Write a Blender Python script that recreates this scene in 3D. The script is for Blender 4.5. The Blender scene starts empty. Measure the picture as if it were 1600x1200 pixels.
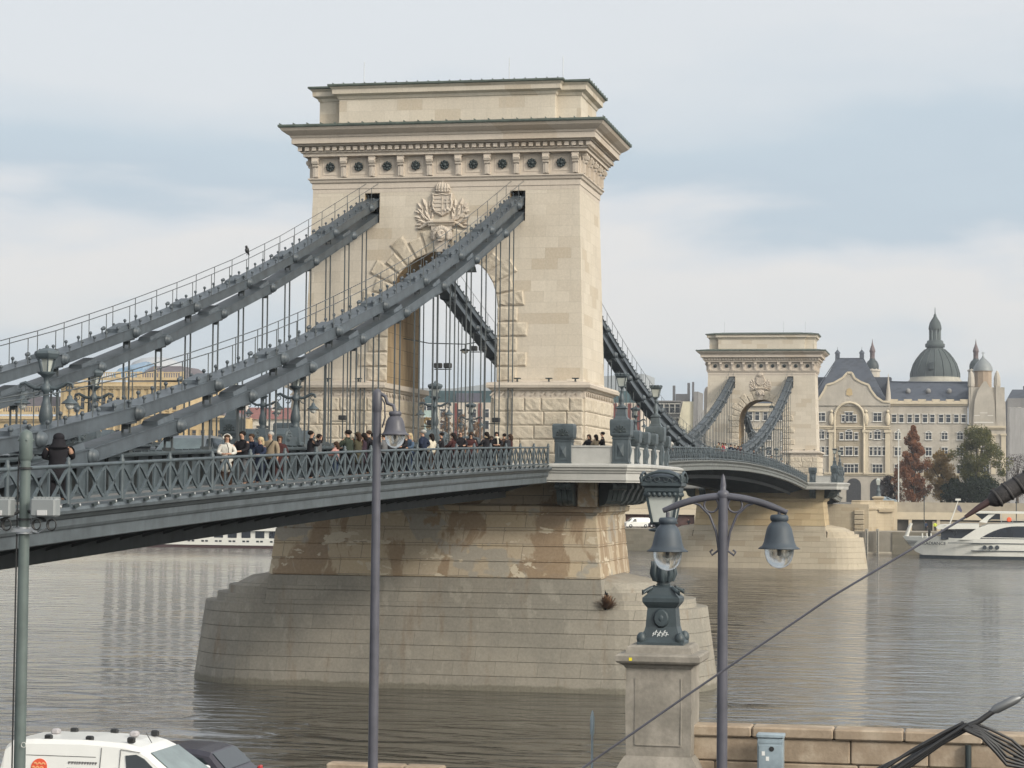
import bpy, bmesh, math, random
from mathutils import Vector, Matrix
random.seed(7)
R = math.radians
scene = bpy.context.scene
COL = scene.collection
PI = math.pi

# ------------------------------------------------------------------ camera
CAM = Vector((-122.1171, -29.004, 11.1172)); YAW, PITCH, ROLL, FPX = .2017, .0478, .0095, 3445.56
FW = Vector((math.cos(PITCH)*math.cos(YAW), math.cos(PITCH)*math.sin(YAW), math.sin(PITCH)))
_rt = Vector((math.sin(YAW), -math.cos(YAW), 0)); _up = _rt.cross(FW)
RT = _rt*math.cos(ROLL)+_up*math.sin(ROLL); UP = -_rt*math.sin(ROLL)+_up*math.cos(ROLL)
cd = bpy.data.cameras.new('camera'); cam = bpy.data.objects.new('camera', cd); COL.objects.link(cam)
m3 = Matrix((RT, UP, -FW)).transposed()
cam.matrix_world = Matrix.Translation(CAM) @ m3.to_4x4()
cd.sensor_width = 36; cd.lens = FPX/1600*36; cd.clip_start = .5; cd.clip_end = 6000
scene.camera = cam

def at(px, py, axis, val):
    """survey helper: a point of the photograph on a known plane"""
    d = FW+RT*(px-800)/FPX-UP*(py-600)/FPX
    i = 'XYZ'.index(axis); t = (val-CAM[i])/d[i]
    return CAM+d*t

# ------------------------------------------------------------------ mesh helper
class MB:
    def __init__(s): s.v = []; s.f = []; s.sm = []
    def add(s, vs, fs, smooth=False, M=None):
        n = len(s.v)
        for p in vs:
            p = Vector(p)
            s.v.append(M @ p if M else p)
        for f in fs: s.f.append([i+n for i in f]); s.sm.append(smooth)
        return s
    def box(s, x0, x1, y0, y1, z0, z1, M=None, t=0, b=None):
        """t: inset of the top face"""
        if b is not None:
            return s.bbox(x0, x1, y0, y1, z0, z1, b, M)
        s.add([(x0,y0,z0),(x1,y0,z0),(x1,y1,z0),(x0,y1,z0),(x0+t,y0+t,z1),(x1-t,y0+t,z1),(x1-t,y1-t,z1),(x0+t,y1-t,z1)],
              [(0,3,2,1),(4,5,6,7),(0,1,5,4),(1,2,6,5),(2,3,7,6),(3,0,4,7)], False, M)
        return s
    def bbox(s, x0, x1, y0, y1, z0, z1, b, M=None):
        """box with chamfered edges"""
        def ring(z, i):
            return [(x0+i+b, y0+i, z),(x1-i-b, y0+i, z),(x1-i, y0+i+b, z),(x1-i, y1-i-b, z),(x1-i-b, y1-i, z),(x0+i+b, y1-i, z),(x0+i, y1-i-b, z),(x0+i, y0+i+b, z)]
        vs = ring(z0, b)+ring(z0+b, 0)+ring(z1-b, 0)+ring(z1, b)
        fs = [tuple(reversed(range(8)))]
        for r in range(3):
            for k in range(8):
                a = r*8+k; c = r*8+(k+1) % 8
                fs.append((a, c, c+8, a+8))
        fs.append(tuple(range(24, 32)))
        return s.add(vs, fs, False, M)
    def prism(s, poly, axis, a, b, M=None, smooth=False):
        """poly of 2d points in the plane normal to axis; extruded a..b"""
        n = len(poly); ax = 'XYZ'.index(axis)
        def p3(p, w):
            q = [p[0], p[1]]; q.insert(ax, w); return tuple(q)
        vs = [p3(p, a) for p in poly]+[p3(p, b) for p in poly]
        fs = [tuple(range(n)), tuple(reversed(range(n, 2*n)))]
        fs += [(i, i+n, (i+1) % n+n, (i+1) % n) for i in range(n)]
        return s.add(vs, fs, smooth, M)
    def rings(s, rs, cap=True, smooth=False, closed=True, M=None):
        """loft through rings (lists of points with equal counts)"""
        n = len(rs[0]); vs = [p for r in rs for p in r]; fs = []
        for r in range(len(rs)-1):
            for k in range(n if closed else n-1):
                a = r*n+k; c = r*n+(k+1) % n
                fs.append((a, c, c+n, a+n))
        s.add(vs, fs, smooth, M)
        if cap:
            s.add(rs[0], [tuple(reversed(range(n)))], False, M); s.add(rs[-1], [tuple(range(n))], False, M)
        return s
    def lathe(s, prof, c=(0,0,0), seg=16, M=None, smooth=True, axis='Z', cap=True, a0=0, a1=2*PI, sx=1, sy=1):
        full = abs(a1-a0-2*PI) < 1e-6; n = seg if full else seg+1
        rs = []
        for r, z in prof:
            ring = []
            for k in range(n):
                a = a0+(a1-a0)*k/seg
                p = (r*math.cos(a)*sx, r*math.sin(a)*sy, z)
                if axis == 'X': p = (p[2], p[0], p[1])
                if axis == 'Y': p = (p[1], p[2], p[0])
                ring.append((p[0]+c[0], p[1]+c[1], p[2]+c[2]))
            rs.append(ring)
        return s.rings(rs, cap and full, smooth, full, M)
    def sphere(s, c, r, seg=10, n=6, M=None, sc=(1,1,1)):
        rs = []
        for i in range(1, n):
            t = PI*i/n-PI/2
            rs.append([(c[0]+r*sc[0]*math.cos(t)*math.cos(2*PI*k/seg), c[1]+r*sc[1]*math.cos(t)*math.sin(2*PI*k/seg), c[2]+r*sc[2]*math.sin(t)) for k in range(seg)])
        s.rings(rs, False, True, True, M)
        bot = (c[0], c[1], c[2]-r*sc[2]); top = (c[0], c[1], c[2]+r*sc[2])
        s.add([bot]+rs[0], [(0, 1+(k+1) % seg, 1+k) for k in range(seg)], True, M)
        s.add([top]+rs[-1], [(0, 1+k, 1+(k+1) % seg) for k in range(seg)], True, M)
        return s
    def tube(s, pts, r, n=6, M=None, smooth=True, flat=1.0):
        pts = [Vector(p) for p in pts]; rs = []; prev = None
        for i, p in enumerate(pts):
            d = (pts[min(i+1, len(pts)-1)]-pts[max(i-1, 0)]).normalized()
            if prev is None:
                ref = Vector((0,0,1)) if abs(d.z) < .9 else Vector((0,1,0))
                u = d.cross(ref).normalized()
            else:
                u = (prev-d*prev.dot(d)).normalized()
            prev = u; w = d.cross(u)
            rr = r[i] if isinstance(r, (list, tuple)) else r
            rs.append([tuple(p+(u*math.cos(2*PI*k/n)+w*math.sin(2*PI*k/n)*flat)*rr) for k in range(n)])
        return s.rings(rs, True, smooth, True, M)
    def bar(s, a, b, w, h):
        """rectangular bar from a to b: w along the horizontal normal, h across"""
        a = Vector(a); b = Vector(b); d = (b-a).normalized()
        ref = Vector((0,0,1)) if abs(d.z) < .95 else Vector((1,0,0))
        u = d.cross(ref).normalized()*w/2; v = u.cross(d).normalized()*h/2
        vs = [a-u-v, a+u-v, a+u+v, a-u+v, b-u-v, b+u-v, b+u+v, b-u+v]
        return s.add(vs, [(0,3,2,1),(4,5,6,7),(0,1,5,4),(1,2,6,5),(2,3,7,6),(3,0,4,7)])
    def rock(s, c4, nrm, h0=.10, h1=.20, edge=.09, amp=.05, rn=random):
        """rock faced block: c4 corners of the joint face, nrm outward"""
        c4 = [Vector(c) for c in c4]; nrm = Vector(nrm); a, b_, c, d = c4
        wl = (b_-a).length; hl = (d-a).length; nu = max(2, int(wl/.22)); nv = max(2, int(hl/.2))
        eu = edge/max(wl,.01); ev = edge/max(hl,.01)
        def pt(u, v): return a.lerp(b_, u).lerp(d.lerp(c, u), v)
        vs = []; us = [0]+[eu+(1-2*eu)*k/nu for k in range(nu+1)]+[1]; ws = [0]+[ev+(1-2*ev)*k/nv for k in range(nv+1)]+[1]
        for j, v in enumerate(ws):
            for i, u in enumerate(us):
                o_ = i in (0, len(us)-1) or j in (0, len(ws)-1)
                vs.append(pt(u, v)+nrm*(h0 if o_ else h1+rn.uniform(-amp, amp)))
        n = len(us); fs = [(j*n+i, j*n+i+1, (j+1)*n+i+1, (j+1)*n+i) for j in range(len(ws)-1) for i in range(n-1)]
        s.add(vs, fs)
        s.rings([c4, [q+nrm*h0 for q in c4]], False)
        return s
    def build(s, name, mat, parent=None, M=None, world=True, rn=True):
        me = bpy.data.meshes.new(name)
        off = Vector((0,0,0))
        if parent is not None and world: off = Vector(parent.get('_o', (0,0,0)))
        vs = [((M @ Vector(p)) if M else Vector(p))-off for p in s.v]
        me.from_pydata(vs, [], s.f)
        me.polygons.foreach_set('use_smooth', s.sm)
        if rn:
            bm = bmesh.new(); bm.from_mesh(me); bmesh.ops.recalc_face_normals(bm, faces=bm.faces[:]); bm.to_mesh(me); bm.free()
        if mat: me.materials.append(mat)
        me.update()
        o = bpy.data.objects.new(name, me); COL.objects.link(o)
        if parent is not None: o.parent = parent
        return o

def tag(o, label, cat, group=None, kind=None):
    if label: o['label'] = label
    if cat: o['category'] = cat
    if group: o['group'] = group
    if kind: o['kind'] = kind
    return o
def thing(name, label, cat, loc=(0,0,0), rz=0, group=None):
    o = bpy.data.objects.new(name, None); COL.objects.link(o)
    o.location = loc; o.rotation_euler = (0,0,rz); o.empty_display_size = .3
    o['_o'] = list(loc)
    return tag(o, label, cat, group)
def struct(o): o['kind'] = 'structure'; return o
KIDS = {}
def copy_tree(o, parent=None):
    c = o.copy(); COL.objects.link(c)
    if parent is not None: c.parent = parent
    for ch in [q for q in bpy.data.objects if q.parent == o]:
        copy_tree(ch, c)
    return c
def dup(o, loc, label=None, rz=None, group=None):
    c = copy_tree(o); c.location = loc
    if rz is not None: c.rotation_euler[2] = rz
    if label: c['label'] = label
    if group: c['group'] = group
    return c
def tree_of(o):
    out = [o]
    for q in bpy.data.objects:
        if q.parent == o: out += tree_of(q)
    return out

# ------------------------------------------------------------------ materials
def srgb(r, g, b):
    def f(c):
        c /= 255.
        return c/12.92 if c <= .04045 else ((c+.055)/1.055)**2.4
    return (f(r), f(g), f(b), 1)
class NT:
    def __init__(s, name, rough=.7, metal=0, spec=.5):
        s.m = bpy.data.materials.new(name); s.m.use_nodes = True
        s.t = s.m.node_tree; s.b = s.t.nodes['Principled BSDF']
        s.b.inputs['Roughness'].default_value = rough; s.b.inputs['Metallic'].default_value = metal
        s.b.inputs['Specular IOR Level'].default_value = spec
        s.co = s.t.nodes.new('ShaderNodeTexCoord')
    def n(s, typ, **kw):
        x = s.t.nodes.new(typ)
        for k, v in kw.items(): setattr(x, k, v)
        return x
    def l(s, a, b): s.t.links.new(a, b)
    def mapping(s, scale=(1,1,1), src=None, rot=(0,0,0), loc=(0,0,0)):
        m = s.n('ShaderNodeMapping'); m.inputs['Scale'].default_value = scale; m.inputs['Rotation'].default_value = rot; m.inputs['Location'].default_value = loc
        s.l(src or s.co.outputs['Object'], m.inputs['Vector']); return m.outputs['Vector']
    def noise(s, scale, vec=None, detail=4, rough=.6, dist=0):
        x = s.n('ShaderNodeTexNoise'); x.inputs['Scale'].default_value = scale; x.inputs['Detail'].default_value = detail
        x.inputs['Roughness'].default_value = rough; x.inputs['Distortion'].default_value = dist
        s.l(vec or s.co.outputs['Object'], x.inputs['Vector']); return x.outputs['Fac']
    def ramp(s, fac, stops, interp='LINEAR'):
        r = s.n('ShaderNodeValToRGB'); cr = r.color_ramp; cr.interpolation = interp
        while len(cr.elements) < len(stops): cr.elements.new(.5)
        for e, (p, c) in zip(cr.elements, stops):
            e.position = p; e.color = c if len(c) == 4 else (*c, 1)
        s.l(fac, r.inputs['Fac']); return r.outputs['Color']
    def mix(s, fac, a, b, mode='MIX'):
        x = s.n('ShaderNodeMix', data_type='RGBA', blend_type=mode)
        for sock, v in ((x.inputs[0], fac), (x.inputs[6], a), (x.inputs[7], b)):
            if isinstance(v, (int, float)): sock.default_value = v
            elif isinstance(v, (tuple, list)): sock.default_value = v if len(v) == 4 else (*v, 1)
            else: s.l(v, sock)
        return x.outputs[2]
    def math(s, op, a, b=0, c=None):
        x = s.n('ShaderNodeMath', operation=op)
        for i, v in enumerate((a, b) if c is None else (a, b, c)):
            if isinstance(v, (int, float)): x.inputs[i].default_value = v
            else: s.l(v, x.inputs[i])
        return x.outputs[0]
    def bump(s, h, strength=.3, dist=.02, prev=None):
        x = s.n('ShaderNodeBump'); x.inputs['Strength'].default_value = strength; x.inputs['Distance'].default_value = dist
        s.l(h, x.inputs['Height'])
        if prev: s.l(prev, x.inputs['Normal'])
        s.l(x.outputs['Normal'], s.b.inputs['Normal']); return x.outputs['Normal']
    def col(s, c):
        if isinstance(c, tuple): s.b.inputs['Base Color'].default_value = c if len(c) == 4 else (*c, 1)
        else: s.l(c, s.b.inputs['Base Color'])
    def wallvec(s):
        """(x+y, z): runs along walls of either direction"""
        sp = s.n('ShaderNodeSeparateXYZ'); s.l(s.co.outputs['Object'], sp.inputs[0])
        cb = s.n('ShaderNodeCombineXYZ'); s.l(s.math('ADD', sp.outputs[0], sp.outputs[1]), cb.inputs[0]); s.l(sp.outputs[2], cb.inputs[1])
        return cb.outputs[0]
    def brick(s, vec, w, h, mortar, c1, c2, cm, bias=0, off=.5):
        x = s.n('ShaderNodeTexBrick'); x.offset = off
        for k, v in (('Scale', 1), ('Mortar Size', mortar), ('Mortar Smooth', .1), ('Bias', bias), ('Brick Width', w), ('Row Height', h)): x.inputs[k].default_value = v
        for k, v in (('Color1', c1), ('Color2', c2), ('Mortar', cm)): x.inputs[k].default_value = v if len(v) == 4 else (*v, 1)
        s.l(vec, x.inputs['Vector']); return x

def plain(name, c, rough=.6, metal=0, var=.12, nscale=3., bump=0, spec=.5):
    t = NT(name, rough, metal, spec)
    if var:
        f = t.noise(nscale, detail=5)
        lo = tuple(x*(1-var) for x in c[:3]); hi = tuple(min(1, x*(1+var)) for x in c[:3])
        t.col(t.ramp(f, [(.3, lo), (.7, hi)]))
    else: t.col(c)
    if bump: t.bump(t.noise(nscale*6), bump, .01)
    return t.m

def limestone(name, c1, c2, stain, w=1.5, h=.62, mortar=.004, warm=None, rough=.85, mort=(.16,.14,.11)):
    t = NT(name, rough, spec=.2)
    v = t.wallvec()
    b = t.brick(v, w, h, mortar, c1, c2, mort)
    b2 = t.brick(t.mapping((1,1,1), src=v, loc=(w*7, h*12, 0)), w, h, 0, (0,0,0), (1,1,1), (0,0,0))
    big = t.noise(.35, t.mapping((1,1,.7)), 6, .65)
    col = t.mix(t.math('MULTIPLY', t.ramp(big, [(.42, (0,0,0)), (.68, (1,1,1))]), .5), b.outputs['Color'], stain)
    col = t.mix(t.math('MULTIPLY', t.ramp(b2.outputs['Color'], [(.84, (0,0,0)), (.88, (1,1,1))]), .75), col, (c2[0]*.80, c2[1]*.74, c2[2]*.66))
    streak = t.noise(1.0, t.mapping((2.2, 2.2, .16)), 5, .6)
    col = t.mix(t.math('MULTIPLY', t.ramp(streak, [(.50, (0,0,0)), (.72, (1,1,1))]), .38), col, tuple(x*.62 for x in c1[:3]))
    fine = t.noise(9, detail=4)
    col = t.mix(.35, col, t.ramp(fine, [(.3, tuple(x*.8 for x in c1[:3])), (.7, tuple(min(1, x*1.12) for x in c1[:3]))]))
    t.col(col)
    bp = t.bump(b.outputs['Fac'], -.35, .01)
    t.bump(fine, .25, .02, bp)
    return t.m

M = {}
M['stone'] = limestone('pale_limestone', (.585,.525,.44), (.485,.425,.345), (.43,.385,.33))
M['stone_plain'] = limestone('carved_limestone', (.54,.475,.405), (.52,.455,.385), (.43,.375,.32), 3.1, 9)
def base_stone():
    t = NT('rustic_limestone', .9, spec=.15)
    big = t.noise(.5, detail=6, rough=.65)
    rock = t.noise(2.6, detail=7, rough=.7)
    col = t.ramp(big, [(.3, (.46,.395,.315)), (.55, (.53,.465,.385)), (.75, (.56,.495,.42))])
    col = t.mix(.4, col, t.ramp(rock, [(.32, (.36,.30,.22)), (.6, (.55,.49,.385))]))
    t.col(col); t.bump(rock, .9, .09); return t.m
M['rustic'] = base_stone()
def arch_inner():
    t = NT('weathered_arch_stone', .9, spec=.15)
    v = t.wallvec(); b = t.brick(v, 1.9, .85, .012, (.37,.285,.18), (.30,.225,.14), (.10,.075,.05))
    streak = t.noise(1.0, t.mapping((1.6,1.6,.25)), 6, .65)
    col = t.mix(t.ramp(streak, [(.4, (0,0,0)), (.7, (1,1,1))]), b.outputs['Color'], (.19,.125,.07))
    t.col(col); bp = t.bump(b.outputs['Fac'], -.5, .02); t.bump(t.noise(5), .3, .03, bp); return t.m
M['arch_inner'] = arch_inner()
def pier_mat(name, upper):
    t = NT(name, .88, spec=.15)
    v = t.wallvec()
    if upper:
        b = t.brick(v, 2.3, .9, .016, (.56,.44,.285), (.47,.385,.28), (.15,.13,.10), .1)
        n2 = t.noise(.22, t.mapping((1,1,1.3), loc=(9,3,2)), 4, .55)
        c = t.mix(t.ramp(n2, [(.57, (0,0,0)), (.585, (1,1,1))]), b.outputs['Color'], (.36,.33,.28))
        n1 = t.noise(.5, t.mapping((1,1,.5)), 6, .6, .5)
        c = t.mix(t.math('MULTIPLY', t.ramp(n1, [(.49, (0,0,0)), (.53, (1,1,1))]), .85), c, (.27,.17,.09))
        n3 = t.noise(.8, t.mapping((.5,.5,1.0), loc=(4,8,1)), 6, .6, .4)
        c = t.mix(t.ramp(n3, [(.60, (0,0,0)), (.612, (1,1,1))]), c, (.64,.56,.43))
    else:
        b = t.brick(v, 2.4, .80, .012, (.305,.28,.236), (.245,.226,.192), (.12,.11,.09))
        c = b.outputs['Color']
        n1 = t.noise(.28, t.mapping((1,1,.8)), 6, .6)
        c = t.mix(t.math('MULTIPLY', t.ramp(n1, [(.42, (0,0,0)), (.58, (1,1,1))]), .75), c, (.19,.182,.16))
        n2 = t.noise(.8, t.mapping((1.2,1.2,.22), loc=(2,1,0)), 6, .65)
        c = t.mix(t.math('MULTIPLY', t.ramp(n2, [(.56, (0,0,0)), (.72, (1,1,1))]), .75), c, (.17,.11,.065))
        n4 = t.noise(1.1, t.mapping((.8,.8,.5), loc=(7,2,5)), 6, .6)
        c = t.mix(t.math('MULTIPLY', t.ramp(n4, [(.60, (0,0,0)), (.64, (1,1,1))]), .35), c, (.40,.375,.32))
    if not upper:      # tide mark just above the river
        sz = t.n('ShaderNodeSeparateXYZ'); t.l(t.co.outputs['Object'], sz.inputs[0])
        lvl = t.math('ADD', sz.outputs[2], t.math('MULTIPLY', t.noise(.9, detail=5), -.5))
        c = t.mix(t.math('MULTIPLY', t.ramp(lvl, [(.0, (1,1,1)), (.12, (0,0,0))]), .8), c, (.085,.08,.055))
    fine = t.noise(7, detail=5)
    c = t.mix(.3, c, t.ramp(fine, [(.3, (.22,.20,.17)), (.7, (.42,.385,.325))]))
    t.col(c); bp = t.bump(b.outputs['Fac'], -.5, .02); t.bump(fine, .3, .03, bp); return t.m
M['pier_low'] = pier_mat('pier_lower_stone', False); M['pier_up'] = pier_mat('pier_upper_stone', True)
M['pier_low_far_lit'] = limestone('far_pier_lower_lit_stone', (.46,.40,.31), (.38,.33,.255), (.31,.275,.22), 2.4, .8, .01); M['pier_up_far_lit'] = limestone('far_pier_upper_lit_stone', (.52,.41,.25), (.44,.35,.23), (.37,.29,.19), 2.3, .9, .01)  # far pier: less stained, and its stronger daylight is put into the stone colours
def paint(name, c, rough=.45, rust=0):
    t = NT(name, rough, spec=.4)
    f = t.noise(1.3, detail=6, rough=.65); g = t.noise(14, detail=3)
    col = t.ramp(f, [(.3, tuple(x*.68 for x in c[:3])), (.7, tuple(x*1.3 for x in c[:3]))])
    st = t.noise(1.0, t.mapping((3,3,.3)), 5)
    col = t.mix(t.math('MULTIPLY', t.ramp(st, [(.52, (0,0,0)), (.72, (1,1,1))]), .55), col, tuple(x*.5 for x in c[:3]))
    if rust: col = t.mix(t.ramp(t.noise(2.5, detail=7), [(.62, (0,0,0)), (.72, (1,1,1))]), col, (.14,.07,.035))
    t.col(col); t.bump(g, .08, .01); return t.m
M['iron'] = paint('grey_green_iron_paint', (.068,.086,.097,1))
M['iron_chain'] = paint('grey_blue_chain_paint', (.066,.080,.093,1), .45)
M['iron_dark'] = paint('dark_iron_paint', (.030,.040,.042,1), .5)
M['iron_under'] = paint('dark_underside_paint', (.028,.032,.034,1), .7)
M['fascia'] = paint('fascia_grey_paint', (.082,.097,.107,1), .5)
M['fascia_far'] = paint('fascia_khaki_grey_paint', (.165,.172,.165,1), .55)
M['hanger'] = paint('hanger_paint', (.078,.088,.092,1), .45)
M['copper'] = paint('dark_copper_roof', (.085,.105,.09,1), .55)
M['slab'] = plain('light_grey_balcony_paint', (.40,.395,.375,1), .7, var=.12, nscale=1.1)
M['asphalt'] = plain('asphalt', (.055,.055,.057,1), .9, var=.2, nscale=5, bump=.2)
M['sidewalk'] = plain('sidewalk_surface', (.17,.17,.17,1), .9, var=.15, nscale=3)
M['black'] = plain('black_opening', (.012,.012,.012,1), .9, var=0)
M['lampwhite'] = plain('frosted_lamp', (.55,.55,.52,1), .3, var=0)
M['smalllamp'] = plain('small_foot_lamp', (.34,.35,.35,1), .25, var=0)
M['glassgrey'] = plain('grey_lantern_glass', (.42,.44,.41,1), .15, var=.1, nscale=2)
M['dark_black'] = plain('black_plastic', (.018,.019,.02,1), .5, var=0)
M['steel'] = plain('bare_steel', (.45,.46,.47,1), .35, .8, var=.1)
M['weed'] = plain('dry_weed', (.16,.09,.05,1), .9, var=.3, nscale=8)
# ------------------------------------------------------------------ bridge profile
L = 202.6
def rail_side(x):   # handrail height of the near side span
    return 13.47+.0230*(x+2.7)-.000118*(x+2.7)*(x+34.2)
def rail_main(x):
    t = (x-104.77)/94.
    return 13.42+1.75*(1-t*t)
def rail_far(x):
    u = L+6.94-x
    return rail_side(min(u, 0))
# ------------------------------------------------------------------ tower (built once at x=0, copied to the far pier)
def boolean(o, cutters):
    for c in cutters:
        md = o.modifiers.new('cut', 'BOOLEAN'); md.operation = 'DIFFERENCE'; md.object = c; md.solver = 'EXACT'
    dg = bpy.context.evaluated_depsgraph_get(); dg.update()
    me = bpy.data.meshes.new_from_object(o.evaluated_get(dg)); old = o.data
    o.modifiers.clear(); o.data = me
    for c in cutters:
        cm = c.data; bpy.data.objects.remove(c); bpy.data.meshes.remove(cm)
    return o
def rect_ring(x0, x1, y0, y1, z): return [(x0,y0,z),(x1,y0,z),(x1,y1,z),(x0,y1,z)]
XC = 3.466
RNK = random.Random(77)
def tower():
    t = thing('stone_tower', 'pale limestone bridge tower with arched gateway standing on the nearer pier', 'bridge tower', (0,0,12.4), group='stone towers of the bridge')
    # shaft
    b = MB(); b.rings([rect_ring(-.30, 7.24, -8.17, 8.17, 16.6), rect_ring(0, 6.93, -7.8, 7.8, 28.95)])
    sh = b.build('shaft', M['stone'], t)
    cut = MB()
    pts = [(-3.2, 10)]+[(-3.2*math.cos(PI*k/28), 21.48+3.2*math.sin(PI*k/28)) for k in range(29)]+[(3.2, 10)]
    cut.prism(pts, 'X', -3, 11)
    c1 = cut.build('cutter', M['arch_inner'], t)
    cc = [c1]
    for s in (-1, 1):
        q = MB(); q.box(-2, 9, s*4.27-.44, s*4.27+.44, 26.35, 28.08)
        cc.append(q.build('cutter', M['arch_inner'], t))
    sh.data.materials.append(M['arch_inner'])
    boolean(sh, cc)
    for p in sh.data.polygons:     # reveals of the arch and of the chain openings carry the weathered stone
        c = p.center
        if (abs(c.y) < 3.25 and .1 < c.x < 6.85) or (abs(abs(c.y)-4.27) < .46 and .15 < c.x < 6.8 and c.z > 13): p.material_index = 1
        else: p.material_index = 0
    # voussoirs and jamb blocks on both faces
    for fx, sg in ((0, -1), (6.93, 1)):
        b = MB()
        def xf(z): return fx+sg*.30*(28.95-z)/12.35
        def blk(poly):
            zc = sum(p[1] for p in poly)/len(poly); x = xf(zc)
            c = [(x+.02*-sg, p_[0], p_[1]) for p_ in poly]
            b.rock(c, (sg,0,0), .09, .14, .07, .030, RNK)
        nv = 15
        for k in range(nv):
            a0 = PI*(k+.06)/nv; a1 = PI*(k+.94)/nv
            if k == nv//2: continue
            ro = 4.75 if k % 2 == 0 else 4.25
            if abs(k-nv//2) == 1: ro = 4.5
            blk([(3.2*math.cos(a0), 21.48+3.2*math.sin(a0)), (ro*math.cos(a0), 21.48+ro*math.sin(a0)), (ro*math.cos(a1), 21.48+ro*math.sin(a1)), (3.2*math.cos(a1), 21.48+3.2*math.sin(a1))])
        for s in (-1, 1):
            for k in range(5):
                z1 = 21.40-k*.85; z0 = z1-.76; w = 1.72 if k % 2 else 1.15
                blk([(s*3.2, z0), (s*(3.2+w), z0), (s*(3.2+w), z1), (s*3.2, z1)])
        b.build('arch_voussoirs', M['rustic'], t)
    # base: rusticated legs
    rows = [(15.49, 16.24), (14.71, 15.47), (13.93, 14.69), (13.15, 13.91), (12.4, 13.13)]
    for s in (-1, 1):
        b = MB(); core = MB()
        y0, y1 = sorted((s*3.25, s*8.40))
        core.box(-1.42, 8.36, y0, y1, 12.2, 16.25)
        for ri, (z0, z1) in enumerate(rows):
            def face_run(a, bb, put):
                rnd = random.Random(ri*7+int(s)); p = a; first = (ri % 2 == 0)
                while p < bb-.05:
                    w = rnd.choice([.95, 1.6, 2.0, 1.3]) if not first else .8
                    first = False
                    q = min(bb, p+w)
                    if bb-q < .5: q = bb
                    put(p+.012, q-.012); p = q
            def put(x0, x1, y0, y1, ax):     # frustum block standing proud
                cx, cy, cz = (x0+x1)/2, (y0+y1)/2, (z0+z1)/2
                if ax == 'x-': c = [(x0,y0,z0),(x0,y1,z0),(x0,y1,z1),(x0,y0,z1)]; nr = (-1,0,0)
                elif ax == 'x+': c = [(x1,y0,z0),(x1,y1,z0),(x1,y1,z1),(x1,y0,z1)]; nr = (1,0,0)
                elif ax == 'y-': c = [(x0,y0,z0),(x1,y0,z0),(x1,y0,z1),(x0,y0,z1)]; nr = (0,-1,0)
                else: c = [(x0,y1,z0),(x1,y1,z0),(x1,y1,z1),(x0,y1,z1)]; nr = (0,1,0)
                b.rock(c, nr, .10, .155, .08, .022, RNK)
            face_run(y0, y1, lambda a, c: put(-1.42, 0, a, c, 'x-'))
            face_run(y0, y1, lambda a, c: put(0, 8.36, a, c, 'x+'))
            face_run(-1.42, 8.36, lambda a, c: put(a, c, y0, y1, 'y-'))
            face_run(-1.42, 8.36, lambda a, c: put(a, c, y0, y1, 'y+'))
        core.build('base_core', M['rustic'], t); b.build('rusticated_leg', M['rustic'], t)
    
    # ledge: frieze band with guilloche, moulding
    for s in (-1, 1):
        b = MB(); y0, y1 = sorted((s*3.22, s*8.44))
        def R_(e, z): 
            return rect_ring(-1.44-e, 8.38+e, y0-(e if s < 0 else min(e, .3)), y1+(e if s > 0 else min(e, .3)), z)
        b.rings([R_(.0,16.25), R_(.0,16.62), R_(.12,16.66), R_(.16,16.74), R_(.38,16.80), R_(.42,16.96), R_(.34,17.02), R_(.34,17.08), R_(-1.1,17.26)])
        b.box(-1.50, 8.44, y0-.05, y1+.05, 16.24, 16.31)
        # guilloche beads
        n = 9
        for k in range(n):
            yy = y0+.3+(y1-y0-.6)*k/(n-1)
            for X_ in (-1.45, 8.39):
                b.lathe([(.05,-.05),(.19,-.03),(.2,.05),(.12,.07)], (X_, yy, 16.46), 8, axis='X', smooth=False)
                b.bar((X_-.04 if X_<0 else X_+.04, yy+.18, 16.58), (X_-.04 if X_<0 else X_+.04, yy+.42, 16.36), .08, .09)
        n = 16
        for k in range(n):
            xx = -1.2+9.4*k/(n-1)
            for Y_ in (y0, y1):
                b.lathe([(.05,-.05),(.19,-.03),(.2,.05),(.12,.07)], (xx, Y_, 16.46), 8, axis='Y', smooth=False)
                b.bar((xx+.18, Y_+(-.04 if Y_==y0 else .04), 16.58), (xx+.42, Y_+(-.04 if Y_==y0 else .04), 16.36), .08, .09)
        b.build('base_moulding', M['stone_plain'], t)
    # flood lights on the ledge
    for s in (-1, 1):
        for yy in (4.6, 6.4, 7.9):
            f = MB(); f.box(-1.45, -1.15, s*yy-.18, s*yy+.18, 17.30, 17.36); f.box(-1.42, -1.18, s*yy-.03, s*yy+.03, 17.15, 17.31)
            f.build('floodlight', M['iron_dark'], t)
    # architrave and cornice
    def RR(e, z): return rect_ring(-e, 6.93+e, -7.8-e, 7.8+e, z)
    b = MB()
    b.rings([RR(.005,28.12), RR(.03,28.12), RR(.03,28.34), RR(.07,28.36), RR(.07,28.66), RR(.16,28.72), RR(.2,28.84), RR(.28,28.90), RR(.28,28.96), RR(.1,29.0)], cap=False)
    b.rings([RR(.07,28.95), RR(.07,30.15), RR(.5,30.2), RR(.5,30.36), RR(.62,30.40), RR(.62,30.46), RR(.50,30.47), RR(.50,30.74), RR(.80,30.78), RR(.82,30.86), RR(1.05,30.88), RR(1.05,31.20), RR(1.10,31.22), RR(1.14,31.33), RR(1.3,31.42), RR(1.52,31.58), RR(1.6,31.70), RR(1.62,31.74)], cap=False)
    b.build('entablature', M['stone_plain'], t)
    b = MB()
    e0, e1, z0, z1 = .50, .76, 30.50, 30.72
    n = 42
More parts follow.
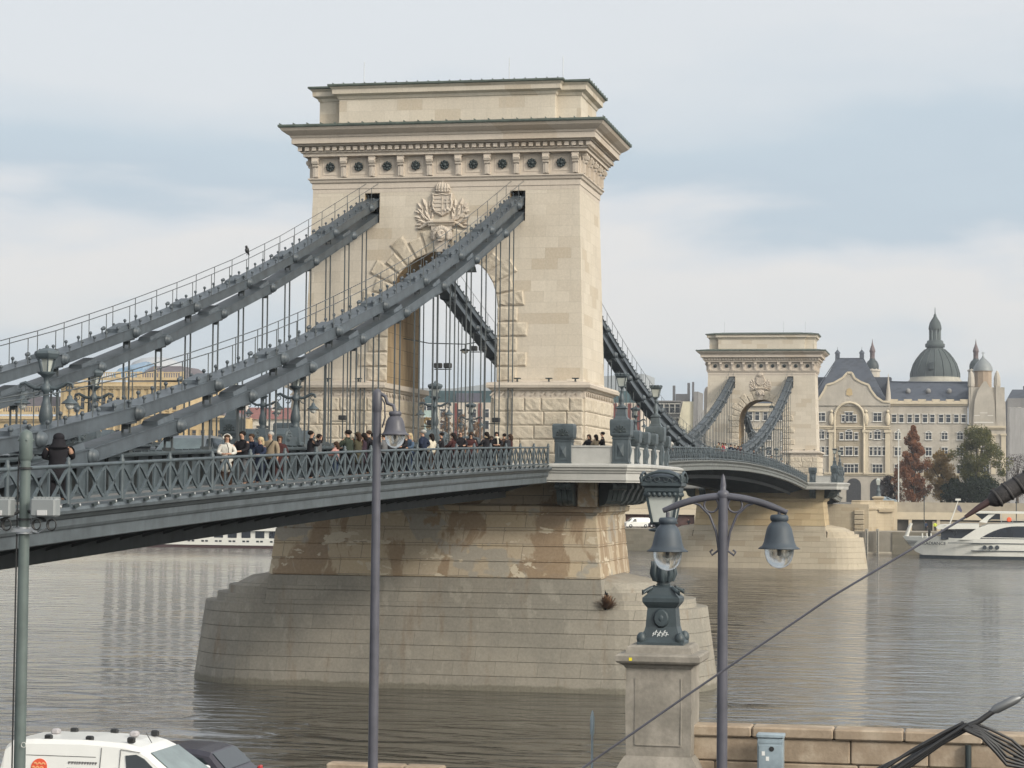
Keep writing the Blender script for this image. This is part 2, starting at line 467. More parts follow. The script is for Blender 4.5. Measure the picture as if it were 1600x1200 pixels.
    for k in range(n):
        yy = -8.42+16.84*k/(n-1)
        b.box(-e1, -e0, yy-.12, yy+.12, z0, z1); b.box(6.93+e0, 6.93+e1, yy-.12, yy+.12, z0, z1)
    n = 20
    for k in range(n):
        xx = -.62+8.17*k/(n-1)
        b.box(xx-.12, xx+.12, -7.8-e1, -7.8-e0, z0, z1); b.box(xx-.12, xx+.12, 7.8+e0, 7.8+e1, z0, z1)
    b.build('dentils', M['stone_plain'], t)
    def bracket(parent, M4):
        c = MB()
        c.box(-.22, 0, -.15, .15, 29.02, 29.75); c.box(-.34, 0, -.21, .21, 30.04, 30.18)
        c.prism([(-.02,30.04),(-.42,30.04),(-.46,29.92),(-.40,29.78),(-.28,29.72),(-.16,29.76)], 'Y', -.17, .17)
        c.lathe([(.12,-.19),(.12,.19)], (-.32,0,29.9), 10, axis='Y'); c.lathe([(.11,-.17),(.11,.17)], (-.22,0,29.70), 10, axis='Y')
        c.box(-.25, -.2, -.05, .05, 29.05, 29.6)
        return c.build('bracket', M['stone_plain'], parent, M4)
    ys = [-7.62+15.24*k/9 for k in range(10)]
    for yy in ys:
        bracket(t, Matrix.Translation((-.07, yy, 0)))
        bracket(t, Matrix.Translation((7.0, yy, 0)) @ Matrix.Rotation(PI, 4, 'Z'))
    for k in range(5):
        xx = .3+6.33*k/4
        bracket(t, Matrix.Translation((xx, -7.87, 0)) @ Matrix.Rotation(PI/2, 4, 'Z'))
        bracket(t, Matrix.Translation((xx, 7.87, 0)) @ Matrix.Rotation(-PI/2, 4, 'Z'))
    fp = MB()
    for k in range(9):
        yy = (ys[k]+ys[k+1])/2
        for X_ in (-.07, 7.0):
            s = -1 if X_ < 0 else 1
            for a, c, d, e in ((-.46,.46,29.16,29.2),(-.46,.46,30.04,30.08)): fp.box(*sorted((X_, X_+s*.03)), yy+a, yy+c, d, e)
            for a in (-.46,.42): fp.box(*sorted((X_, X_+s*.03)), yy+a, yy+a+.04, 29.2, 30.04)
    fp.build('frieze_panel', M['stone_plain'], t)
    for k in range(9):
        yy = (ys[k]+ys[k+1])/2
        c = MB(); c.lathe([(.25,0),(.25,-.05),(.17,-.09),(.1,-.08),(.08,-.14),(.02,-.15)], (-.09,yy,29.62), 14, axis='X')
        for j in range(8):
            a = j*PI/4; c.sphere((-.15, yy+.2*math.cos(a), 29.62+.2*math.sin(a)), .085, 7, 5)
        c.build('rosette', M['iron_dark'], t)
    # roof over the cornice (dark copper) and attic
    b = MB(); b.rings([RR(1.66,31.74), RR(1.70,31.80), RR(1.70,31.90), RR(.2,32.12), RR(-1.,32.2)])
    for k in range(24):     # standing seams along the eaves
        yy = -9.4+18.8*k/23; b.box(-1.69, -1.2, yy-.015, yy+.015, 31.9, 31.99)
    for k in range(14):
        xx = -1.6+10.1*k/13; b.box(xx-.02, xx+.02, -9.515, -9.45, 31.74, 31.94)
    b.build('cornice_roof', M['copper'], t)
    def attic_plan(e, z):   # cross-shaped: middle stands forward of the ends
        xa, xb, ya, yb = .75, 6.18, 7.72, 6.35
        return [(xa-e,-ya-e,z),(xb+e,-ya-e,z),(xb+e,-yb-e,z),(xb+.65+e,-yb-e,z),(xb+.65+e,yb+e,z),(xb+e,yb+e,z),(xb+e,ya+e,z),(xa-e,ya+e,z),(xa-e,yb+e,z),(xa-.65-e,yb+e,z),(xa-.65-e,-yb-e,z),(xa-e,-yb-e,z)]
    b = MB(); P = attic_plan
    b.rings([P(.0,31.95), P(0,33.55), P(.06,33.60), P(.12,33.74), P(.34,33.86), P(.36,34.12), P(.44,34.2), P(.50,34.28)], cap=False)
    b.build('attic', M['stone'], t)
    b = MB(); b.rings([P(.52,34.26), P(.58,34.30), P(.58,34.40), P(-.6,34.62)])
    for k in range(22):
        yy = -6.6+13.2*k/21; b.box(-.5, -.3, yy-.02, yy+.02, 34.38, 34.46)
    for k in range(9):
        xx = .3+6.3*k/8; b.box(xx-.02, xx+.02, -8.33, -8.28, 34.26, 34.46)
    b.build('attic_roof', M['copper'], t)
    for (xx, yy) in ((3.4,-3.),(3.4,5.8),(3.4,-6.2)):
        b = MB(); b.tube([(xx,yy,34.5),(xx,yy,36.4)], .02, 5); b.build('lightning_rod', M['steel'], t)
    # coat of arms on the west face
    X0 = -.02
    e = thing('coat_of_arms', None, None, (X0, .1, 26.5)); e.parent = t; e.location = Vector((X0,.1,26.5))-Vector((0,0,12.4)); e['_o'] = [X0,.1,26.5]
    for k_ in ('label','category'): 
        if k_ in e: del e[k_]
    def sh_(w, z0, z1):     # shield outline in (y,z)
        pr = [(-.98,1.0),(-.55,.93),(0,1.0),(.55,.93),(.98,1.0),(.92,.55),(1.0,.1),(.92,-.35),(.62,-.72),(.25,-.86),(0,-1.0),(-.25,-.86),(-.62,-.72),(-.92,-.35),(-1.0,.1),(-.92,.55)]
        return [(p[0]*w, z0+(p[1]+1)/2*(z1-z0)) for p in pr]
    b = MB()
    o = sh_(.62, 26.66, 27.98); i_ = sh_(.55, 26.73, 27.92); i2 = sh_(.50, 26.77, 27.87)
    b.rings([[(X0, .1+p[0], p[1]) for p in o], [(X0-.22, .1+p[0], p[1]) for p in o], [(X0-.27, .1+p[0], p[1]) for p in i_], [(X0-.19, .1+p[0], p[1]) for p in i2]])
    for k in range(4): b.box(X0-.24, X0-.15, .15, .58 if k else .46, 26.95+k*.235, 27.05+k*.235)
    b.box(X0-.24, X0-.15, .085, .115, 26.8, 27.85)
    for z, w in ((27.42,.17),(27.60,.11)): b.box(X0-.26, X0-.15, -.20-w, -.20+w, z, z+.07)
    b.box(X0-.255, X0-.15, -.24, -.16, 27.18, 27.74)
    for q in (-.12, 0, .12): b.sphere((X0-.19, -.20+q, 27.08-abs(q)*.6), .11, 8, 5)
    b.build('shield', M['stone_plain'], e)
    b = MB(); b.lathe([(.38,28.02),(.41,28.05),(.41,28.15),(.38,28.18),(.45,28.3),(.40,28.46),(.24,28.58),(.07,28.62)], (X0-.05,.1,0), 14, sx=.55)
    b.box(X0-.12, X0-.02, .075, .125, 28.6, 28.82); b.box(X0-.12, X0-.02, .02, .18, 28.68, 28.73)
    for k in range(7): b.sphere((X0-.05-.25*math.cos((k-3)*.4), .1+.40*math.sin((k-3)*.45), 28.12), .06, 6, 4)
    for q in (-.75,-.4,0,.4,.75): b.tube([(X0-.05-.25*math.cos(q)*math.cos(a)-.02, .1+.46*math.sin(q)*math.cos(a*.6), 28.2+.40*math.sin(a)) for a in [k*PI/12 for k in range(7)]], .035, 5)
    for k in range(9): b.sphere((X0-.05-.26*math.cos((k-4)*.36), .1+.44*math.sin((k-4)*.36), 28.26), .045, 6, 4)
    b.build('crown', M['stone_plain'], e)
    for s in (-1, 1):
        b = MB(); rn = random.Random(5+s)
        def leaf(cy, cz, a, ln, w=.12, d=.16):
            ax = Vector((0, math.cos(a), math.sin(a))); nn = Vector((0, -math.sin(a), math.cos(a))); c = Vector((X0-.02, cy, cz))
            pts = []
            for q, ww in ((0,.25),(.3,1),(.7,.8),(1,.05)):
                p = c+ax*ln*q; h = d*math.sin(PI*min(.95, q+.12))+.05
                pts.append([tuple(p+nn*w*ww), tuple(p+Vector((-h,0,0))), tuple(p-nn*w*ww), tuple(p+Vector((.05,0,0)))])
            b.rings(pts, smooth=False)
        for (cy, cz, a, ln) in ((.62,26.5,1.7,.55),(.72,26.85,1.9,.5),(.75,27.15,1.6,.5),(.85,26.6,1.2,.6),(.9,26.95,1.35,.6),(1.0,27.25,1.2,.5),(1.0,26.5,.9,.6),(1.15,26.8,.8,.5),(1.2,27.1,.9,.45),(1.1,26.35,.35,.5),(1.25,26.55,.3,.4),(.9,26.3,.1,.6),(.75,26.25,-.3,.5),(1.2,26.2,-.1,.4),(1.3,26.85,.4,.35),(.6,26.3,1.0,.6)):
            leaf(.1+s*cy, cz, a if s > 0 else PI-a, ln, .15, .13)
        b.tube([(X0-.08,.1+s*.5,26.42),(X0-.1,.1+s*.9,26.5),(X0-.1,.1+s*1.2,26.85),(X0-.08,.1+s*1.15,27.3)], [.07,.07,.05,.03], 6)
        b.build('laurel_leaves', M['stone_plain'], e)
    b = MB(); b.prism([(-.02,26.08),(-.30,26.08),(-.36,26.16),(-.36,26.24),(-.46,26.28),(-.46,26.38),(-.02,26.42)], 'Y', -.68, .88, Matrix.Translation((X0,0,0)))
    for s_ in (-1,1): b.tube([(X0-.2,.1+s_*.7,26.32),(X0-.2,.1+s_*.98,26.2),(X0-.15,.1+s_*1.25,26.0),(X0-.12,.1+s_*1.5,26.02)], [.1,.10,.08,.04], 6)
    b.build('ledge', M['stone_plain'], e)
    # keystone with lion head
    b = MB(); LZ = Matrix.Translation((0,0,.42)); b.rings([[(0.05,.1-.32,24.2),(-.34,.1-.32,24.2),(-.34,.1+.32,24.2),(0.05,.1+.32,24.2)], [(0.05,.1-.62,25.66),(-.30,.1-.62,25.66),(-.30,.1+.62,25.66),(0.05,.1+.62,25.66)]], M=LZ)
    b.sphere((-.36,.1,25.55), .33, 12, 8, sc=(.9,.9,1.05)); b.sphere((-.62,.1,25.42), .17, 9, 6, sc=(1,1.1,.8)); b.sphere((-.76,.1,25.48), .07, 7, 5, sc=(1,1.3,.8))
    for s in (-1, 1):
        b.sphere((-.62,.1+s*.13,25.64), .055, 6, 4); b.sphere((-.60,.1+s*.14,25.73), .09, 6, 4, sc=(1,1.2,.5)); b.sphere((-.4,.1+s*.28,25.85), .09, 6, 4)
    b.box(-.70, -.5, -.02, .22, 25.20, 25.28)
    for k in range(15):
        a = -.3+k*(PI+.6)/14; b.sphere((-.34, .1+.42*math.cos(a), 25.54+.42*math.sin(a)), .14, 7, 5, sc=(1,1,1.2))
        b.sphere((-.25, .1+.56*math.cos(a), 25.54+.5*math.sin(a)), .12, 6, 4)
    b.build('lion_keystone', M['stone_plain'], t)
    # chain lamp box hanging from the crown of the arch
    b = MB(); b.box(-.6, .1, -1.9, -1.25, 23.45, 23.78, t=.06); b.tube([(-.25,-1.57,23.75),(-.1,-1.57,24.3)], .04, 5); b.build('arch_lamp', M['iron_dark'], t)
    # ornate lamp seen on the north flank of the shaft
    return t
def niche(t):
    b = MB()
    b.lathe([(.05,0),(.55,.1),(.62,.5),(.62,5.2),(.5,5.8),(.25,6.1),(.05,6.15)], (3.4, 8.2, 20.6), 12, sx=1.5, sy=1.0)
    return b.build('side_cartouche', M['stone_plain'], t)

# ------------------------------------------------------------------ pier
def pier():
    t = thing('bridge_pier', 'stepped stone pier carrying the nearer tower, stained brown above the waterline', 'bridge pier', (XC,0,0), group='bridge piers in the river')
    def plan(hx, hy, tip, z, n=9):
        """rectangle of half sizes hx, hy with rounded cutwaters reaching tip"""
        pts = []
        for k in range(n+1):
            a = -PI/2+PI/2*k/n*1.0
            pts.append(None)
        pts = []
        for k in range(2*n+1):
            a = PI*k/(2*n)
            pts.append((XC+hx*math.cos(a)*1.0, hy+(tip-hy)*math.sin(a), z))
        for k in range(2*n+1):
            a = PI+PI*k/(2*n)
            pts.append((XC+hx*math.cos(a), -hy-(tip-hy)*abs(math.sin(a)), z))
        return pts
    # lower body in courses with recessed joints
    b = MB(); rs = []
    z = -1.5
    def at_z(zz): 
        k = (zz)/4.7
        return 6.0-.45*k, 10.5-.2*k, 15.4-.65*k
    rs.append(plan(*at_z(0), -1.5)); 
    zc = [0.0+.0, .80, 1.60, 2.40, 3.20, 4.0]
    for i, z0 in enumerate(zc):
        z1 = z0+.8
        h0 = at_z(z0); h1 = at_z(z1)
        if i == 0: rs.append(plan(*h0, 0.0))
        else:
            rs.append(plan(h0[0]-.03, h0[1]-.03, h0[2]-.03, z0-.002)); rs.append(plan(h0[0]-.03, h0[1]-.03, h0[2]-.03, z0+.012)); rs.append(plan(*h0, z0+.026))
        if i < 5: rs.append(plan(*h1, z1-.02))
        else: rs.append(plan(*at_z(4.55), 4.55))
    b.rings(rs)
    b.build('lower_courses', M['pier_low'], t)
    # stepped weathering of the two cutwaters
    for s in (-1, 1):
        b = MB()
        for hx, y1, z0, z1 in ((5.2, 14.15, 4.5, 5.02), (4.75, 13.45, 5.0, 5.45)):
            pts0 = []; pts1 = []
            for k in range(15):
                a = PI*k/14
                pts0.append((XC+hx*math.cos(a), s*(9.8+(y1-9.8)*math.sin(a)), z0)); pts1.append((XC+(hx-.04)*math.cos(a), s*(9.8+(y1-.05-9.8)*math.sin(a)), z1))
            b.rings([pts0, pts1])
        lo = [(XC+4.5*math.cos(PI*k/14), s*(9.7+(13.1-9.7)*math.sin(PI*k/14)), 5.44) for k in range(15)]
        hi = [(XC+3.6*math.cos(PI*k/14), s*(9.1+(9.9-9.1)*math.sin(PI*k/14)), 6.32) for k in range(15)]
        mid = [(XC+4.3*math.cos(PI*k/14), s*(9.4+(12.0-9.4)*math.sin(PI*k/14)), 5.98) for k in range(15)]
        b.rings([lo, mid, hi], smooth=False)
        b.build('weathering_cap', M['pier_low'], t)
    # upper block
    b = MB(); rs = []
    def hb(z): return 5.85-.10*(z-2.)*1.0, 9.75-.105*(z-4.0)
    z = 4.5; n = 0
    edges = [4.5, 5.35, 6.2]
    for band, mat, nm in (([4.5,5.35,6.2],'pier_low','middle_courses'), ([6.2,7.08,7.95,8.82,9.72],'pier_up','upper_courses')):
        rs = []
        for i in range(len(band)-1):
            z0, z1 = band[i], band[i+1]; (a, c), (d, e) = hb(z0), hb(z1)
            rs += [rect_ring(XC-a+.05, XC+a-.05, -c+.05, c-.05, z0+.001), rect_ring(XC-a+.05, XC+a-.05, -c+.05, c-.05, z0+.03), rect_ring(XC-a, XC+a, -c, c, z0+.05), rect_ring(XC-d, XC+d, -e, e, z1-.02), ]
        b = MB(); b.rings(rs); b.build(nm, M[mat], t)
    b = MB(); a, c = hb(9.72)
    b.rings([rect_ring(XC-a-.0, XC+a, -c, c, 9.70), rect_ring(XC-a-.08, XC+a+.08, -c-.08, c+.08, 9.76), rect_ring(XC-a-.1, XC+a+.1, -c-.1, c+.1, 9.84), rect_ring(XC-a-.3, XC+a+.3, -c-.3, c+.3, 9.9), rect_ring(XC-a-.34, XC+a+.34, -c-.34, c+.34, 10.2), rect_ring(XC-a+.2, XC+a-.2, -c+.2, c-.2, 10.32)])
    b.build('cap_course', M['pier_up'], t)
    b = MB(); b.box(XC-4.3, XC+4.3, -8.2, 8.2, 10.2, 12.3); b.box(-2.3, 0, -9.35, -8.25, 10.2, 11.55); b.box(-2.3, 0, 8.25, 9.35, 10.2, 11.55); b.build('bearing_block', M['pier_up'], t)
    b = MB(); rn = random.Random(3); wc = Vector((-2.0,-9.92,4.62))
    for k in range(420):
        a = rn.uniform(0, 2*PI); el_ = rn.uniform(.15, 1.45); ln = rn.uniform(.35,.8)
        d = Vector((math.cos(a)*math.cos(el_), math.sin(a)*math.cos(el_), math.sin(el_)))*ln; sd2 = Vector((-math.sin(a), math.cos(a), 0))*.018
        q = wc+Vector((rn.uniform(-.08,.08),rn.uniform(-.08,.08),0)); b.add([q-sd2, q+sd2, q+d+sd2*1.5, q+d-sd2*1.5], [(0,1,2,3)])
    o = b.build('dry_weed', M['weed'], None); tag(o, 'small brown dry weed growing on the ledge of the nearer pier', 'weed')
    return t

# balcony round the tower with consoles, posts and lanterns
def lantern_parts(root, x, y, z, h, k=1.):
    """four sided gas lantern on baluster stem; z foot, h total"""
    b = MB(); s = h/2.35
    b.lathe([(.30*s,0),(.32*s,.06*s),(.24*s,.12*s),(.14*s,.2*s),(.20*s,.42*s),(.19*s,.6*s),(.10*s,.85*s),(.08*s,1.05*s),(.13*s,1.1*s),(.07*s,1.18*s),(.12*s,1.34*s),(.2*s,1.4*s)], (x,y,z), 12)
    b.build('stem', M['iron'], root)
    def q(w, zz): return rect_ring(x-w*s, x+w*s, y-w*s, y+w*s, z+zz*s)
    b = MB(); b.rings([q(.19,1.42), q(.31,2.0)]); b.build('lantern_glass', M['glassgrey'], root)
    b = MB()
    for a in (-1,1):
        for c in (-1,1): b.bar((x+a*.2*s,y+c*.2*s,z+1.4*s), (x+a*.33*s,y+c*.33*s,z+2.02*s), .045*s, .045*s)
    b.rings([q(.22,1.38), q(.22,1.44)]); b.rings([q(.33,2.0), q(.36,2.06), q(.42,2.12), q(.42,2.18), q(.38,2.28), q(.2,2.34)])
    for j in range(4):
        a = j*PI/2
        for o_ in (-.24,0,.24): b.sphere((x+.4*s*math.cos(a)-o_*s*math.sin(a), y+.4*s*math.sin(a)+o_*s*math.cos(a), z+2.25*s), .09*s, 7, 5)
    b.build('lantern_frame', M['iron'], root)
PXW = -4.9
def fan_post(root, x0, x1, y0, y1, z0, z1, faces=('x-',)):
    b = MB()
    zc = z0+.55*(z1-z0)
    b.bbox(x0, x1, y0, y1, z0, z0+.10, .02); b.bbox(x0+.04, x1-.04, y0+.04, y1-.04, z0+.1, zc, .02)
    b.bbox(x0-.0, x1+.0, y0, y1, zc, zc+.07, .02); b.bbox(x0+.02, x1-.02, y0+.02, y1-.02, zc+.07, zc+.16, .02)
    # head: swelling outward, rounded top
    n = 7; rs = []
    for z, e in ((zc+.16,.03),(zc+.25,.07),(z1-.25,.09),(z1-.1,.085),(z1-.02,.05),(z1,.0)):
        rs.append(rect_ring(x0-e, x1+e, y0-e, y1+e, z))
    b.rings(rs)
    cx, cy = (x0+x1)/2, (y0+y1)/2
    b.rings([rect_ring(cx-.33,cx+.33,y0+.0,y0+.02,0)]*0 or [rect_ring(x0+.0,x0+.03,cy-.28,cy+.28,z0+.22), rect_ring(x0+.0,x0+.03,cy-.28,cy+.28,zc-.08)])
    b.add([(x0+.02,cy-.22,z0+.28),(x0+.02,cy+.22,z0+.28),(x0+.02,cy+.22,zc-.14),(x0+.02,cy-.22,zc-.14),(x0-.10,cy,(z0+zc)/2+.05)], [(0,1,4),(1,2,4),(2,3,4),(3,0,4)])
    b.add([(cx-.22,y0+.02,z0+.28),(cx+.22,y0+.02,z0+.28),(cx+.22,y0+.02,zc-.14),(cx-.22,y0+.02,zc-.14),(cx,y0-.10,(z0+zc)/2+.05)], [(0,1,4),(1,2,4),(2,3,4),(3,0,4)])
    b.build('post_body', M['iron'], root)
    # fan rosette
    b = MB(); zf = z1-.62*(z1-zc)
    for k in range(7):
        a = PI*(k+.0)/6
        b.bar((x0-.085, cy+.06*math.cos(a), zf+.06*math.sin(a)), (x0-.10, cy+.30*math.cos(a), zf+.30*math.sin(a)), .05, .055)
        b.sphere((x0-.09, cy+.30*math.cos(a), zf+.30*math.sin(a)), .05, 6, 4)
    b.sphere((x0-.09, cy, zf), .07, 7, 5)
    b.build('fan_ornament', M['iron_dark'], root)
def balcony(tag_txt):
    t = thing('tower_balcony', 'light grey balcony wrapping the base of the nearer tower on scrolled iron consoles', 'balcony', (XC,0,11.5), group='balconies round the towers')
    X0, X1 = -4.98, 2*XC+4.98
    def pl(e, z): # plan ring with chamfered outer corners, whole tower
        return [(X0-e,-11.35-e*.4,z),(-3.6-e*.4,-12.3-e,z),(2*XC+3.6+e*.4,-12.3-e,z),(X1+e,-11.35-e*.4,z),(X1+e,11.35+e*.4,z),(2*XC+3.6+e*.4,12.3+e,z),(-3.6-e*.4,12.3+e,z),(X0-e,11.35+e*.4,z)]
    b = MB(); b.rings([pl(-.12,11.54), pl(-.12,11.60), pl(-.06,11.66), pl(-.06,12.02), pl(.0,12.05), pl(.03,12.14), pl(.1,12.2), pl(.12,12.3), pl(.2,12.36), pl(.2,12.46), pl(.1,12.5), pl(-.1,12.56)])
    b.build('slab', M['slab'], t)
    # consoles
    def console(Mx):
        c = MB()
        for yy in (-.30, 0, .30):
            pts = [(0,10.25),(-.5,10.3),(-.95,10.55),(-1.1,10.95),(-1.25,11.2),(-1.55,11.25),(-1.62,11.45),(-1.55,11.56),(0,11.56)]
            c.prism(pts, 'Y', yy-.13, yy+.13)
            c.lathe([(.2,-.14),(.2,.14)], (-1.42,yy,11.34), 12, axis='Y'); c.lathe([(.36,-.14),(.36,.14)], (-.55,yy,10.68), 14, axis='Y')
        return c.build('console', M['iron_dark'], t, Mx)
    for yy in (-7.9, -9.7, 7.9, 9.7):
        pass
    for yy in (-8.1,):
        console(Matrix.Translation((-2.9, yy+.3, 0))); 
    console(Matrix.Translation((-1.9, -9.75, 0)) @ Matrix.Rotation(R(38), 4, 'Z'))
    for k in range(6):
        xx = -1.6+10.2*k/5
        console(Matrix.Translation((xx, -9.6, 0)) @ Matrix.Rotation(PI/2, 4, 'Z'))
        console(Matrix.Translation((xx, 9.6, 0)) @ Matrix.Rotation(-PI/2, 4, 'Z'))
    console(Matrix.Translation((-3.3, 8.1, 0)))
    # parapet walls and posts
    zt = 12.56
    for s in (-1, 1):
        w = MB()
        for (xa, xb, ya, yb) in ((X0+.22, X0+.48, 8.3, 10.6), (X1-.48, X1-.22, 8.3, 10.6)):
            y_ = sorted((s*ya, s*yb)); w.box(xa, xb, *y_, zt-.03, zt+.88); w.box(xa-.05, xb+.05, *y_, zt+.88, zt+.97)
        xs = [PXW, -1.5, 1.9, 5.2, 8.6, X1-1.0]
        for a, c in zip(xs[:-1], xs[1:]):
            y_ = sorted((s*11.0, s*11.26)); w.box(a+.85, c+.05, *y_, zt-.03, zt+.88); y_ = sorted((s*10.95, s*11.31)); w.box(a+.85, c+.05, *y_, zt+.88, zt+.97)
        w.build('parapet_wall', M['slab'], t)
        for i, x in enumerate(xs):
            lamp = i in (0, 4)
            y0, y1 = sorted((s*10.52, s*11.48))
            z1 = 14.95 if lamp else 14.45
            p = bpy.data.objects.new('parapet_post', None); COL.objects.link(p); p.parent = t; p['_o'] = list(t['_o'])
            fan_post(p, x, x+.9, y0, y1, zt, z1)
            if lamp:
                b = MB(); b.rings([rect_ring(x+.05,x+.85,y0+.08,y1-.08,z1-.02), rect_ring(x+.15,x+.75,y0+.2,y1-.2,z1+.18), rect_ring(x+.2,x+.7,y0+.25,y1-.25,z1+.55), rect_ring(x+.14,x+.76,y0+.18,y1-.18,z1+.6), rect_ring(x+.2,x+.7,y0+.25,y1-.25,z1+.68)])
                b.build('lamp_plinth', M['iron'], p)
                lantern_parts(p, x+.45, (y0+y1)/2, z1+.66, 1.85)
        for x in (X0+.08, X1-.98):
            y0, y1 = sorted((s*7.38, s*8.36))
            p = bpy.data.objects.new('parapet_post', None); COL.objects.link(p); p.parent = t; p['_o'] = list(t['_o'])
            fan_post(p, x, x+.9, y0, y1, zt-.05, 14.7)
    return t
def weedmat():
    return plain('dry_weed', (.10,.055,.03,1), .9, var=.3, nscale=8)

TW1 = tower(); PR1 = pier(); BL1 = balcony('')
TW2 = copy_tree(TW1); TW2.location.x += L; TW2['label'] = 'smaller looking limestone bridge tower on the farther pier, in front of the palace'
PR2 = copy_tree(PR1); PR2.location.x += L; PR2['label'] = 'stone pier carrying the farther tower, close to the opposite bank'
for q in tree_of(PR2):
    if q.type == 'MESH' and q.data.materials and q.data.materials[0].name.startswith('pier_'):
        q.material_slots[0].link = 'OBJECT'; q.material_slots[0].material = M['pier_low_far_lit'] if 'lower' in q.data.materials[0].name else M['pier_up_far_lit']
BL2 = copy_tree(BL1); BL2.location.x += L; BL2['label'] = 'light grey balcony round the base of the farther tower'
niche(TW2)
# colour of the deck spans
def span(name, label, x0, x1, step, prof, group='bridge deck spans', under=True):
    t = thing(name, label, 'bridge deck', ((x0+x1)/2, 0, prof((x0+x1)/2)-2), group=group)
    n = max(2, int(round((x1-x0)/step))); xs = [x0+(x1-x0)*k/n for k in range(n+1)]
    def sweep(sec, nm, mat, smooth=False, cap=True):   # sec: (y, dz) section following the profile
        b = MB(); b.rings([[(x, y, prof(x)+dz) for y, dz in sec] for x in xs], cap, smooth); return b.build(nm, mat, t)
    for s in (-1, 1):
        S = lambda sec: [(s*y, z) for y, z in sec]
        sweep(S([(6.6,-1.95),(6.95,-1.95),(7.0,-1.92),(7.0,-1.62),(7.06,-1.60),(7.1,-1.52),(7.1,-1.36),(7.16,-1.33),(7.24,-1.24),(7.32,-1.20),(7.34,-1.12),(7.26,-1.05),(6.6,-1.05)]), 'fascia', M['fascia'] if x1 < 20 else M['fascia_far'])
        sweep(S([(4.45,-1.30),(6.62,-1.30),(6.62,-1.06),(4.45,-1.06)]), 'sidewalk', M['sidewalk'])
        sweep(S([(3.95,-1.45),(4.45,-1.45),(4.45,-1.0),(4.12,-1.0),(4.12,-.02),(4.42,.0),(4.45,.06),(4.45,.12),(3.75,.12),(3.75,.06),(3.95,-.02)]), 'stiffening_girder', M['iron'])
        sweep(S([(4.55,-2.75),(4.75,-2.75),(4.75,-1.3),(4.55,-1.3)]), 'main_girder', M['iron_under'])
    sweep([(-3.95,-1.6),(3.95,-1.6),(3.95,-1.15),(-3.95,-1.15)], 'roadway', M['asphalt'])
    g = MB(); nb = int((x1-x0)/1.8)
    for k in range(nb+1):
        x = x0+.2+(x1-x0-.4)*k/nb; z = prof(x)
        g.box(x-.06, x+.06, -4.5, 4.5, z-2.5, z-1.6)
        for s in (-1, 1):
            y0, y1 = sorted((s*4.7, s*6.85)); g.add([(x-.05,s*4.7,z-2.45),(x-.05,s*6.85,z-1.85),(x-.05,s*6.85,z-1.3),(x-.05,s*4.7,z-1.3),(x+.05,s*4.7,z-2.45),(x+.05,s*6.85,z-1.85),(x+.05,s*6.85,z-1.3),(x+.05,s*4.7,z-1.3)], [(0,1,2,3),(4,7,6,5),(0,4,5,1),(1,5,6,2),(2,6,7,3),(3,7,4,0)])
    for s in (-1, 1):      # stiffener ribs on the plate girders, bolts
        for k in range(int((x1-x0)/1.2)+1):
            x = x0+.3+k*1.2
            if x > x1-.1: break
            g.box(x-.03, x+.03, *sorted((s*4.12, s*4.24)), prof(x)-.98, prof(x)-.02)
    for k in range(3):
        yy = -2.4+2.4*k; xs2 = xs
        g.rings([[(x,yy-.1,prof(x)-2.2),(x,yy+.1,prof(x)-2.2),(x,yy+.1,prof(x)-1.6),(x,yy-.1,prof(x)-1.6)] for x in xs2])
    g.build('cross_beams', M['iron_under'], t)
    # bolts on top of the stiffening girder
    b = MB()
    for s in (-1, 1):
        k = 0
        while x0+.4+k*.6 < x1:
            x = x0+.4+k*.6; z = prof(x)+.12; b.box(x-.05, x+.05, *sorted((s*3.9,s*4.3)), z, z+.035); k += 1
    b.build('girder_cover', M['iron'], t)
    return t
span('bridge_deck', 'grey iron deck of the nearer side span with dark girders beneath', -104, -4.9, 3.6, rail_side)
span('bridge_deck', 'arched main span deck between the two stone towers', 2*XC+4.9, L-4.9, 3.6, rail_main)
span('bridge_deck', 'short deck of the far side span beyond the farther tower', L+2*XC+4.9, 290, 6, rail_far)

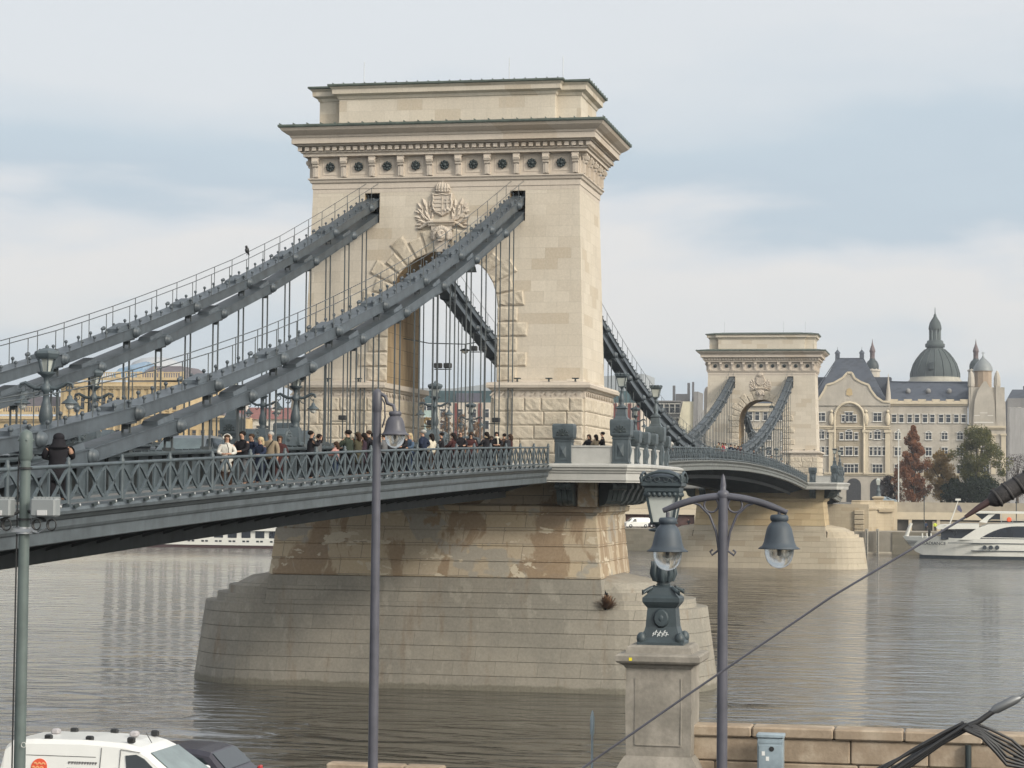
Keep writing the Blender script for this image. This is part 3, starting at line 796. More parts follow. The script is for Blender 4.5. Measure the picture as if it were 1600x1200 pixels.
def railing(name, label, xs, prof, y, detail=2, every=3):
    """xs: post positions"""
    t = thing(name, label, 'railing', (xs[0], y, prof(xs[0])-1.05), group='lattice railings along the deck edges')
    b = MB(); b.rings([[(x, y+.055*math.cos(PI*k/4), prof(x)-.03+.05*math.sin(PI*k/4)) for k in range(8)] for x in xs], True, True)
    b.build('top_rail', M['iron'], t)
    b = MB(); b.rings([[(x,y-.04,prof(x)-.96),(x,y+.04,prof(x)-.96),(x,y+.04,prof(x)-.88),(x,y-.04,prof(x)-.88)] for x in xs]); b.build('bottom_rail', M['iron'], t)
    lat = MB(); off = -.05 if y < 0 else .05
    pm = None
    for i, x in enumerate(xs):
        z = prof(x)
        if detail:
            if pm is None:
                p = MB(); p.tube([(0,0,-1.05),(0,0,-.9),(0,0,-.5),(0,0,-.06)], [.095,.07,.06,.06], 8); p.tube([(0,0,-.06),(0,0,.06),(0,0,.1),(0,0,.16),(0,0,.2)], [.07,.085,.05,.06,.01], 8); p.box(-.1,.1,-.09,.09,-1.06,-.98)
                pm = p.build('post', M['iron'], t, world=False); po = pm
            else:
                po = pm.copy(); COL.objects.link(po)
            po.parent = t; po.location = (x-xs[0], 0, z-(prof(xs[0])-1.05))
        if i == len(xs)-1: break
        x2 = xs[i+1]; nc = every
        for c in range(nc):
            a = x+(x2-x)*c/nc; e = x+(x2-x)*(c+1)/nc; za = prof(a); ze = prof(e)
            for (p0, z0, p1, z1) in ((a, za-.90, e, ze-.08), (a, za-.08, e, ze-.90)):
                if detail == 2:
                    dx, dz = p1-p0, z1-z0; pts = []
                    for q in range(6):      # curved flat bars bowing outward like the cast lattice
                        u = q/5; bow = .08*math.sin(PI*u*2)
                        pts.append((p0+dx*u, y+off*.2, z0+dz*u+bow*(1 if dz > 0 else -1)*-.6))
                    for q in range(5): lat.bar(pts[q], pts[q+1], .045, .085)
                else: lat.bar((p0, y, z0), (p1, y, z1), .04, .06)
            if c: lat.bar((a, y, za-.95), (a, y, za-.06), .05, .075)
            if detail == 2:
                m = (a+e)/2; zm = (za+ze)/2
                lat.lathe([(.02,-.03),(.06,0),(.02,.03)], (m, y+off*.2, zm-.49), 8, axis='Y')
    lat.build('lattice', M['iron'], t)
    if detail:     # small round lamps outside the foot of the railing
        kn = MB(); kn.sphere((0,0,0), .042, 8, 6)
        ko = None; cnt = 0
        bo = None
        for i in range(len(xs)-1):
            for c in range(every):
                a = xs[i]+(xs[i+1]-xs[i])*c/every; z = prof(a)-1.0; yy = y+(-.30 if y < 0 else .30)
                if cnt < 99:
                    if bo is None: st = MB(); st.bar((-.33,0,-.05), (-.06,0,0), .07, .08); bo = st.build('foot_lamp_bracket', M['iron_dark'], t, world=False); q = bo
                    else: q = bo.copy(); COL.objects.link(q)
                    q.parent = t; q.location = Vector((a+.03, yy, z))-Vector(t['_o'])
                if cnt < 99:
                    if ko is None: ko = kn.build('foot_lamp', M['smalllamp'], t, world=False); q = ko
                    else: q = ko.copy(); COL.objects.link(q)
                    q.parent = t; q.location = Vector((a+.05, yy, z))-Vector(t['_o']); cnt += 1
    return t
xs = [-1.83-3.6*k for k in range(1, 29)][::-1]; xs[-1] = -5.0
railing('deck_railing', 'lattice iron railing on the camera side of the nearer side span, people leaning on it', xs, rail_side, -7.08, 2)
railing('deck_railing', 'lattice iron railing on the far edge of the nearer side span', xs, rail_side, 7.08, 0)
xm = [2*XC+5.0+3.6*k for k in range(52)]+[L-5.0]
railing('deck_railing', 'long curved lattice railing on the camera side of the main span', xm, rail_main, -7.08, 1)
railing('deck_railing', 'lattice railing on the far edge of the main span', xm, rail_main, 7.08, 0)
xf = [L+2*XC+5.0+3.6*k for k in range(20)]
railing('deck_railing', 'lattice railing of the far side span beyond the farther tower', xf, rail_far, -7.08, 0)
# ------------------------------------------------------------------ chains
ZU = [26.99,24.77,22.65,20.72,18.98,17.35,15.83,14.51,13.32,12.35,11.6,11.1,10.8,10.6]
def zu_side(x):    # upper chain, near side span
    u = (-1.63-x)/7.2
    if u <= 0: return ZU[0]+(-u)*(ZU[0]-ZU[1])
    i = min(int(u), len(ZU)-2); f = u-i
    return ZU[i]*(1-f)+ZU[i+1]*f
def zu_main(x):
    t = (x-104.77)/97.8
    return 14.95+12.75*t*t
def chain(label, y, xs_up, xs_lo, zu, girder, group='suspension chains', side=1, extra_up=None, extra_lo=None):
    """xs_up / xs_lo: node positions; extra: end points inside the masonry"""
    t = thing('suspension_chain', label, 'suspension chain', (xs_up[0], y, girder(xs_up[0])), group=group)
    def run(xs, dz, nm, knobs, ends):
        b = MB(); nodes = list(xs)
        allx = sorted(list(xs)+[e for e in ends if e is not None])
        W, H = .34, .19
        for a, c in zip(allx[:-1], allx[1:]):
            za, zc = zu(a)+dz, zu(c)+dz
            d = Vector((c-a, 0, zc-za)).normalized(); nrm = Vector((-d.z, 0, d.x))
            def P(x, z, yy, h): 
                p = Vector((x, y+yy, z))+nrm*h; return tuple(p)
            # web plates pack + top flange
            b.rings([[P(a,za,-W,-H),P(a,za,W,-H),P(a,za,W,H),P(a,za,-W,H)], [P(c,zc,-W,-H),P(c,zc,W,-H),P(c,zc,W,H),P(c,zc,-W,H)]])
            b.rings([[P(a,za,-W-.05,H),P(a,za,W+.05,H),P(a,za,W+.05,H+.03),P(a,za,-W-.05,H+.03)], [P(c,zc,-W-.05,H),P(c,zc,W+.05,H),P(c,zc,W+.05,H+.03),P(c,zc,-W-.05,H+.03)]])
            b.rings([[P(a,za,-W-.03,-H-.02),P(a,za,W+.03,-H-.02),P(a,za,W+.03,-H+.001),P(a,za,-W-.03,-H+.001)], [P(c,zc,-W-.03,-H-.02),P(c,zc,W+.03,-H-.02),P(c,zc,W+.03,-H+.001),P(c,zc,-W-.03,-H+.001)]])
        b.build(nm, M['iron_chain'], t)
        for x in nodes:
            k = MB(); z = zu(x)+dz; sl = (zu(x+1)-zu(x-1))/2
            k.lathe([(.0,-.58),(.13,-.56),(.2,-.48),(.21,-.42),(.245,-.40),(.245,-.36),(.245,.36),(.245,.40),(.21,.42),(.2,.48),(.13,.56),(0,.58)], (x,y,z), 14, axis='Y', cap=False)
            # housing on the lower side of every joint
            sg = -1 if sl > 0 else 1
            pa = Vector((x+sg*.35,0,0)); 
            def HP(u, yy, h): return (x+sg*u, y+yy, z+sg*u*sl+h)
            k.rings([[HP(.25,-.3,.19),HP(.25,.3,.19),HP(.3,.24,.43),HP(.3,-.24,.43)], [HP(1.7,-.3,.19),HP(1.7,.3,.19),HP(1.65,.24,.37),HP(1.65,-.24,.37)]])
            k.rings([[HP(-.1,-.33,-.17),HP(-.1,.33,-.17),HP(-.1,.3,-.32),HP(-.1,-.3,-.32)], [HP(1.3,-.33,-.17),HP(1.3,.33,-.17),HP(.7,.3,-.27),HP(.7,-.3,-.27)]])
            if knobs: k.sphere(HP(1.72,-.3,.42), .085, 8, 6); k.sphere(HP(1.72,.3,.42), .085, 8, 6)
            k.build('chain_joint', M['iron_chain'], t)
        if knobs:
            k = MB()
            for a, c in zip(allx[:-1], allx[1:]):
                n = max(1, int(round((c-a)/1.2)))
                for i in range(n):
                    x = a+(c-a)*(i+.5)/n; z = zu(x)+dz
                    sl = (zu(x+.5)-zu(x-.5)); z0 = z+.2/math.cos(math.atan(sl))
                    for yy in (-.33,.33):
                        k.tube([(x,y+yy,z0),(x,y+yy,z0+.14)], .035, 5); k.sphere((x,y+yy,z0+.19), .07, 7, 5)
            k.build('bolt_heads', M['iron_chain'], t)
    run(xs_up, 0, 'upper_chain', True, extra_up or []); run(xs_lo, -.88, 'lower_chain', False, extra_lo or [])
    # hangers
    hm = None
    for lst, dz in ((xs_up, 0), (xs_lo, -.88)):
        for x in lst:
            z1 = zu(x)+dz; z0 = girder(x)
            if z1-z0 < .35: continue
            b = MB()
            for yy in (-.12,.12): b.bar((x,y+yy,z0), (x,y+yy,z1-.15), .06, .06)
            b.box(x-.14, x+.14, y-.16, y+.16, z0-.02, z0+.10); b.box(x-.1,x+.1,y-.1,y+.1,z1-.5,z1-.2)
            b.build('hanger', M['hanger'], t)
    # handrail on top
    b = MB(); xa, xb = min(xs_up), max(xs_up)
    if extra_up: xa = min(xa, min(extra_up)); xb = max(xb, max(extra_up))
    xa = max(xa, -75); n = int((xb-xa)/2.4)
    for yy in (-.36, .36):
        pts = []
        for i in range(n+1):
            x = xa+(xb-xa)*i/n; z = zu(x)+.2; pts.append((x, y+yy, z+.95)); b.tube([(x,y+yy,z),(x,y+yy,z+.95)], .018, 4)
        b.tube(pts, .018, 4)
    b.build('handrail', M['hanger'], t)
    return t
ups = [-1.63-7.2*k for k in range(12)]; los = [-5.2-7.2*k for k in range(11)]
gs = lambda x: rail_side(x)+.12
for s, nm in ((-1, 'camera side chain of the nearer side span, rising past the arch to the tower'), (1, 'far side chain of the nearer side span, rising to the left half of the tower')):
    chain(nm, s*4.27, ups, los, zu_side, gs, extra_up=[.9], extra_lo=[.9])
half = [2*XC+1.63+7.2*k for k in range(14)]; um = [x for x in half if x < 104]
um = um+[2*104.77-x for x in um][::-1]
hl = [2*XC+5.2+7.2*k for k in range(14)]; lm = [x for x in hl if x < 103]; lm = lm+[2*104.77-x for x in lm][::-1]
gm = lambda x: rail_main(x)+.12
for s, nm in ((-1, 'camera side chain of the main span, sagging between the two towers'), (1, 'far side chain of the main span, seen through the arch of the nearer tower')):
    chain(nm, s*4.27, um, lm, zu_main, gm, extra_up=[6.0, L+.9], extra_lo=[6.0, L+.9])
uf = [L+6.93+1.63+7.2*k for k in range(11)]; lf = [L+6.93+5.2+7.2*k for k in range(10)]
zf = lambda x: zu_side(L+6.93-x); gf = lambda x: rail_far(x)+.12
for s, nm in ((-1, 'camera side chain of the far side span behind the farther tower'), (1, 'far side chain of the far side span seen through the farther arch')):
    chain(nm, s*4.27, uf, lf, zf, gf, extra_up=[L+6.0], extra_lo=[L+6.0])
def water_mat():
    t = NT('river_water', .05, spec=.5)
    t.b.inputs['IOR'].default_value = 1.5
    f = t.noise(.02, detail=4)
    t.col(t.ramp(f, [(.3, (.058,.053,.043)), (.7, (.048,.046,.040))]))
    a = t.noise(1.0, t.mapping((1.0,.7,1)), 4, .6, .5)
    m = t.noise(1.0, t.mapping((.22,.15,1), rot=(0,0,.3)), 6, .62, .8)
    c = t.noise(1.0, t.mapping((.035,.016,1)), 4, .55, .6)
    rg = t.n('ShaderNodeTexNoise'); rg.noise_type = 'RIDGED_MULTIFRACTAL'; rg.normalize = True
    for k_, v_ in (('Scale', 1.0), ('Detail', 3), ('Roughness', .5), ('Lacunarity', 2.2), ('Offset', .9), ('Gain', 1.6), ('Distortion', .5)): rg.inputs[k_].default_value = v_
    t.l(t.mapping((.42,.17,1), rot=(0,0,-.12)), rg.inputs['Vector'])
    h = t.math('ADD', t.math('MULTIPLY', a, .38), t.math('MULTIPLY', m, 1.6))
    patch = t.ramp(t.noise(1.0, t.mapping((.03,.012,1), loc=(3,9,0)), 3, .5), [(.38, (.25,.25,.25)), (.62, (1,1,1))])
    h = t.math('ADD', h, t.math('MULTIPLY', t.math('MULTIPLY', rg.outputs['Fac'], 2.3), patch))
    h = t.math('MULTIPLY', h, t.math('ADD', .55, t.math('MULTIPLY', c, .9)))
    t.bump(h, 1.0, .10)
    t.l(t.math('ADD', .0, t.math('MULTIPLY', c, .09)), t.b.inputs['Roughness'])
    return t.m
M['water'] = water_mat()
b = MB(); b.add([(-78.0,-700,0),(286,-700,0),(286,900,0),(-78.0,900,0)], [(0,1,2,3)])
struct(tag(b.build('river_water', M['water']), 'grey brown rippled river under the bridge', 'river'))
# ------------------------------------------------------------------ candelabra standing on the stiffening girders
def candelabrum(label, x, y, z, group='candelabra on the bridge girders'):
    t = thing('candelabrum', label, 'candelabrum', (x,y,z), group=group)
    b = MB()
    b.bbox(x-.42, x+.42, y-.34, y+.34, z, z+.16, .03)
    b.rings([rect_ring(x-.34,x+.34,y-.28,y+.28,z+.16), rect_ring(x-.3,x+.3,y-.26,y+.26,z+.34), rect_ring(x-.2,x+.2,y-.18,y+.18,z+.66), rect_ring(x-.16,x+.16,y-.16,y+.16,z+.72)])
    b.build('pedestal', M['iron'], t)
    for s in (-1, 1):
        b = MB(); pts = []
        b.prism([(s*.36+x, z),(s*1.9+x, z),(s*1.9+x, z+.42),(s*1.75+x, z+.60),(s*1.45+x, z+.64),(s*1.2+x, z+.5),(s*.9+x, z+.34),(s*.36+x, z+.34)], 'Y', y-.2, y+.2)
        b.lathe([(.06,-.26),(.20,-.24),(.24,-.2),(.24,.2),(.20,.24),(.06,.26)], (x+s*1.55, y, z+.36), 12, axis='Y')
        for k in range(8): b.sphere((x+s*1.55+.15*math.cos(k*PI/4), y-.25, z+.36+.15*math.sin(k*PI/4)), .05, 6, 4)
        b.build('side_volute', M['iron'], t)
    b = MB()
    b.lathe([(.15,.7),(.19,.74),(.12,.8),(.17,.92),(.2,1.05),(.17,1.25),(.10,1.5),(.08,1.72),(.13,1.76),(.15,1.84),(.12,1.92),(.07,2.0),(.08,2.12),(.17,2.2),(.26,2.26),(.26,2.3)], (x,y,z), 12)
    b.build('column', M['iron'], t)
    for s in (-1, 1):       # arms carry a bell lamp each, across the bridge
        b = MB()
        arm = [(x,y+s*.08,z+1.86),(x,y+s*.3,z+1.84),(x,y+s*.48,z+1.92),(x,y+s*.62,z+2.0),(x,y+s*.76,z+1.97),(x,y+s*.8,z+1.86)]
        b.tube(arm, [.06,.06,.065,.055,.04,.03], 6)
        b.tube([(x,y+s*(.30+.10*math.cos(a)),z+1.74+.10*math.sin(a)) for a in [k*PI/4 for k in range(8)]], .022, 5)
        b.tube([(x,y+s*(.68+.09*math.cos(a)),z+1.84+.09*math.sin(a)) for a in [k*PI/4 for k in range(8)]], .02, 5)
        b.tube([(x,y+s*.7,z+1.78),(x,y+s*.7,z+1.64)], .02, 5)
        b.build('scroll_arm', M['iron'], t)
        b = MB(); b.lathe([(.03,1.66),(.07,1.62),(.08,1.56),(.2,1.46),(.24,1.42),(.23,1.41),(.02,1.5)], (x,y+s*.7,z), 12); h = b.build('bell_shade', M['iron'], t)
        b = MB(); b.lathe([(.13,1.43),(.12,1.34),(.07,1.27),(.01,1.25)], (x,y+s*.7,z), 10, cap=False); b.build('lamp_glass', M['lampwhite'], t)
    def q(w, zz): return [(x+w*math.cos(PI/6+k*PI/3), y+w*math.sin(PI/6+k*PI/3), z+zz) for k in range(6)]
    b = MB(); b.rings([q(.11,2.3), q(.19,2.66)]); b.build('lantern_glass', M['glassgrey'], t)
    b = MB()
    for k in range(6):
        a = PI/6+k*PI/3; b.bar((x+.16*math.cos(a),y+.16*math.sin(a),z+2.28), (x+.27*math.cos(a),y+.27*math.sin(a),z+2.68), .03, .03)
        b.sphere((x+.30*math.cos(a),y+.30*math.sin(a),z+2.82), .075, 6, 4)
    b.rings([q(.29,2.66), q(.34,2.72), q(.38,2.80), q(.33,2.88), q(.12,2.96)])
    b.lathe([(.05,2.95),(.06,3.0),(.01,3.06)], (x,y,z), 8)
    b.build('lantern_crown', M['iron'], t)
    return t
_cl = {}
C0 = candelabrum('candelabrum on the camera side girder, nearest to the left edge under the crossing chains', -64.7, -4.05, rail_side(-64.7)+.14)
specs = [(-64.7, 4.05, 'candelabrum on the far side girder at the very left edge'),
 (-41.3, -4.05, 'candelabrum on the camera side girder in front of the left edge of the nearer tower'),
 (-41.5, 4.05, 'candelabrum with scroll arms on the far side girder, before the yellow stone palace'),
 (-18.6, -4.05, 'candelabrum on the camera side girder standing in the opening of the nearer arch'),
 (-20.4, 4.05, 'candelabrum on the far side girder, left of the nearer tower before the red roof'),
 (25.6, 4.05, 'small dark candelabrum seen inside the nearer arch before the modern facade'),
 (25.6, -4.05, 'candelabrum of the main span just right of the nearer tower'),
 (48, -4.05, 'candelabrum of the main span right behind the balcony lanterns'), (48, 4.05, 'candelabrum on the far girder of the main span near the balcony lanterns'),
 (160, -4.05, 'candelabrum before the farther tower at its right leg'), (160, 4.05, 'candelabrum before the farther tower at its left edge'),
 (181, -4.05, 'candelabrum at the foot of the farther arch on the camera side'), (181, 4.05, 'candelabrum at the foot of the farther arch on the far side')]
for x, y, lb in specs:
    pf = rail_side if x < 0 else rail_main
    dup(C0, (x, y, pf(x)+.14), lb)
# small flood lamps on brackets clamped to hangers
def clamp_light(label, x, y, z, w=.9, n=2, group='flood lamps clamped to the hangers'):
    t = thing('flood_lamp', label, 'flood lamp', (x,y,z), group=group)
    b = MB(); b.bar((x,y+w/2,z), (x,y-w/2,z), .05, .05); b.build('bracket', M['iron_dark'], t)
    for k in range(n):
        yy = y+w*.28*(1 if k else -1)
        c = MB(); c.bbox(x-.15, x+.15, yy-.2, yy+.2, z+.06, z+.32, .03); c.build('lamp_head', M['dark_black'], t)
p = at(692, 577, 'X', -12); clamp_light('pair of black flood lamps on a bracket left of the far chain in the arch', -12, p.y, p.z)
p = at(747, 550, 'X', -8); clamp_light('pair of black flood lamps right under the far chain in the arch', -8, p.y, p.z)
p = at(768, 662, 'X', -8); clamp_light('single black flood lamp low at the right jamb of the nearer arch', -8, p.y, p.z, .9, 1)
p = at(668, 666, 'X', -8); clamp_light('single black flood lamp low at the left jamb of the nearer arch', -8, p.y, p.z, .7, 1)
p = at(528, 658, 'X', -6); clamp_light('small dark lamp on a tee bracket before the left leg of the nearer tower', -6, p.y, p.z, .9, 1)
# wire across the arch with a hanging lamp
b = MB(); a0 = Vector((3, 3.1, 19.9)); a1 = Vector((3, -3.1, 19.95)); b.tube([a0, a0.lerp(a1,.25)-Vector((0,0,.3)), a0.lerp(a1,.6)-Vector((0,0,.38)), a1], .03, 5)
tag(b.build('lamp_wire', M['iron_dark']), 'thin wire spanning the opening of the nearer arch', 'wire')
t = thing('hanging_lamp', 'small lamp hanging from the wire across the nearer arch', 'lamp', (3,-.6,19.2))
b = MB(); b.tube([(3,-.6,19.56),(3,-.6,19.3)], .02, 5); b.build('hanger_rod', M['iron_dark'], t)
b = MB(); b.lathe([(.05,.2),(.28,.12),(.3,.06),(.02,.05)], (3,-.6,19.1), 12); b.build('lamp_shade', M['iron_dark'], t)
b = MB(); b.lathe([(.2,.08),(.18,-.02),(.02,-.1)], (3,-.6,19.08), 10, cap=False); b.build('lamp_glass', M['lampwhite'], t)
t = thing('bird', 'small dark bird perched on the chain handrail high on the left', 'bird', tuple(at(386,392,'Y',4.27)))
p = at(386,391,'Y',4.27); b = MB(); b.sphere(tuple(p), .13, 8, 6, sc=(1.2,.8,1.1)); b.sphere((p.x-.1,p.y,p.z+.15), .07, 7, 5); b.tube([(p.x+.1,p.y,p.z-.05),(p.x+.3,p.y,p.z-.2)], [.06,.03], 5); b.tube([(p.x,p.y,p.z-.1),(p.x,p.y,p.z-.25)], .015, 4); b.add([(p.x-.16,p.y-.02,p.z+.15),(p.x-.16,p.y+.02,p.z+.15),(p.x-.22,p.y,p.z+.14)],[(0,1,2)])
b.build('body', M['dark_black'], t)
# ------------------------------------------------------------------ near quay
M['pole_grey'] = paint('street_pole_paint', (.082,.082,.10,1), .42)
M['pole_green'] = paint('grey_green_pole', (.10,.125,.12,1), .45)
M['shade_blue'] = paint('blue_grey_shade_paint', (.050,.064,.080,1), .55)
def glass(name, c, rough=.1, tr=.85):
    t = NT(name, rough); t.col(c); t.b.inputs['Transmission Weight'].default_value = tr; t.b.inputs['IOR'].default_value = 1.1; return t.m
M['bowl'] = glass('clear_lamp_bowl', (.70,.71,.70,1), .22, .9)
def concrete(name, c1, c2):
    t = NT(name, .9, spec=.2); n = t.noise(1.2, detail=7, rough=.65); f = t.noise(12, detail=5)
    c = t.ramp(n, [(.36, tuple(x*.8 for x in c2)), (.5, c2), (.62, c1)]); s = t.noise(1.0, t.mapping((2.5,2.5,.5)), 6, .6)
    c = t.mix(t.math('MULTIPLY', t.ramp(s, [(.5,(0,0,0)),(.75,(1,1,1))]), .5), c, tuple(x*.5 for x in c2[:3]))
    c = t.mix(.25, c, t.ramp(f, [(.3, tuple(x*.7 for x in c2[:3])), (.7, c1)]))
    t.col(c); t.bump(f, .35, .02); return t.m
M['ped'] = concrete('pedestal_limestone', (.33,.30,.26), (.24,.22,.19))
M['wallstone'] = concrete('quay_wall_limestone', (.42,.345,.265), (.31,.24,.175))
b = MB(); b.add([(-260,-300,4.65),(-78.1,-300,4.65),(-78.1,300,4.65),(-260,300,4.65)], [(0,1,2,3)])
struct(tag(b.build('quay_road', M['asphalt']), 'asphalt road on the near quay', 'road'))
b = MB(); b.box(-78.5, -78.0, -300, 300, -2, 4.64); struct(tag(b.build('quay_wall', M['wallstone']), 'stone river wall below the near quay road', 'quay wall'))
# parapet wall of big blocks, right of the pedestal
t = thing('parapet_wall', 'river parapet wall of large beige limestone blocks at the bottom right', 'wall', (-78,-30,4.65))
b = MB(); y = -23.6; rn = random.Random(4); zt = 6.5
while y > -44:
    w_ = rn.choice([1.35,1.6,1.5]); b.bbox(-78.42, -77.75, y-w_+.02, y, zt-.21, zt, .03); y -= w_
b.build('coping', M['wallstone'], t)
b = MB()
for r_, (z0, z1) in enumerate(((5.82,6.28),(5.40,5.80),(4.65,5.38))):
    y = -23.62-[0,-.9,0][r_]*1
    while y > -44:
        w_ = rn.choice([1.3,1.75,1.5,.9]); b.bbox(-78.34, -77.85, y-w_+.02, y, z0, z1, .025); y -= w_
b.build('block_courses', M['wallstone'], t)
b = MB(); b.box(-78.3,-77.9,-44,-23.7,4.65,6.3); b.build('joint_mortar', plain('dark_joint_mortar', (.07,.055,.04,1), .95, var=.1), t)
p = at(1513, 1170, 'X', -78.4); b = MB(); b.tube([(-78.44,p.y,6.28),(-78.44,p.y,5.0)], .06, 8); b.build('drain_pipe', M['iron_dark'], t)
# low block wall behind the van
y0 = at(513,1192,'X',-79.4).y; y1 = at(695,1192,'X',-79.4).y
t = thing('low_wall', 'short low beige stone wall at the bottom centre behind the tall lamp pole', 'wall', (-79.4,(y0+y1)/2,4.65))
b = MB(); m = [y0, y0-.98, y0-1.6, y1]
for a, c in zip(m[:-1], m[1:]): b.bbox(-79.62, -79.2, c+.01, a-.01, 5.47, 5.65, .03)
b.build('coping', M['wallstone'], t); b = MB()
for a, c in zip(m[:-1], m[1:]): b.bbox(-79.58, -79.24, c+.02, a-.02, 4.65, 5.46, .02)
b.build('block_course', M['wallstone'], t)
# cabinet
p = at(1203.5,1133,'X',-79.0)
M['cab'] = paint('pale_blue_grey_cabinet', (.27,.33,.37,1), .4)
t = thing('utility_cabinet', 'pale blue grey electrical cabinet with stickers before the parapet wall', 'cabinet', (-79.0,p.y,4.65))
b = MB(); b.bbox(-79.0,-78.68,p.y-.25,p.y+.25,4.65,6.35,.012); b.build('body', M['cab'], t)
b = MB(); b.bbox(-79.03,-78.65,p.y-.27,p.y+.27,6.36,6.43,.012); b.box(-79.01,-78.99,p.y-.245,p.y+.245,6.26,6.30); b.build('lid', M['cab'], t)
b = MB(); b.bbox(-79.02,-79.0,p.y-.22,p.y+.22,5.1,6.22,.005); d_ = b.build('door', M['cab'], t)
b = MB()
for (a, c, d, e) in ((.16,.1,6.02,6.1),(.08,.02,5.92,6.0)): b.box(-79.026,-79.02,p.y+c,p.y+a,d,e)
b.build('sticker', plain('white_sticker', (.7,.7,.68,1), .6, var=0), t)
b = MB(); b.lathe([(.05,-.01),(.05,.0)], (-79.02,p.y-.03,6.15), 10, axis='X'); b.build('round_badge', M['dark_black'], t)
# stone pedestal with the cast iron lantern
pc = at(1036, 1005, 'X', -78.3); PX, PY, PZ = -78.3, pc.y, 8.06
t = thing('lamp_pedestal', 'tall square limestone pedestal with moulded cap rising from the quay wall', 'pedestal', (PX,PY,4.65))
def sq(w, z, x=PX, y=PY): return rect_ring(x-w, x+w, y-w, y+w, z)
b = MB(); b.rings([sq(.86,3.5), sq(.86,5.55), sq(.83,5.62), sq(.74,5.80), sq(.66,5.92)]); b.build('plinth', M['ped'], t)
b = MB(); b.rings([sq(.635,5.90), sq(.655,6.9), sq(.64,7.66)])
for s in (-1,1):
    for rr in (1,):
        b.rings([[(PX-.66,PY+s*.44,6.15),(PX-.66,PY+s*.47,6.15),(PX-.66,PY+s*.47,7.45),(PX-.66,PY+s*.44,7.45)],[(PX-.664,PY+s*.44,6.15),(PX-.664,PY+s*.455,6.15),(PX-.664,PY+s*.455,7.45),(PX-.664,PY+s*.44,7.45)]])
b.box(PX-.666,PX-.64,PY-.45,PY+.45,6.13,6.15)
b.build('shaft', M['ped'], t)
b = MB(); b.rings([sq(.66,7.64), sq(.70,7.70), sq(.80,7.74), sq(.83,7.78), sq(.83,7.88), sq(.80,7.91), sq(.66,7.93), sq(.63,8.04), sq(.58,8.08)]); b.build('cap', M['ped'], t)
b = MB(); b.box(PX-.836,PX-.83,PY+.50,PY+.56,7.79,7.85); b.build('yellow_marker', plain('yellow_marker_paint', (.75,.62,.03,1), .5, var=0), t)
t = thing('quay_lantern', 'ornate grey green cast iron lantern standing on the square stone pedestal', 'lantern', (PX,PY,8.08))
M['iron2'] = paint('pedestal_lantern_iron', (.045,.060,.068,1), .45)
z = 8.08
b = MB(); b.rings([sq(.46,z), sq(.46,z+.05), sq(.40,z+.10), sq(.37,z+.14), sq(.31,z+.35), sq(.28,z+.72), sq(.33,z+.78), sq(.37,z+.84), sq(.37,z+.92), sq(.30,z+.98), sq(.20,z+1.12), sq(.12,z+1.16)])
for sx in (-1,1):
    for sy in (-1,1):
        b.sphere((PX+sx*.38,PY+sy*.38,z+.12), .10, 8, 6, sc=(1,1,1.3)); b.tube([(PX+sx*.2,PY+sy*.2,z+1.12),(PX+sx*.32,PY+sy*.32,z+1.05),(PX+sx*.36,PY+sy*.36,z+1.0),(PX+sx*.36,PY+sy*.36,z+1.08)], [.04,.04,.03,.02], 6)
b.build('base', M['iron2'], t)
b = MB(); b.lathe([(.02,0),(.13,-.01),(.16,-.03),(.13,-.05)], (PX-.30,PY,z+.52), 10, axis='X', sy=1.2); b.sphere((PX-.33,PY,z+.52), .07, 7, 5, sc=(.5,1,1.3)); b.build('relief_badge', M['iron2'], t)
b = MB()
for k, (yy, zz) in enumerate(((.16,.20),(.11,.24),(.07,.18),(.03,.23),(-.02,.19),(-.06,.24),(-.10,.20))):
    xx = PX-.375+.055*.6; b.bar((PX-.362,PY+yy,z+zz-.03), (PX-.356,PY+yy-.03,z+zz+.05), .006, .013)
    b.bar((PX-.362,PY+yy,z+zz+.02), (PX-.36,PY+yy-.06,z+zz), .006, .012)
b.build('graffiti_scribble', plain('white_scribble', (.6,.62,.62,1), .6, var=0), t)
b = MB(); b.lathe([(.12,1.14),(.15,1.17),(.12,1.2),(.19,1.27),(.22,1.38),(.20,1.5),(.15,1.6),(.1,1.62)], (PX,PY,z), 16)
for k in range(8):
    a = k*PI/4; b.tube([(PX+.17*math.cos(a),PY+.17*math.sin(a),z+1.25),(PX+.225*math.cos(a),PY+.225*math.sin(a),z+1.4),(PX+.21*math.cos(a),PY+.21*math.sin(a),z+1.56),(PX+.24*math.cos(a),PY+.24*math.sin(a),z+1.64)], [.05,.06,.045,.012], 6)
b.build('acanthus_bulb', M['iron2'], t)
b = MB(); b.lathe([(.10,1.6),(.075,1.75),(.07,2.05),(.10,2.1),(.07,2.14),(.08,2.2),(.30,2.24),(.30,2.28),(.18,2.30),(.18,2.36),(.28,2.38),(.28,2.42)], (PX,PY,z), 14); b.build('stem', M['iron2'], t)
M['milk'] = plain('milky_lantern_pane', (.50,.52,.49,1), .25, var=.08, nscale=3)
b = MB(); b.rings([sq(.20,z+2.42), sq(.30,z+2.98)]); b.build('lantern_glass', M['milk'], t)
b = MB()
for sx in (-1,1):
    for sy in (-1,1): b.bar((PX+sx*.205,PY+sy*.205,z+2.40), (PX+sx*.325,PY+sy*.325,z+3.05), .05, .05)
b.rings([sq(.31,z+2.98), sq(.345,z+3.03), sq(.345,z+3.1), sq(.40,z+3.14), sq(.40,z+3.2), sq(.36,z+3.23)])
for k in range(6):      # scalloped apron below the crown
    for sg in (-1,1):
        for ax in (0,1):
            o_ = -.26+.104*k; c = (PX+(sg*.33 if ax else o_), PY+(o_ if ax else sg*.33), z+2.965); b.sphere(c, .05, 7, 5)
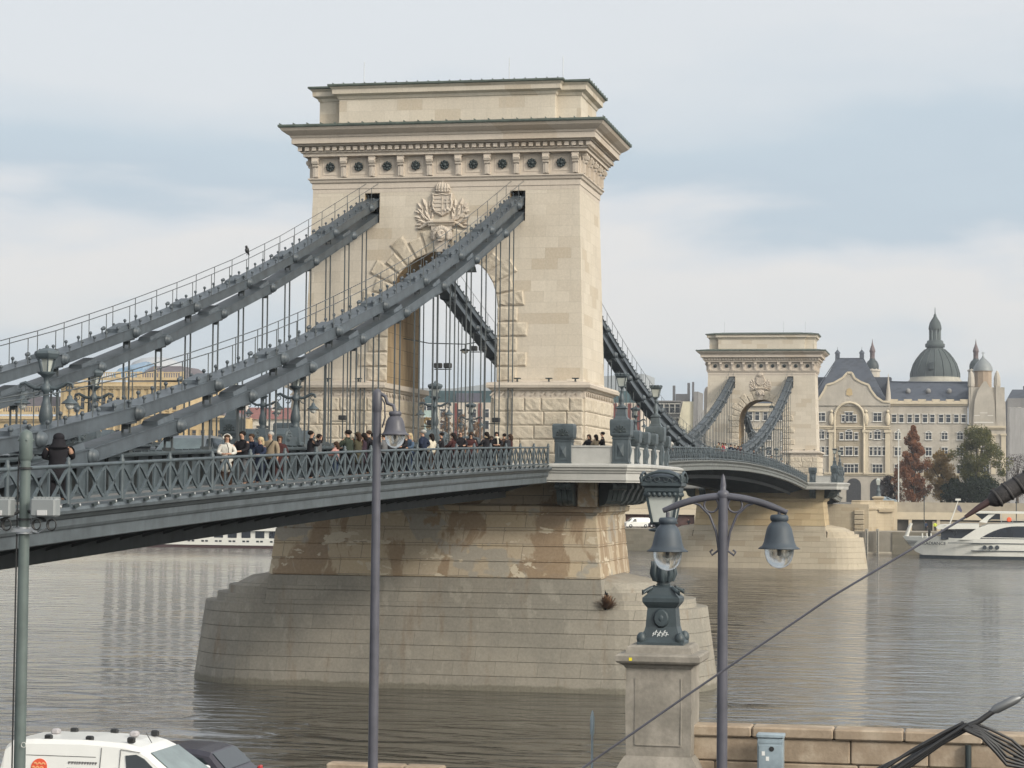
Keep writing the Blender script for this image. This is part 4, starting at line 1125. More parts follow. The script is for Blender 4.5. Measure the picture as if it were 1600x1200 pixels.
b.build('lantern_frame', M['iron2'], t)
b = MB()
for ax in (0,1):
    for sg in (-1,1):
        def Q(u, zz, d=0): return (PX+sg*(.375+d), PY+u, z+zz) if ax == 0 else (PX+u, PY+sg*(.375+d), z+zz)
        arc = [Q(.40*math.cos(PI*k/10), 3.2+.21*math.sin(PI*k/10), .03) for k in range(11)]
        b.tube(arc, .028, 6)
        b.tube([Q(.22*math.cos(PI*k/8), 3.2+.12*math.sin(PI*k/8), .02) for k in range(9)], .014, 5)
        for s2 in (-1,1):
            b.tube([Q(s2*(.27+.06*math.cos(a)), 3.27+.05*math.sin(a), .02) for a in [k*PI/4 for k in range(9)]], .013, 5)
            b.tube([Q(s2*(.09+.05*math.cos(a)), 3.26+.05*math.sin(a), .02) for a in [k*PI/4 for k in range(9)]], .013, 5)
            b.tube([Q(s2*.40, 3.2, .02), Q(s2*.42,3.3,.03), Q(s2*.38,3.36,.03)], .025, 5)
b.build('crown_fretwork', M['iron2'], t)
b = MB(); b.rings([sq(.35,z+3.22), sq(.34,z+3.32), sq(.25,z+3.40), sq(.1,z+3.46)]); b.build('lantern_roof', M['shade_blue'], t)
# bell lamps on street poles
def bell(root, x, y, z, w, mat='shade_blue'):
    """rim centre x,y,z ; w rim radius"""
    b = MB(); k = w
    b.lathe([(.04*k,1.62*k),(.36*k,1.60*k),(.42*k,1.54*k),(.44*k,1.44*k),(.42*k,1.32*k),(.36*k,1.28*k),(.40*k,1.22*k),(.50*k,1.12*k),(.60*k,.92*k),(.67*k,.6*k),(.735*k,.3*k),(.82*k,.12*k),(1.0*k,0),(.99*k,-.03*k),(.7*k,.02*k)], (x,y,z), 28, cap=False)
    b.build('bell_shade', M[mat], root)
    b = MB(); b.lathe([(.70*k,0),(.685*k,-.28*k),(.58*k,-.6*k),(.40*k,-.82*k),(.15*k,-.93*k),(.02*k,-.95*k)], (x,y,z), 20, cap=False); b.build('glass_bowl', M['bowl'], root)
    b = MB(); b.lathe([(.09*k,.2*k),(.09*k,-.3*k),(.02*k,-.35*k)], (x,y,z), 8); b.build('bulb', M['lampwhite'], root)
D = 26.
p = CAM+(FW+RT*(1130-800)/FPX-UP*(780-600)/FPX)*D; X, Y = p.x, p.y
def at_x(px, py): return at(px, py, 'X', X)
t = thing('street_lamp', 'double armed street lamp with two blue grey bell shades, right of the stone pedestal', 'street lamp', (X,Y,4.65))
zt = at_x(1132,772).z
b = MB(); b.tube([(X,Y,4.65),(X,Y,6.5),(X,Y,zt-.7),(X,Y,zt)], [.075,.066,.06,.055], 14); b.lathe([(.12,4.65),(.12,5.3),(.07,5.7)], (X,Y,0), 14); b.build('pole', M['pole_grey'], t)
b = MB(); b.lathe([(.055,zt-.05),(.075,zt),(.06,zt+.03),(.03,zt+.05),(.035,zt+.10),(.02,zt+.2),(.002,zt+.24)], (X,Y,0), 12); b.build('spike', M['pole_grey'], t)
for sg in (-1, 1):
    tip = at_x(1036 if sg < 0 else 1230, 798 if sg < 0 else 801)
    a0 = Vector((X,Y,zt-.02)); pts = []
    for k in range(9):
        u = k/8; q = a0.lerp(tip, u); q.z += 0.13*math.sin(PI*u)*.28+(-.0); pts.append(q)
    b = MB(); b.tube(pts, [.042]*7+[.036,.03], 8)
    b.build('arm', M['pole_grey'], t)
    b = MB(); yy = 1 if tip.y > Y else -1
    br = [(X,Y+yy*.05,zt-.66),(X,Y+yy*.08,zt-.45),(X,Y+yy*.16,zt-.25),(X,Y+yy*.28,zt-.13),(X,Y+yy*.42,zt-.085)]
    b.tube([br[0],(X,Y+yy*.13,zt-.72),(X,Y+yy*.15,zt-.68),(X,Y+yy*.12,zt-.655)], .014, 6); b.tube(br, .016, 6)
    b.tube([(X,Y+yy*(.14+.085*math.cos(a)),zt-.13+.085*math.sin(a)) for a in [k*PI/8 for k in range(17)]], .013, 6)
    b.build('curled_brace', M['pole_grey'], t)
    hc = at_x(1043, 861) if sg < 0 else at_x(1217.5, 857)
    b = MB(); b.tube([(X,hc.y,hc.z+.36),(X,hc.y,hc.z+.46)], .022, 8); b.build('drop_rod', M['pole_grey'], t)
    bell(t, X, hc.y, hc.z, .247)
D = 38.
p = CAM+(FW+RT*(587.5-800)/FPX-UP*(800-600)/FPX)*D; X, Y = p.x, p.y
t = thing('street_lamp', 'tall single armed street lamp with grey bell shade, in front of the river pier', 'street lamp', (X,Y,4.65))
zt = at(590,612,'X',X).z
b = MB(); b.tube([(X,Y,4.65),(X,Y,8),(X,Y,zt)], [.09,.082,.068], 14); b.lathe([(.16,4.65),(.15,5.6),(.09,6.0)], (X,Y,0), 14); b.lathe([(.075,zt-.35),(.085,zt-.3),(.08,zt-.02),(.05,zt+.03),(.01,zt+.05)], (X,Y,0), 12); b.build('pole', M['pole_grey'], t)
hc = at(617, 679, 'X', X)
b = MB(); b.tube([(X,Y-.05,zt-.03),(X,Y-.14,zt-.08),(X,(Y+hc.y)/2-.02,zt-.2),(X,hc.y+.03,hc.z+.5),(X,hc.y,hc.z+.38)], .032, 8); b.build('arm', M['pole_grey'], t)
b = MB(); b.tube([(X,Y-.07,zt-.1),(X,Y-.13,zt-.2),(X,Y-.14,zt-.45),(X,Y-.09,zt-.62)], .014, 6); b.build('curled_brace', M['pole_grey'], t)
bell(t, X, hc.y, hc.z, .25, 'pole_grey')
D = 26.
p = CAM+(FW+RT*(38.5-800)/FPX-UP*(800-600)/FPX)*D; X, Y = p.x, p.y
t = thing('light_pole', 'grey green steel pole at the left edge carrying two box floodlights', 'pole', (X,Y,4.65))
zt = at(40,672,'X',X).z
b = MB(); b.tube([(X,Y,4.65),(X,Y,8.5),(X,Y,zt-.25)], [.070,.068,.060], 16); b.build('pole', M['pole_green'], t)
b = MB(); b.lathe([(.062,zt-.36),(.078,zt-.33),(.082,zt-.1),(.07,zt-.03),(.03,zt),(.005,zt+.01)], (X,Y,0), 16)
for k in range(4): b.sphere((X+.083*math.cos(k*PI/2+.5),Y+.083*math.sin(k*PI/2+.5),zt-.12), .014, 6, 4)
b.build('cap', M['pole_green'], t)
b = MB(); b.tube([(X-.03,Y+.07,zt-.3),(X-.03,Y+.08,zt-.6),(X-.03,Y+.083,6.5)], .010, 5)
for zz in (zt-.45, zt-1.05): b.lathe([(.084,-.012),(.084,.012)], (X,Y,zz), 14)
b.build('strapped_cable', M['dark_black'], t)
for sg in (-1, 1):
    c = at(71 if sg > 0 else 1, 793, 'X', X-.1)
    b = MB(); b.bbox(c.x-.09,c.x+.09,c.y-.155,c.y+.155,c.z-.11,c.z+.11,.02)
    for k in range(6): b.box(c.x-.08,c.x+.09,c.y-.14+.05*k,c.y-.13+.05*k,c.z+.105,c.z+.125)
    b.build('floodlight_housing', M['glassgrey2'] if 'glassgrey2' in M else plain('light_grey_housing', (.22,.235,.24,1), .5, var=.05), t)
    b = MB(); b.box(c.x-.105,c.x-.088,c.y-.06,c.y+.06,c.z-.09,c.z-.03); b.build('rating_plate', plain('plate_grey', (.5,.5,.5,1), .5, var=0), t)
    b = MB(); b.tube([(X,Y,c.z-.02),(c.x,c.y+sg*.16*0,c.z-.15)], .02, 6)
    for j, (oy, rr) in enumerate(((.09,.055),(-.10,.06))):
        for q in range(3): b.tube([(c.x-.05+.012*q,c.y+oy+rr*math.cos(a)*(1-.1*q),c.z-.20+rr*1.1*math.sin(a)) for a in [k*PI/6 for k in range(13)]], .008, 5)
    b.build('cable_coil', M['dark_black'], t)
cl = at(38.5, 830, 'X', X)
b = MB(); b.lathe([(.095,-.03),(.095,.05)], (X,Y,cl.z), 14); b.box(X-.1,X+.1,Y-.12,Y+.12,cl.z-.01,cl.z+.03); b.tube([(X-.06,Y+.12,cl.z+.05),(X-.06,Y+.2,cl.z+.0),(X-.06,Y+.35,cl.z+.06)], .008, 5); b.tube([(X-.06,Y-.12,cl.z),(X-.06,Y-.2,cl.z-.02),(X-.06,Y-.32,cl.z+.05)], .008, 5); b.build('clamp', M['steel'], t)
b = MB(); cc = at(37,1164,'X',X-.08); b.tube([(X-.082,cc.y+.03*math.cos(a),cc.z+.03*math.sin(a)) for a in [k*PI/6 for k in range(13)]], .005, 4); b.build('sticker', M['lampwhite'], t)
# slender mooring post
p = at(925,1190,'X',-77.9); z1 = at(925,1110,'X',-77.9).z
t = thing('marker_post', 'slender grey post at the river edge left of the stone pedestal', 'post', (-77.9,p.y,4.9))
b = MB(); b.tube([(-77.9,p.y,3.5),(-77.9,p.y,z1-.5)], .025, 8); b.lathe([(.03,z1-.5),(.045,z1-.45),(.045,z1-.15),(.03,z1-.08),(.01,z1)], (-77.9,p.y,0), 10); b.build('pole', M['cab'], t)
# cables at the right: guy wire with its thick insulated head, and the bundle at the lower right
def P(px, py, D): return CAM+(FW+RT*(px-800)/FPX-UP*(py-600)/FPX)*D
t = thing('guy_wire', 'thin dark guy wire crossing the view diagonally from lower centre to right edge', 'wire', tuple(P(1250,1000,15)))
b = MB(); b.tube([P(860,1235,15), P(1080,1082,15), P(1300,932,15), P(1512,806,15)], .0085, 6); b.build('wire', M['pole_grey'], t)
b = MB(); b.tube([P(1508,808,15), P(1530,793,15), P(1548,782,15)], [.012,.022,.026], 8); b.build('end_sleeve', plain('dark_red_sleeve', (.045,.022,.022,1), .6, var=.2), t)
b = MB(); a0 = P(1544,786,15); a1 = P(1645,726,15); d = a1-a0; dn = d.normalized(); u_ = dn.cross(Vector((1,0,0))).normalized(); v_ = dn.cross(u_)
prof = [(0,.02),(.05,.045),(.1,.058),(.35,.064),(.6,.06),(.8,.066),(1,.06)]
b.rings([[tuple(a0+d*u+(u_*math.cos(k*PI/6)+v_*math.sin(k*PI/6))*r_) for k in range(12)] for u, r_ in prof], True, True)
for j in range(5):
    c = a0+d*(.12+.17*j); b.tube([c+(u_*math.cos(k*PI/6)+v_*math.sin(k*PI/6))*.06+dn*.02*k/12 for k in range(13)], .012, 5)
b.build('bound_cable_head', plain('dark_bitumen_binding', (.035,.032,.033,1), .7, var=.4, nscale=14, bump=.5), t)
t = thing('cable_bundle', 'loose bundle of black cables hanging from a steel turnbuckle at the bottom right corner', 'cables', tuple(P(1500,1150,12)))
b = MB(); b.tube([P(1548,1112,12),P(1556,1108,12),P(1586,1093,12),P(1594,1090,12)], [.012,.026,.026,.014], 10); b.tube([P(1592,1091,12),P(1640,1062,12)], .012, 6); b.build('turnbuckle', plain('dull_turnbuckle_steel', (.17,.175,.18,1), .45, .6, var=.2), t)
b = MB(); rn = random.Random(11)
b.tube([P(1552,1111,12),P(1528,1128,12),P(1500,1139,12),P(1450,1172,12),P(1380,1210,12)], .016, 7)
for k in range(9):
    o = rn.uniform(-9,7); e = rn.uniform(-6,26); q = rn.uniform(-5,9)
    b.tube([P(1512+o,1132+o*.5,12-.02*k),P(1472,1150+q+e*.3,12-.02*k),P(1425,1176+q+e*.6,12-.02*k),P(1365,1210+e,12-.02*k)], .009+.003*rn.random(), 6)
for k in range(7):
    o = rn.uniform(-6,6)
    b.tube([P(1500+o,1136,12-.02*k),P(1522+k*2,1126+k*4.6+o*.6,12-.03*k),P(1548+k*1.5,1134+k*7.5+o,12-.03*k),P(1575+o,1156+k*6.5,12-.03*k),P(1612,1184+k*3,12-.03*k)], .009, 6)
b.tube([P(1585,1180,12),P(1594,1195,12),P(1597,1215,12)], .01, 6)
b.build('cables', plain('black_cable_rubber', (.02,.02,.022,1), .5, var=.2), t)
# ------------------------------------------------------------------ vehicles
M['white_paint'] = plain('white_van_paint', (.68,.68,.66,1), .3, var=.03)
M['dark_paint'] = plain('dark_plum_car_paint', (.035,.033,.045,1), .25, var=.05)
M['silver_paint'] = plain('grey_blue_car_paint', (.17,.19,.21,1), .3, var=.05)
M['car_glass'] = plain('dark_car_glass', (.02,.026,.03,1), .08, var=0, spec=.8)
M['windscreen'] = plain('pale_windscreen', (.16,.20,.20,1), .1, var=.2, nscale=2, spec=.8)
M['tyre'] = plain('tyre_rubber', (.02,.02,.02,1), .9, var=0)
def vehicle(name, label, cat, loc, rz, Lg, W, prof, belt, wins, paintm, wheel_x, wr=.33, group=None, ws=None, rear=None):
    """prof: (x, z) roofline front to back; body is lofted with tumblehome above the belt line; built in local space, front = +x"""
    t = thing(name, label, cat, loc, rz, group)
    b = MB(); rs = []
    top = prof
    n = len(top)
    def hw(z): return W/2 if z <= belt else W/2-(z-belt)*.22
    rs = []
    for x, z in top:
        h = hw(z); zb = .22
        e = .08
        ring = [(x,-W/2+.04,zb),(x,-W/2,zb+.12),(x,-W/2,min(belt,z-.03)),(x,-h-.0,max(z-e,min(belt,z-.02))),(x,-h+.09,z),(x,h-.09,z),(x,h,max(z-e,min(belt,z-.02))),(x,W/2,min(belt,z-.03)),(x,W/2,zb+.12),(x,W/2-.04,zb)]
        rs.append(ring)
    b.rings(rs, True, False); b.build('body', paintm, t, world=False)
    for poly in wins:
        for s in (-1, 1):
            def q(x, z, o): return (x, s*(hw(z)+o), z)
            g = MB(); g.rings([[q(x,z,-.02) for x, z in poly],[q(x,z,.006) for x, z in poly]]); g.build('side_window', M['car_glass'], t, world=False)
    for nm, seg, mt in (('windscreen', ws, M['windscreen']), ('rear_window', rear, M['car_glass'])):
        if seg:
            (xa, za), (xb, zb_) = seg; d = Vector((xb-xa,0,zb_-za)).normalized(); nn = Vector((-d.z,0,d.x)); nn = nn if nn.z > 0 else -nn
            g = MB(); A = []
            for (x, z) in ((xa,za),(xb,zb_)):
                for s in (-1,1): A.append(Vector((x, s*(hw(z)-.10), z)))
            lo = [tuple(v+nn*.002) for v in (A[0],A[1],A[3],A[2])]; hi = [tuple(v+nn*.02) for v in (A[0],A[1],A[3],A[2])]
            g.rings([lo, hi]); g.build(nm, mt, t, world=False)
    for x in wheel_x:
        for s in (-1,1):
            g = MB(); g.lathe([(wr*.6,-.1),(wr*.95,-.1),(wr,-.07),(wr,.07),(wr*.95,.1),(wr*.6,.1)], (x,s*(W/2-.09),wr), 18, axis='Y'); wo = g.build('wheel', M['tyre'], t, world=False)
            g = MB(); g.lathe([(.02,-.105),(wr*.6,-.1),(wr*.6,.1),(.02,.105)], (x,s*(W/2-.09),wr), 12, axis='Y'); g.build('rim', M['steel'], wo, world=False)
    for s in (-1,1):
        g = MB(); g.bbox(top[0][0]-.12,top[0][0]+.02,s*W*.36-.14,s*W*.36+.14,.6,.76,.03); g.build('headlight', M['lampwhite'], t, world=False)
        g = MB(); g.bbox(top[-1][0]-.02,top[-1][0]+.05,s*W*.4-.09,s*W*.4+.09,.72,.98,.02); g.build('tail_light', plain('red_lens', (.35,.02,.02,1), .3, var=0), t, world=False)
        g = MB(); mx = wins[0][0][0]; g.bbox(mx-.1,mx+.06,*sorted((s*(W/2+.02),s*(W/2+.2))),belt-.02,belt+.16,.03); g.build('wing_mirror', paintm, t, world=False)
    return t
pv = P(190, 1150, 40.5)
vprof = [(2.2,.55),(2.18,.8),(2.05,.93),(1.45,1.12),(1.30,1.17),(.62,1.66),(.45,1.74),(.2,1.80),(-.6,1.84),(-1.6,1.83),(-2.0,1.80),(-2.12,1.7),(-2.2,1.2),(-2.22,.5)]
vx = -83.4; vyc = at(180,1150,'X',vx).y
van = vehicle('van', 'white panel van with roof rack feet and a round red logo on the near quay', 'van', (vx, vyc-.3, 4.65), -PI/2, 4.4, 1.82, vprof, 1.08, [[(1.12,1.10),(.30,1.12),(.22,1.60),(.42,1.62),(.58,1.55)]], M['white_paint'], (1.35,-1.35), ws=((1.28,1.185),(.66,1.64)))
for x in (.25,-.55,-1.35):
    for s in (-1,1): g = MB(); g.bbox(x-.07,x+.07,s*.60-.05,s*.60+.05,1.8,1.91,.02); g.build('roof_rack_foot', M['dark_black'], van, world=False)
mv_ = plain('grey_vent', (.35,.33,.34,1), .6, var=.1)
for x in (.0,-1.55): g = MB(); g.bbox(x-.08,x+.08,.12,.28,1.82,1.93,.03); g.build('roof_vent', mv_, van, world=False)
# side towards the camera is local -y after the quarter turn (front to the right)
def side_disc(cx, cz, r, name, mat, o=.006, seg=24):
    y_ = -(1.82/2-(max(cz,1.08)-1.08)*.22)
    g = MB(); ring0 = [(cx+r*math.cos(2*PI*k/seg), -(1.82/2-(max(cz+r*math.sin(2*PI*k/seg),1.08)-1.08)*.22)-o, cz+r*math.sin(2*PI*k/seg)) for k in range(seg)]
    ring1 = [(p[0],p[1]+.02,p[2]) for p in ring0]; g.rings([ring0, ring1]); return g.build(name, mat, van, world=False)
def seam(x0, z0, x1, z1):
    g = MB(); n = 6
    for k in range(n):
        a = (x0+(x1-x0)*k/n, z0+(z1-z0)*k/n); c = (x0+(x1-x0)*(k+1)/n, z0+(z1-z0)*(k+1)/n)
        f = lambda q: (q[0], -(1.82/2-(max(q[1],1.08)-1.08)*.22)-.002, q[1])
        g.bar(f(a), f(c), .008, .008)
    return g.build('door_seam', M['dark_black'], van, world=False)
seam(.12,.45,.12,1.70); seam(-.25,.45,-.25,1.72); seam(-1.75,.45,-1.75,1.72); seam(.12,1.70,.5,1.66); seam(1.2,1.08,1.25,.5)
g = MB(); g.bbox(.17,.32,-.955,-.92,.98,1.02,.01); g.build('door_handle', M['dark_black'], van, world=False)
g = MB(); g.tube([(.42,.0,1.74),(.30,.0,1.93)], .008, 5); g.build('aerial', M['dark_black'], van, world=False)
side_disc(-1.42, 1.34, .155, 'red_logo', plain('red_logo_paint', (.62,.09,.04,1), .4, var=0))
g = MB()
for (x0_, x1_, zz) in ((-1.52,-1.30,1.41),(-1.55,-1.33,1.34),(-1.50,-1.28,1.27)):
    yy = -(1.82/2-(zz-1.08)*.22)-.009
    n = 9; pr = [(x0_+(x1_-x0_)*k/n, zz+.018*math.sin(k*1.9)) for k in range(n+1)]
    for a, c in zip(pr[:-1], pr[1:]): g.bar((a[0],yy,a[1]),(c[0],yy,c[1]),.012,.022)
g.build('logo_lettering', plain('orange_lettering', (.85,.45,.22,1), .4, var=0), van, world=False)
g = MB(); rn = random.Random(2)
for (x0_, n, zz, h) in ((-.86,11,1.44,.05),(-.88,15,1.335,.028)):
    x = x0_
    for k in range(n):
        wd = rn.uniform(.022,.04)*(1.15 if h > .04 else .85); yy = -(1.82/2-(zz-1.08)*.22)-.006
        g.box(x,x+.012,yy,yy+.012,zz-h/2,zz+h/2); g.box(x,x+wd,yy,yy+.012,zz+h/2-.012,zz+h/2); g.box(x,x+wd*.8,yy,yy+.012,zz-.006,zz+.006); x += wd+.014
g.build('side_lettering', plain('grey_lettering', (.2,.19,.2,1), .5, var=0), van, world=False)
g = MB(); g.box(-1.7,-.35,-.80,-.775,1.545,1.555); g.build('door_rail', M['dark_black'], van, world=False)
cprof = [(2.0,.5),(1.98,.72),(1.8,.86),(.95,1.0),(.30,1.33),(.1,1.39),(-.4,1.42),(-1.0,1.41),(-1.28,1.36),(-1.64,1.02),(-1.78,.9),(-1.85,.5)]
cx_ = -81.0; cyc = at(322,1160,'X',cx_).y
vehicle('car', 'dark plum hatchback partly hidden behind the white van', 'car', (cx_, cyc+.95, 4.68), PI/2, 4.0, 1.7, cprof, .92, [[(.75,.96),(.05,.97),(.0,1.30),(.28,1.28)],[(-.05,.97),(-.75,.98),(-.85,1.28),(-.08,1.31)],[(-.85,.99),(-1.45,1.0),(-1.15,1.26),(-.95,1.28)]], M['dark_paint'], (1.25,-1.2), .31, ws=((.92,1.02),(.34,1.32)), rear=((-1.31,1.33),(-1.62,1.04)))
sprof = [(2.3,.6),(2.28,.88),(2.1,1.0),(1.15,1.12),(.55,1.56),(.35,1.64),(-.4,1.68),(-1.6,1.64),(-2.0,1.55),(-2.3,1.1),(-2.35,.6)]
zr = rail_side(-45)-1.15
vehicle('car', 'grey blue sport utility car crossing the bridge behind the railing, left of the strollers', 'car', (-46.2,-1.6,zr), PI, 4.7, 1.85, sprof, 1.08, [[(1.0,1.12),(.1,1.12),(.05,1.55),(.5,1.53)],[(0,1.12),(-.95,1.12),(-1.0,1.56),(-.0,1.58)],[(-1.05,1.12),(-1.95,1.15),(-1.75,1.5),(-1.1,1.55)]], M['silver_paint'], (1.45,-1.4), .36, ws=((1.1,1.14),(.58,1.54)), rear=((-2.03,1.54),(-2.28,1.12)))
zr = rail_side(-66)-1.15
vehicle('car', 'grey car on the bridge roadway behind the person in black at the left', 'car', (-64.5,-1.6,zr), PI, 4.2, 1.8, cprof, .92, [[(.75,.96),(.05,.97),(.0,1.30),(.28,1.28)],[(-.05,.97),(-.75,.98),(-.85,1.28),(-.08,1.31)]], M['silver_paint'], (1.25,-1.2), .31, ws=((.92,1.02),(.34,1.32)), rear=((-1.31,1.33),(-1.62,1.04)))
# ------------------------------------------------------------------ opposite bank
M['quay_stone'] = limestone('far_quay_stone', (.24,.215,.17), (.17,.155,.12), (.10,.095,.07), 1.8, .6, .02)
M['bank_stone'] = limestone('embankment_stone', (.44,.37,.27), (.38,.315,.225), (.30,.25,.18), 1.6, .6, .01)
M['bank_grey'] = plain('embankment_concrete', (.33,.29,.23,1), .9, var=.15, nscale=.6)
M['bank_light'] = plain('embankment_light_band', (.52,.45,.34,1), .9, var=.08, nscale=.6)
M['ground'] = plain('city_ground', (.13,.125,.115,1), .95, var=.2, nscale=.2)
M['quay_top'] = plain('lower_quay_paving', (.26,.235,.195,1), .9, var=.15, nscale=.4)
b = MB(); b.box(285.2, 300.2, -700, 900, -2, 4.1); q = struct(tag(b.build('lower_quay', M['quay_top']), 'paved lower quay on the opposite bank', 'quay'))
b = MB(); b.box(285.0, 285.19, -700, -16.5, -2, 4.05); b.box(285.0, 285.19, -9.5, 900, -2, 4.05)
for k in range(20): b.box(284.9, 285.0, 24+k*9, 24.6+k*9, -1, 4.0)
struct(tag(b.build('quay_wall', M['quay_stone']), 'dark mossy river wall of the opposite quay', 'quay wall'))
b = MB(); b.box(300.3, 2400, -1200, 1600, -2, 9.0); struct(tag(b.build('city_ground', M['ground']), 'street level ground of the opposite bank', 'ground'))
pass
# upper retaining wall with terrace parapet
def Yp(px, X): return at(px, 785, 'X', X).y
t = thing('embankment_wall', 'long beige embankment wall with a pale band and dark arcade, right of the stone pillar', 'embankment', (300,-30,4.1))
ya, yb = Yp(1402,299.5), -160.
b = MB(); b.box(299.4,300.2,yb,ya,7.62,9.45); b.build('parapet_band', M['bank_grey'], t)
b = MB(); b.box(299.0,300.2,yb,ya,6.2,7.6); b.box(298.9,299.6,ya,ya+.9,4.1,9.5); b.build('pale_band', M['bank_light'], t)
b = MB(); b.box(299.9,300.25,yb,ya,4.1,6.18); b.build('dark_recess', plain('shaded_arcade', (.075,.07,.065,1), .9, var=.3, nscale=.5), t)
for k in range(9):
    yy = ya-2.4-k*5.2
    if k in (0,1): 
        b = MB(); b.box(299.1,299.8,yy-.3,yy+.3,4.1,6.18); b.build('support_column', M['bank_light'], t)
b = MB(); b.box(299.3,299.9,yb,ya-6.5,4.1,5.9, t=0); b.build('sloped_plinth', M['bank_grey'], t)
t = thing('embankment_wall', 'beige embankment wall left of the farther pier behind the parked cars', 'embankment', (300,40,4.1))
ya, yb = 160., Yp(1066,299.5)-6
b = MB(); b.box(299.4,300.2,yb,ya,7.7,9.4); b.build('parapet_band', M['bank_light'], t)
b = MB(); b.box(299.2,300.2,yb,ya,6.6,7.66); b.build('pale_band', plain('cream_band', (.60,.52,.40,1), .9, var=.05), t)
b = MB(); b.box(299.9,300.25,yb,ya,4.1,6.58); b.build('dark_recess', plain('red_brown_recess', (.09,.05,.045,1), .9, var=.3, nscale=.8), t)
b = MB()
for k in range(12): b.box(299.2,299.8,yb+3+k*7,yb+3.6+k*7,4.1,6.6)
b.build('support_columns', M['bank_light'], t)
# abutment of the bridge on the far side
t = thing('bridge_abutment', 'curved stone abutment with banded pilasters between the farther pier and the square pillar', 'abutment', (292,-8,0))
b = MB(); yA, yB = Yp(1290,288), Yp(1345,288)
b.rings([[(286.5,-12.2,z),(286.5,14,z),(300,14,z),(300,-12.2,z)] for z in (-1,4.1,9.0)]); b.build('bridge_seat', M['bank_stone'], t)
b = MB()
curve = [(287,-9.0),(287.2,-10.6),(288.4,-11.8),(290,-12.6),(292,-13.0),(294,-13.3),(296,-14.6),(297,-16.4)]
def off(o): return [(x-o, y-o*.6) for x, y in curve]
ins = [(300,-16.4),(300,-9)]
def ring(o, z): return [(x,y,z) for x, y in off(o)]+[(x,y,z) for x,y in ins]
b.rings([ring(.0,-1), ring(0,8.0)]); b.rings([ring(.28,8.0), ring(.34,8.2), ring(.34,8.36), ring(.12,8.5), ring(.12,9.5), ring(.22,9.55), ring(.22,9.72)])
b.build('curved_wall', M['bank_stone'], t)
b = MB()
for k in range(9):
    z0 = .1+k*.88; b.bbox(286.0,287.6,-11.4,-9.6,z0,z0+.78,.08)
b.build('banded_pilaster', M['bank_stone'], t)
b = MB()
for k in range(14): 
    u = k/13; b.box(294.5+2.2*u-.3,294.5+2.2*u,-13.9-2.4*u-.12,-13.9-2.4*u+.12,7.6,8.0)
b.build('dentil_row', M['bank_stone'], t)
pY = Yp(1372,296); 
t = thing('pillar', 'square banded stone pillar at the head of the ramp on the opposite quay', 'pillar', (297,pY,4.1))
b = MB(); 
for k in range(7): b.bbox(296.2,297.8,pY-.85,pY+.85,4.1+k*.84,4.1+k*.84+.82,.05)
b.build('shaft', M['bank_stone'], t)
b = MB(); b.rings([rect_ring(296.1,297.9,pY-.95,pY+.95,9.98), rect_ring(295.95,298.05,pY-1.1,pY+1.1,10.2), rect_ring(295.95,298.05,pY-1.1,pY+1.1,10.35), rect_ring(296.3,297.7,pY-.7,pY+.7,10.5)]); b.build('cap', M['bank_stone'], t)
t = thing('quay_lantern', 'weathered green lantern statue on the square pillar of the opposite quay', 'lantern', (297,pY,10.5))
b = MB(); b.lathe([(.6,10.5),(.5,10.8),(.35,11.3),(.5,11.5),(.3,11.8),(.18,12.3),(.3,12.6)], (297,pY,0), 10); b.build('base', M['iron'], t)
b = MB(); b.rings([rect_ring(296.75,297.25,pY-.25,pY+.25,12.6), rect_ring(296.6,297.4,pY-.4,pY+.4,13.5), rect_ring(296.8,297.2,pY-.2,pY+.2,13.9)]); b.build('lantern_head', M['glassgrey'], t)
# ramp and wooden fender posts
b = MB(); y0, y1 = -16.4, -9.6
b.prism([(284.5,.2),(296,4.12),(296,3.6),(284.5,-.6)], 'Y', y0, y1); struct(tag(b.build('ramp', M['bank_grey']), 'stone boat ramp running down into the river', 'ramp'))
for k, px in enumerate((1354,1371)):
    p = at(px, 850, 'X', 284.4); t = thing('fender_post', ['pale weathered timber post left of the boat ramp','pale weathered timber post right of the boat ramp'][k], 'post', (284.4,p.y,-1))
    b = MB(); b.bbox(284.1,284.6,p.y-.28,p.y+.28,-1,4.6,.05); b.build('shaft', plain('weathered_timber', (.36,.33,.28,1), .9, var=.25, nscale=3), t)
    b = MB(); b.box(284.05,284.1,p.y-.05,p.y+.05,0,4.3); b.build('groove', M['iron_dark'], t)
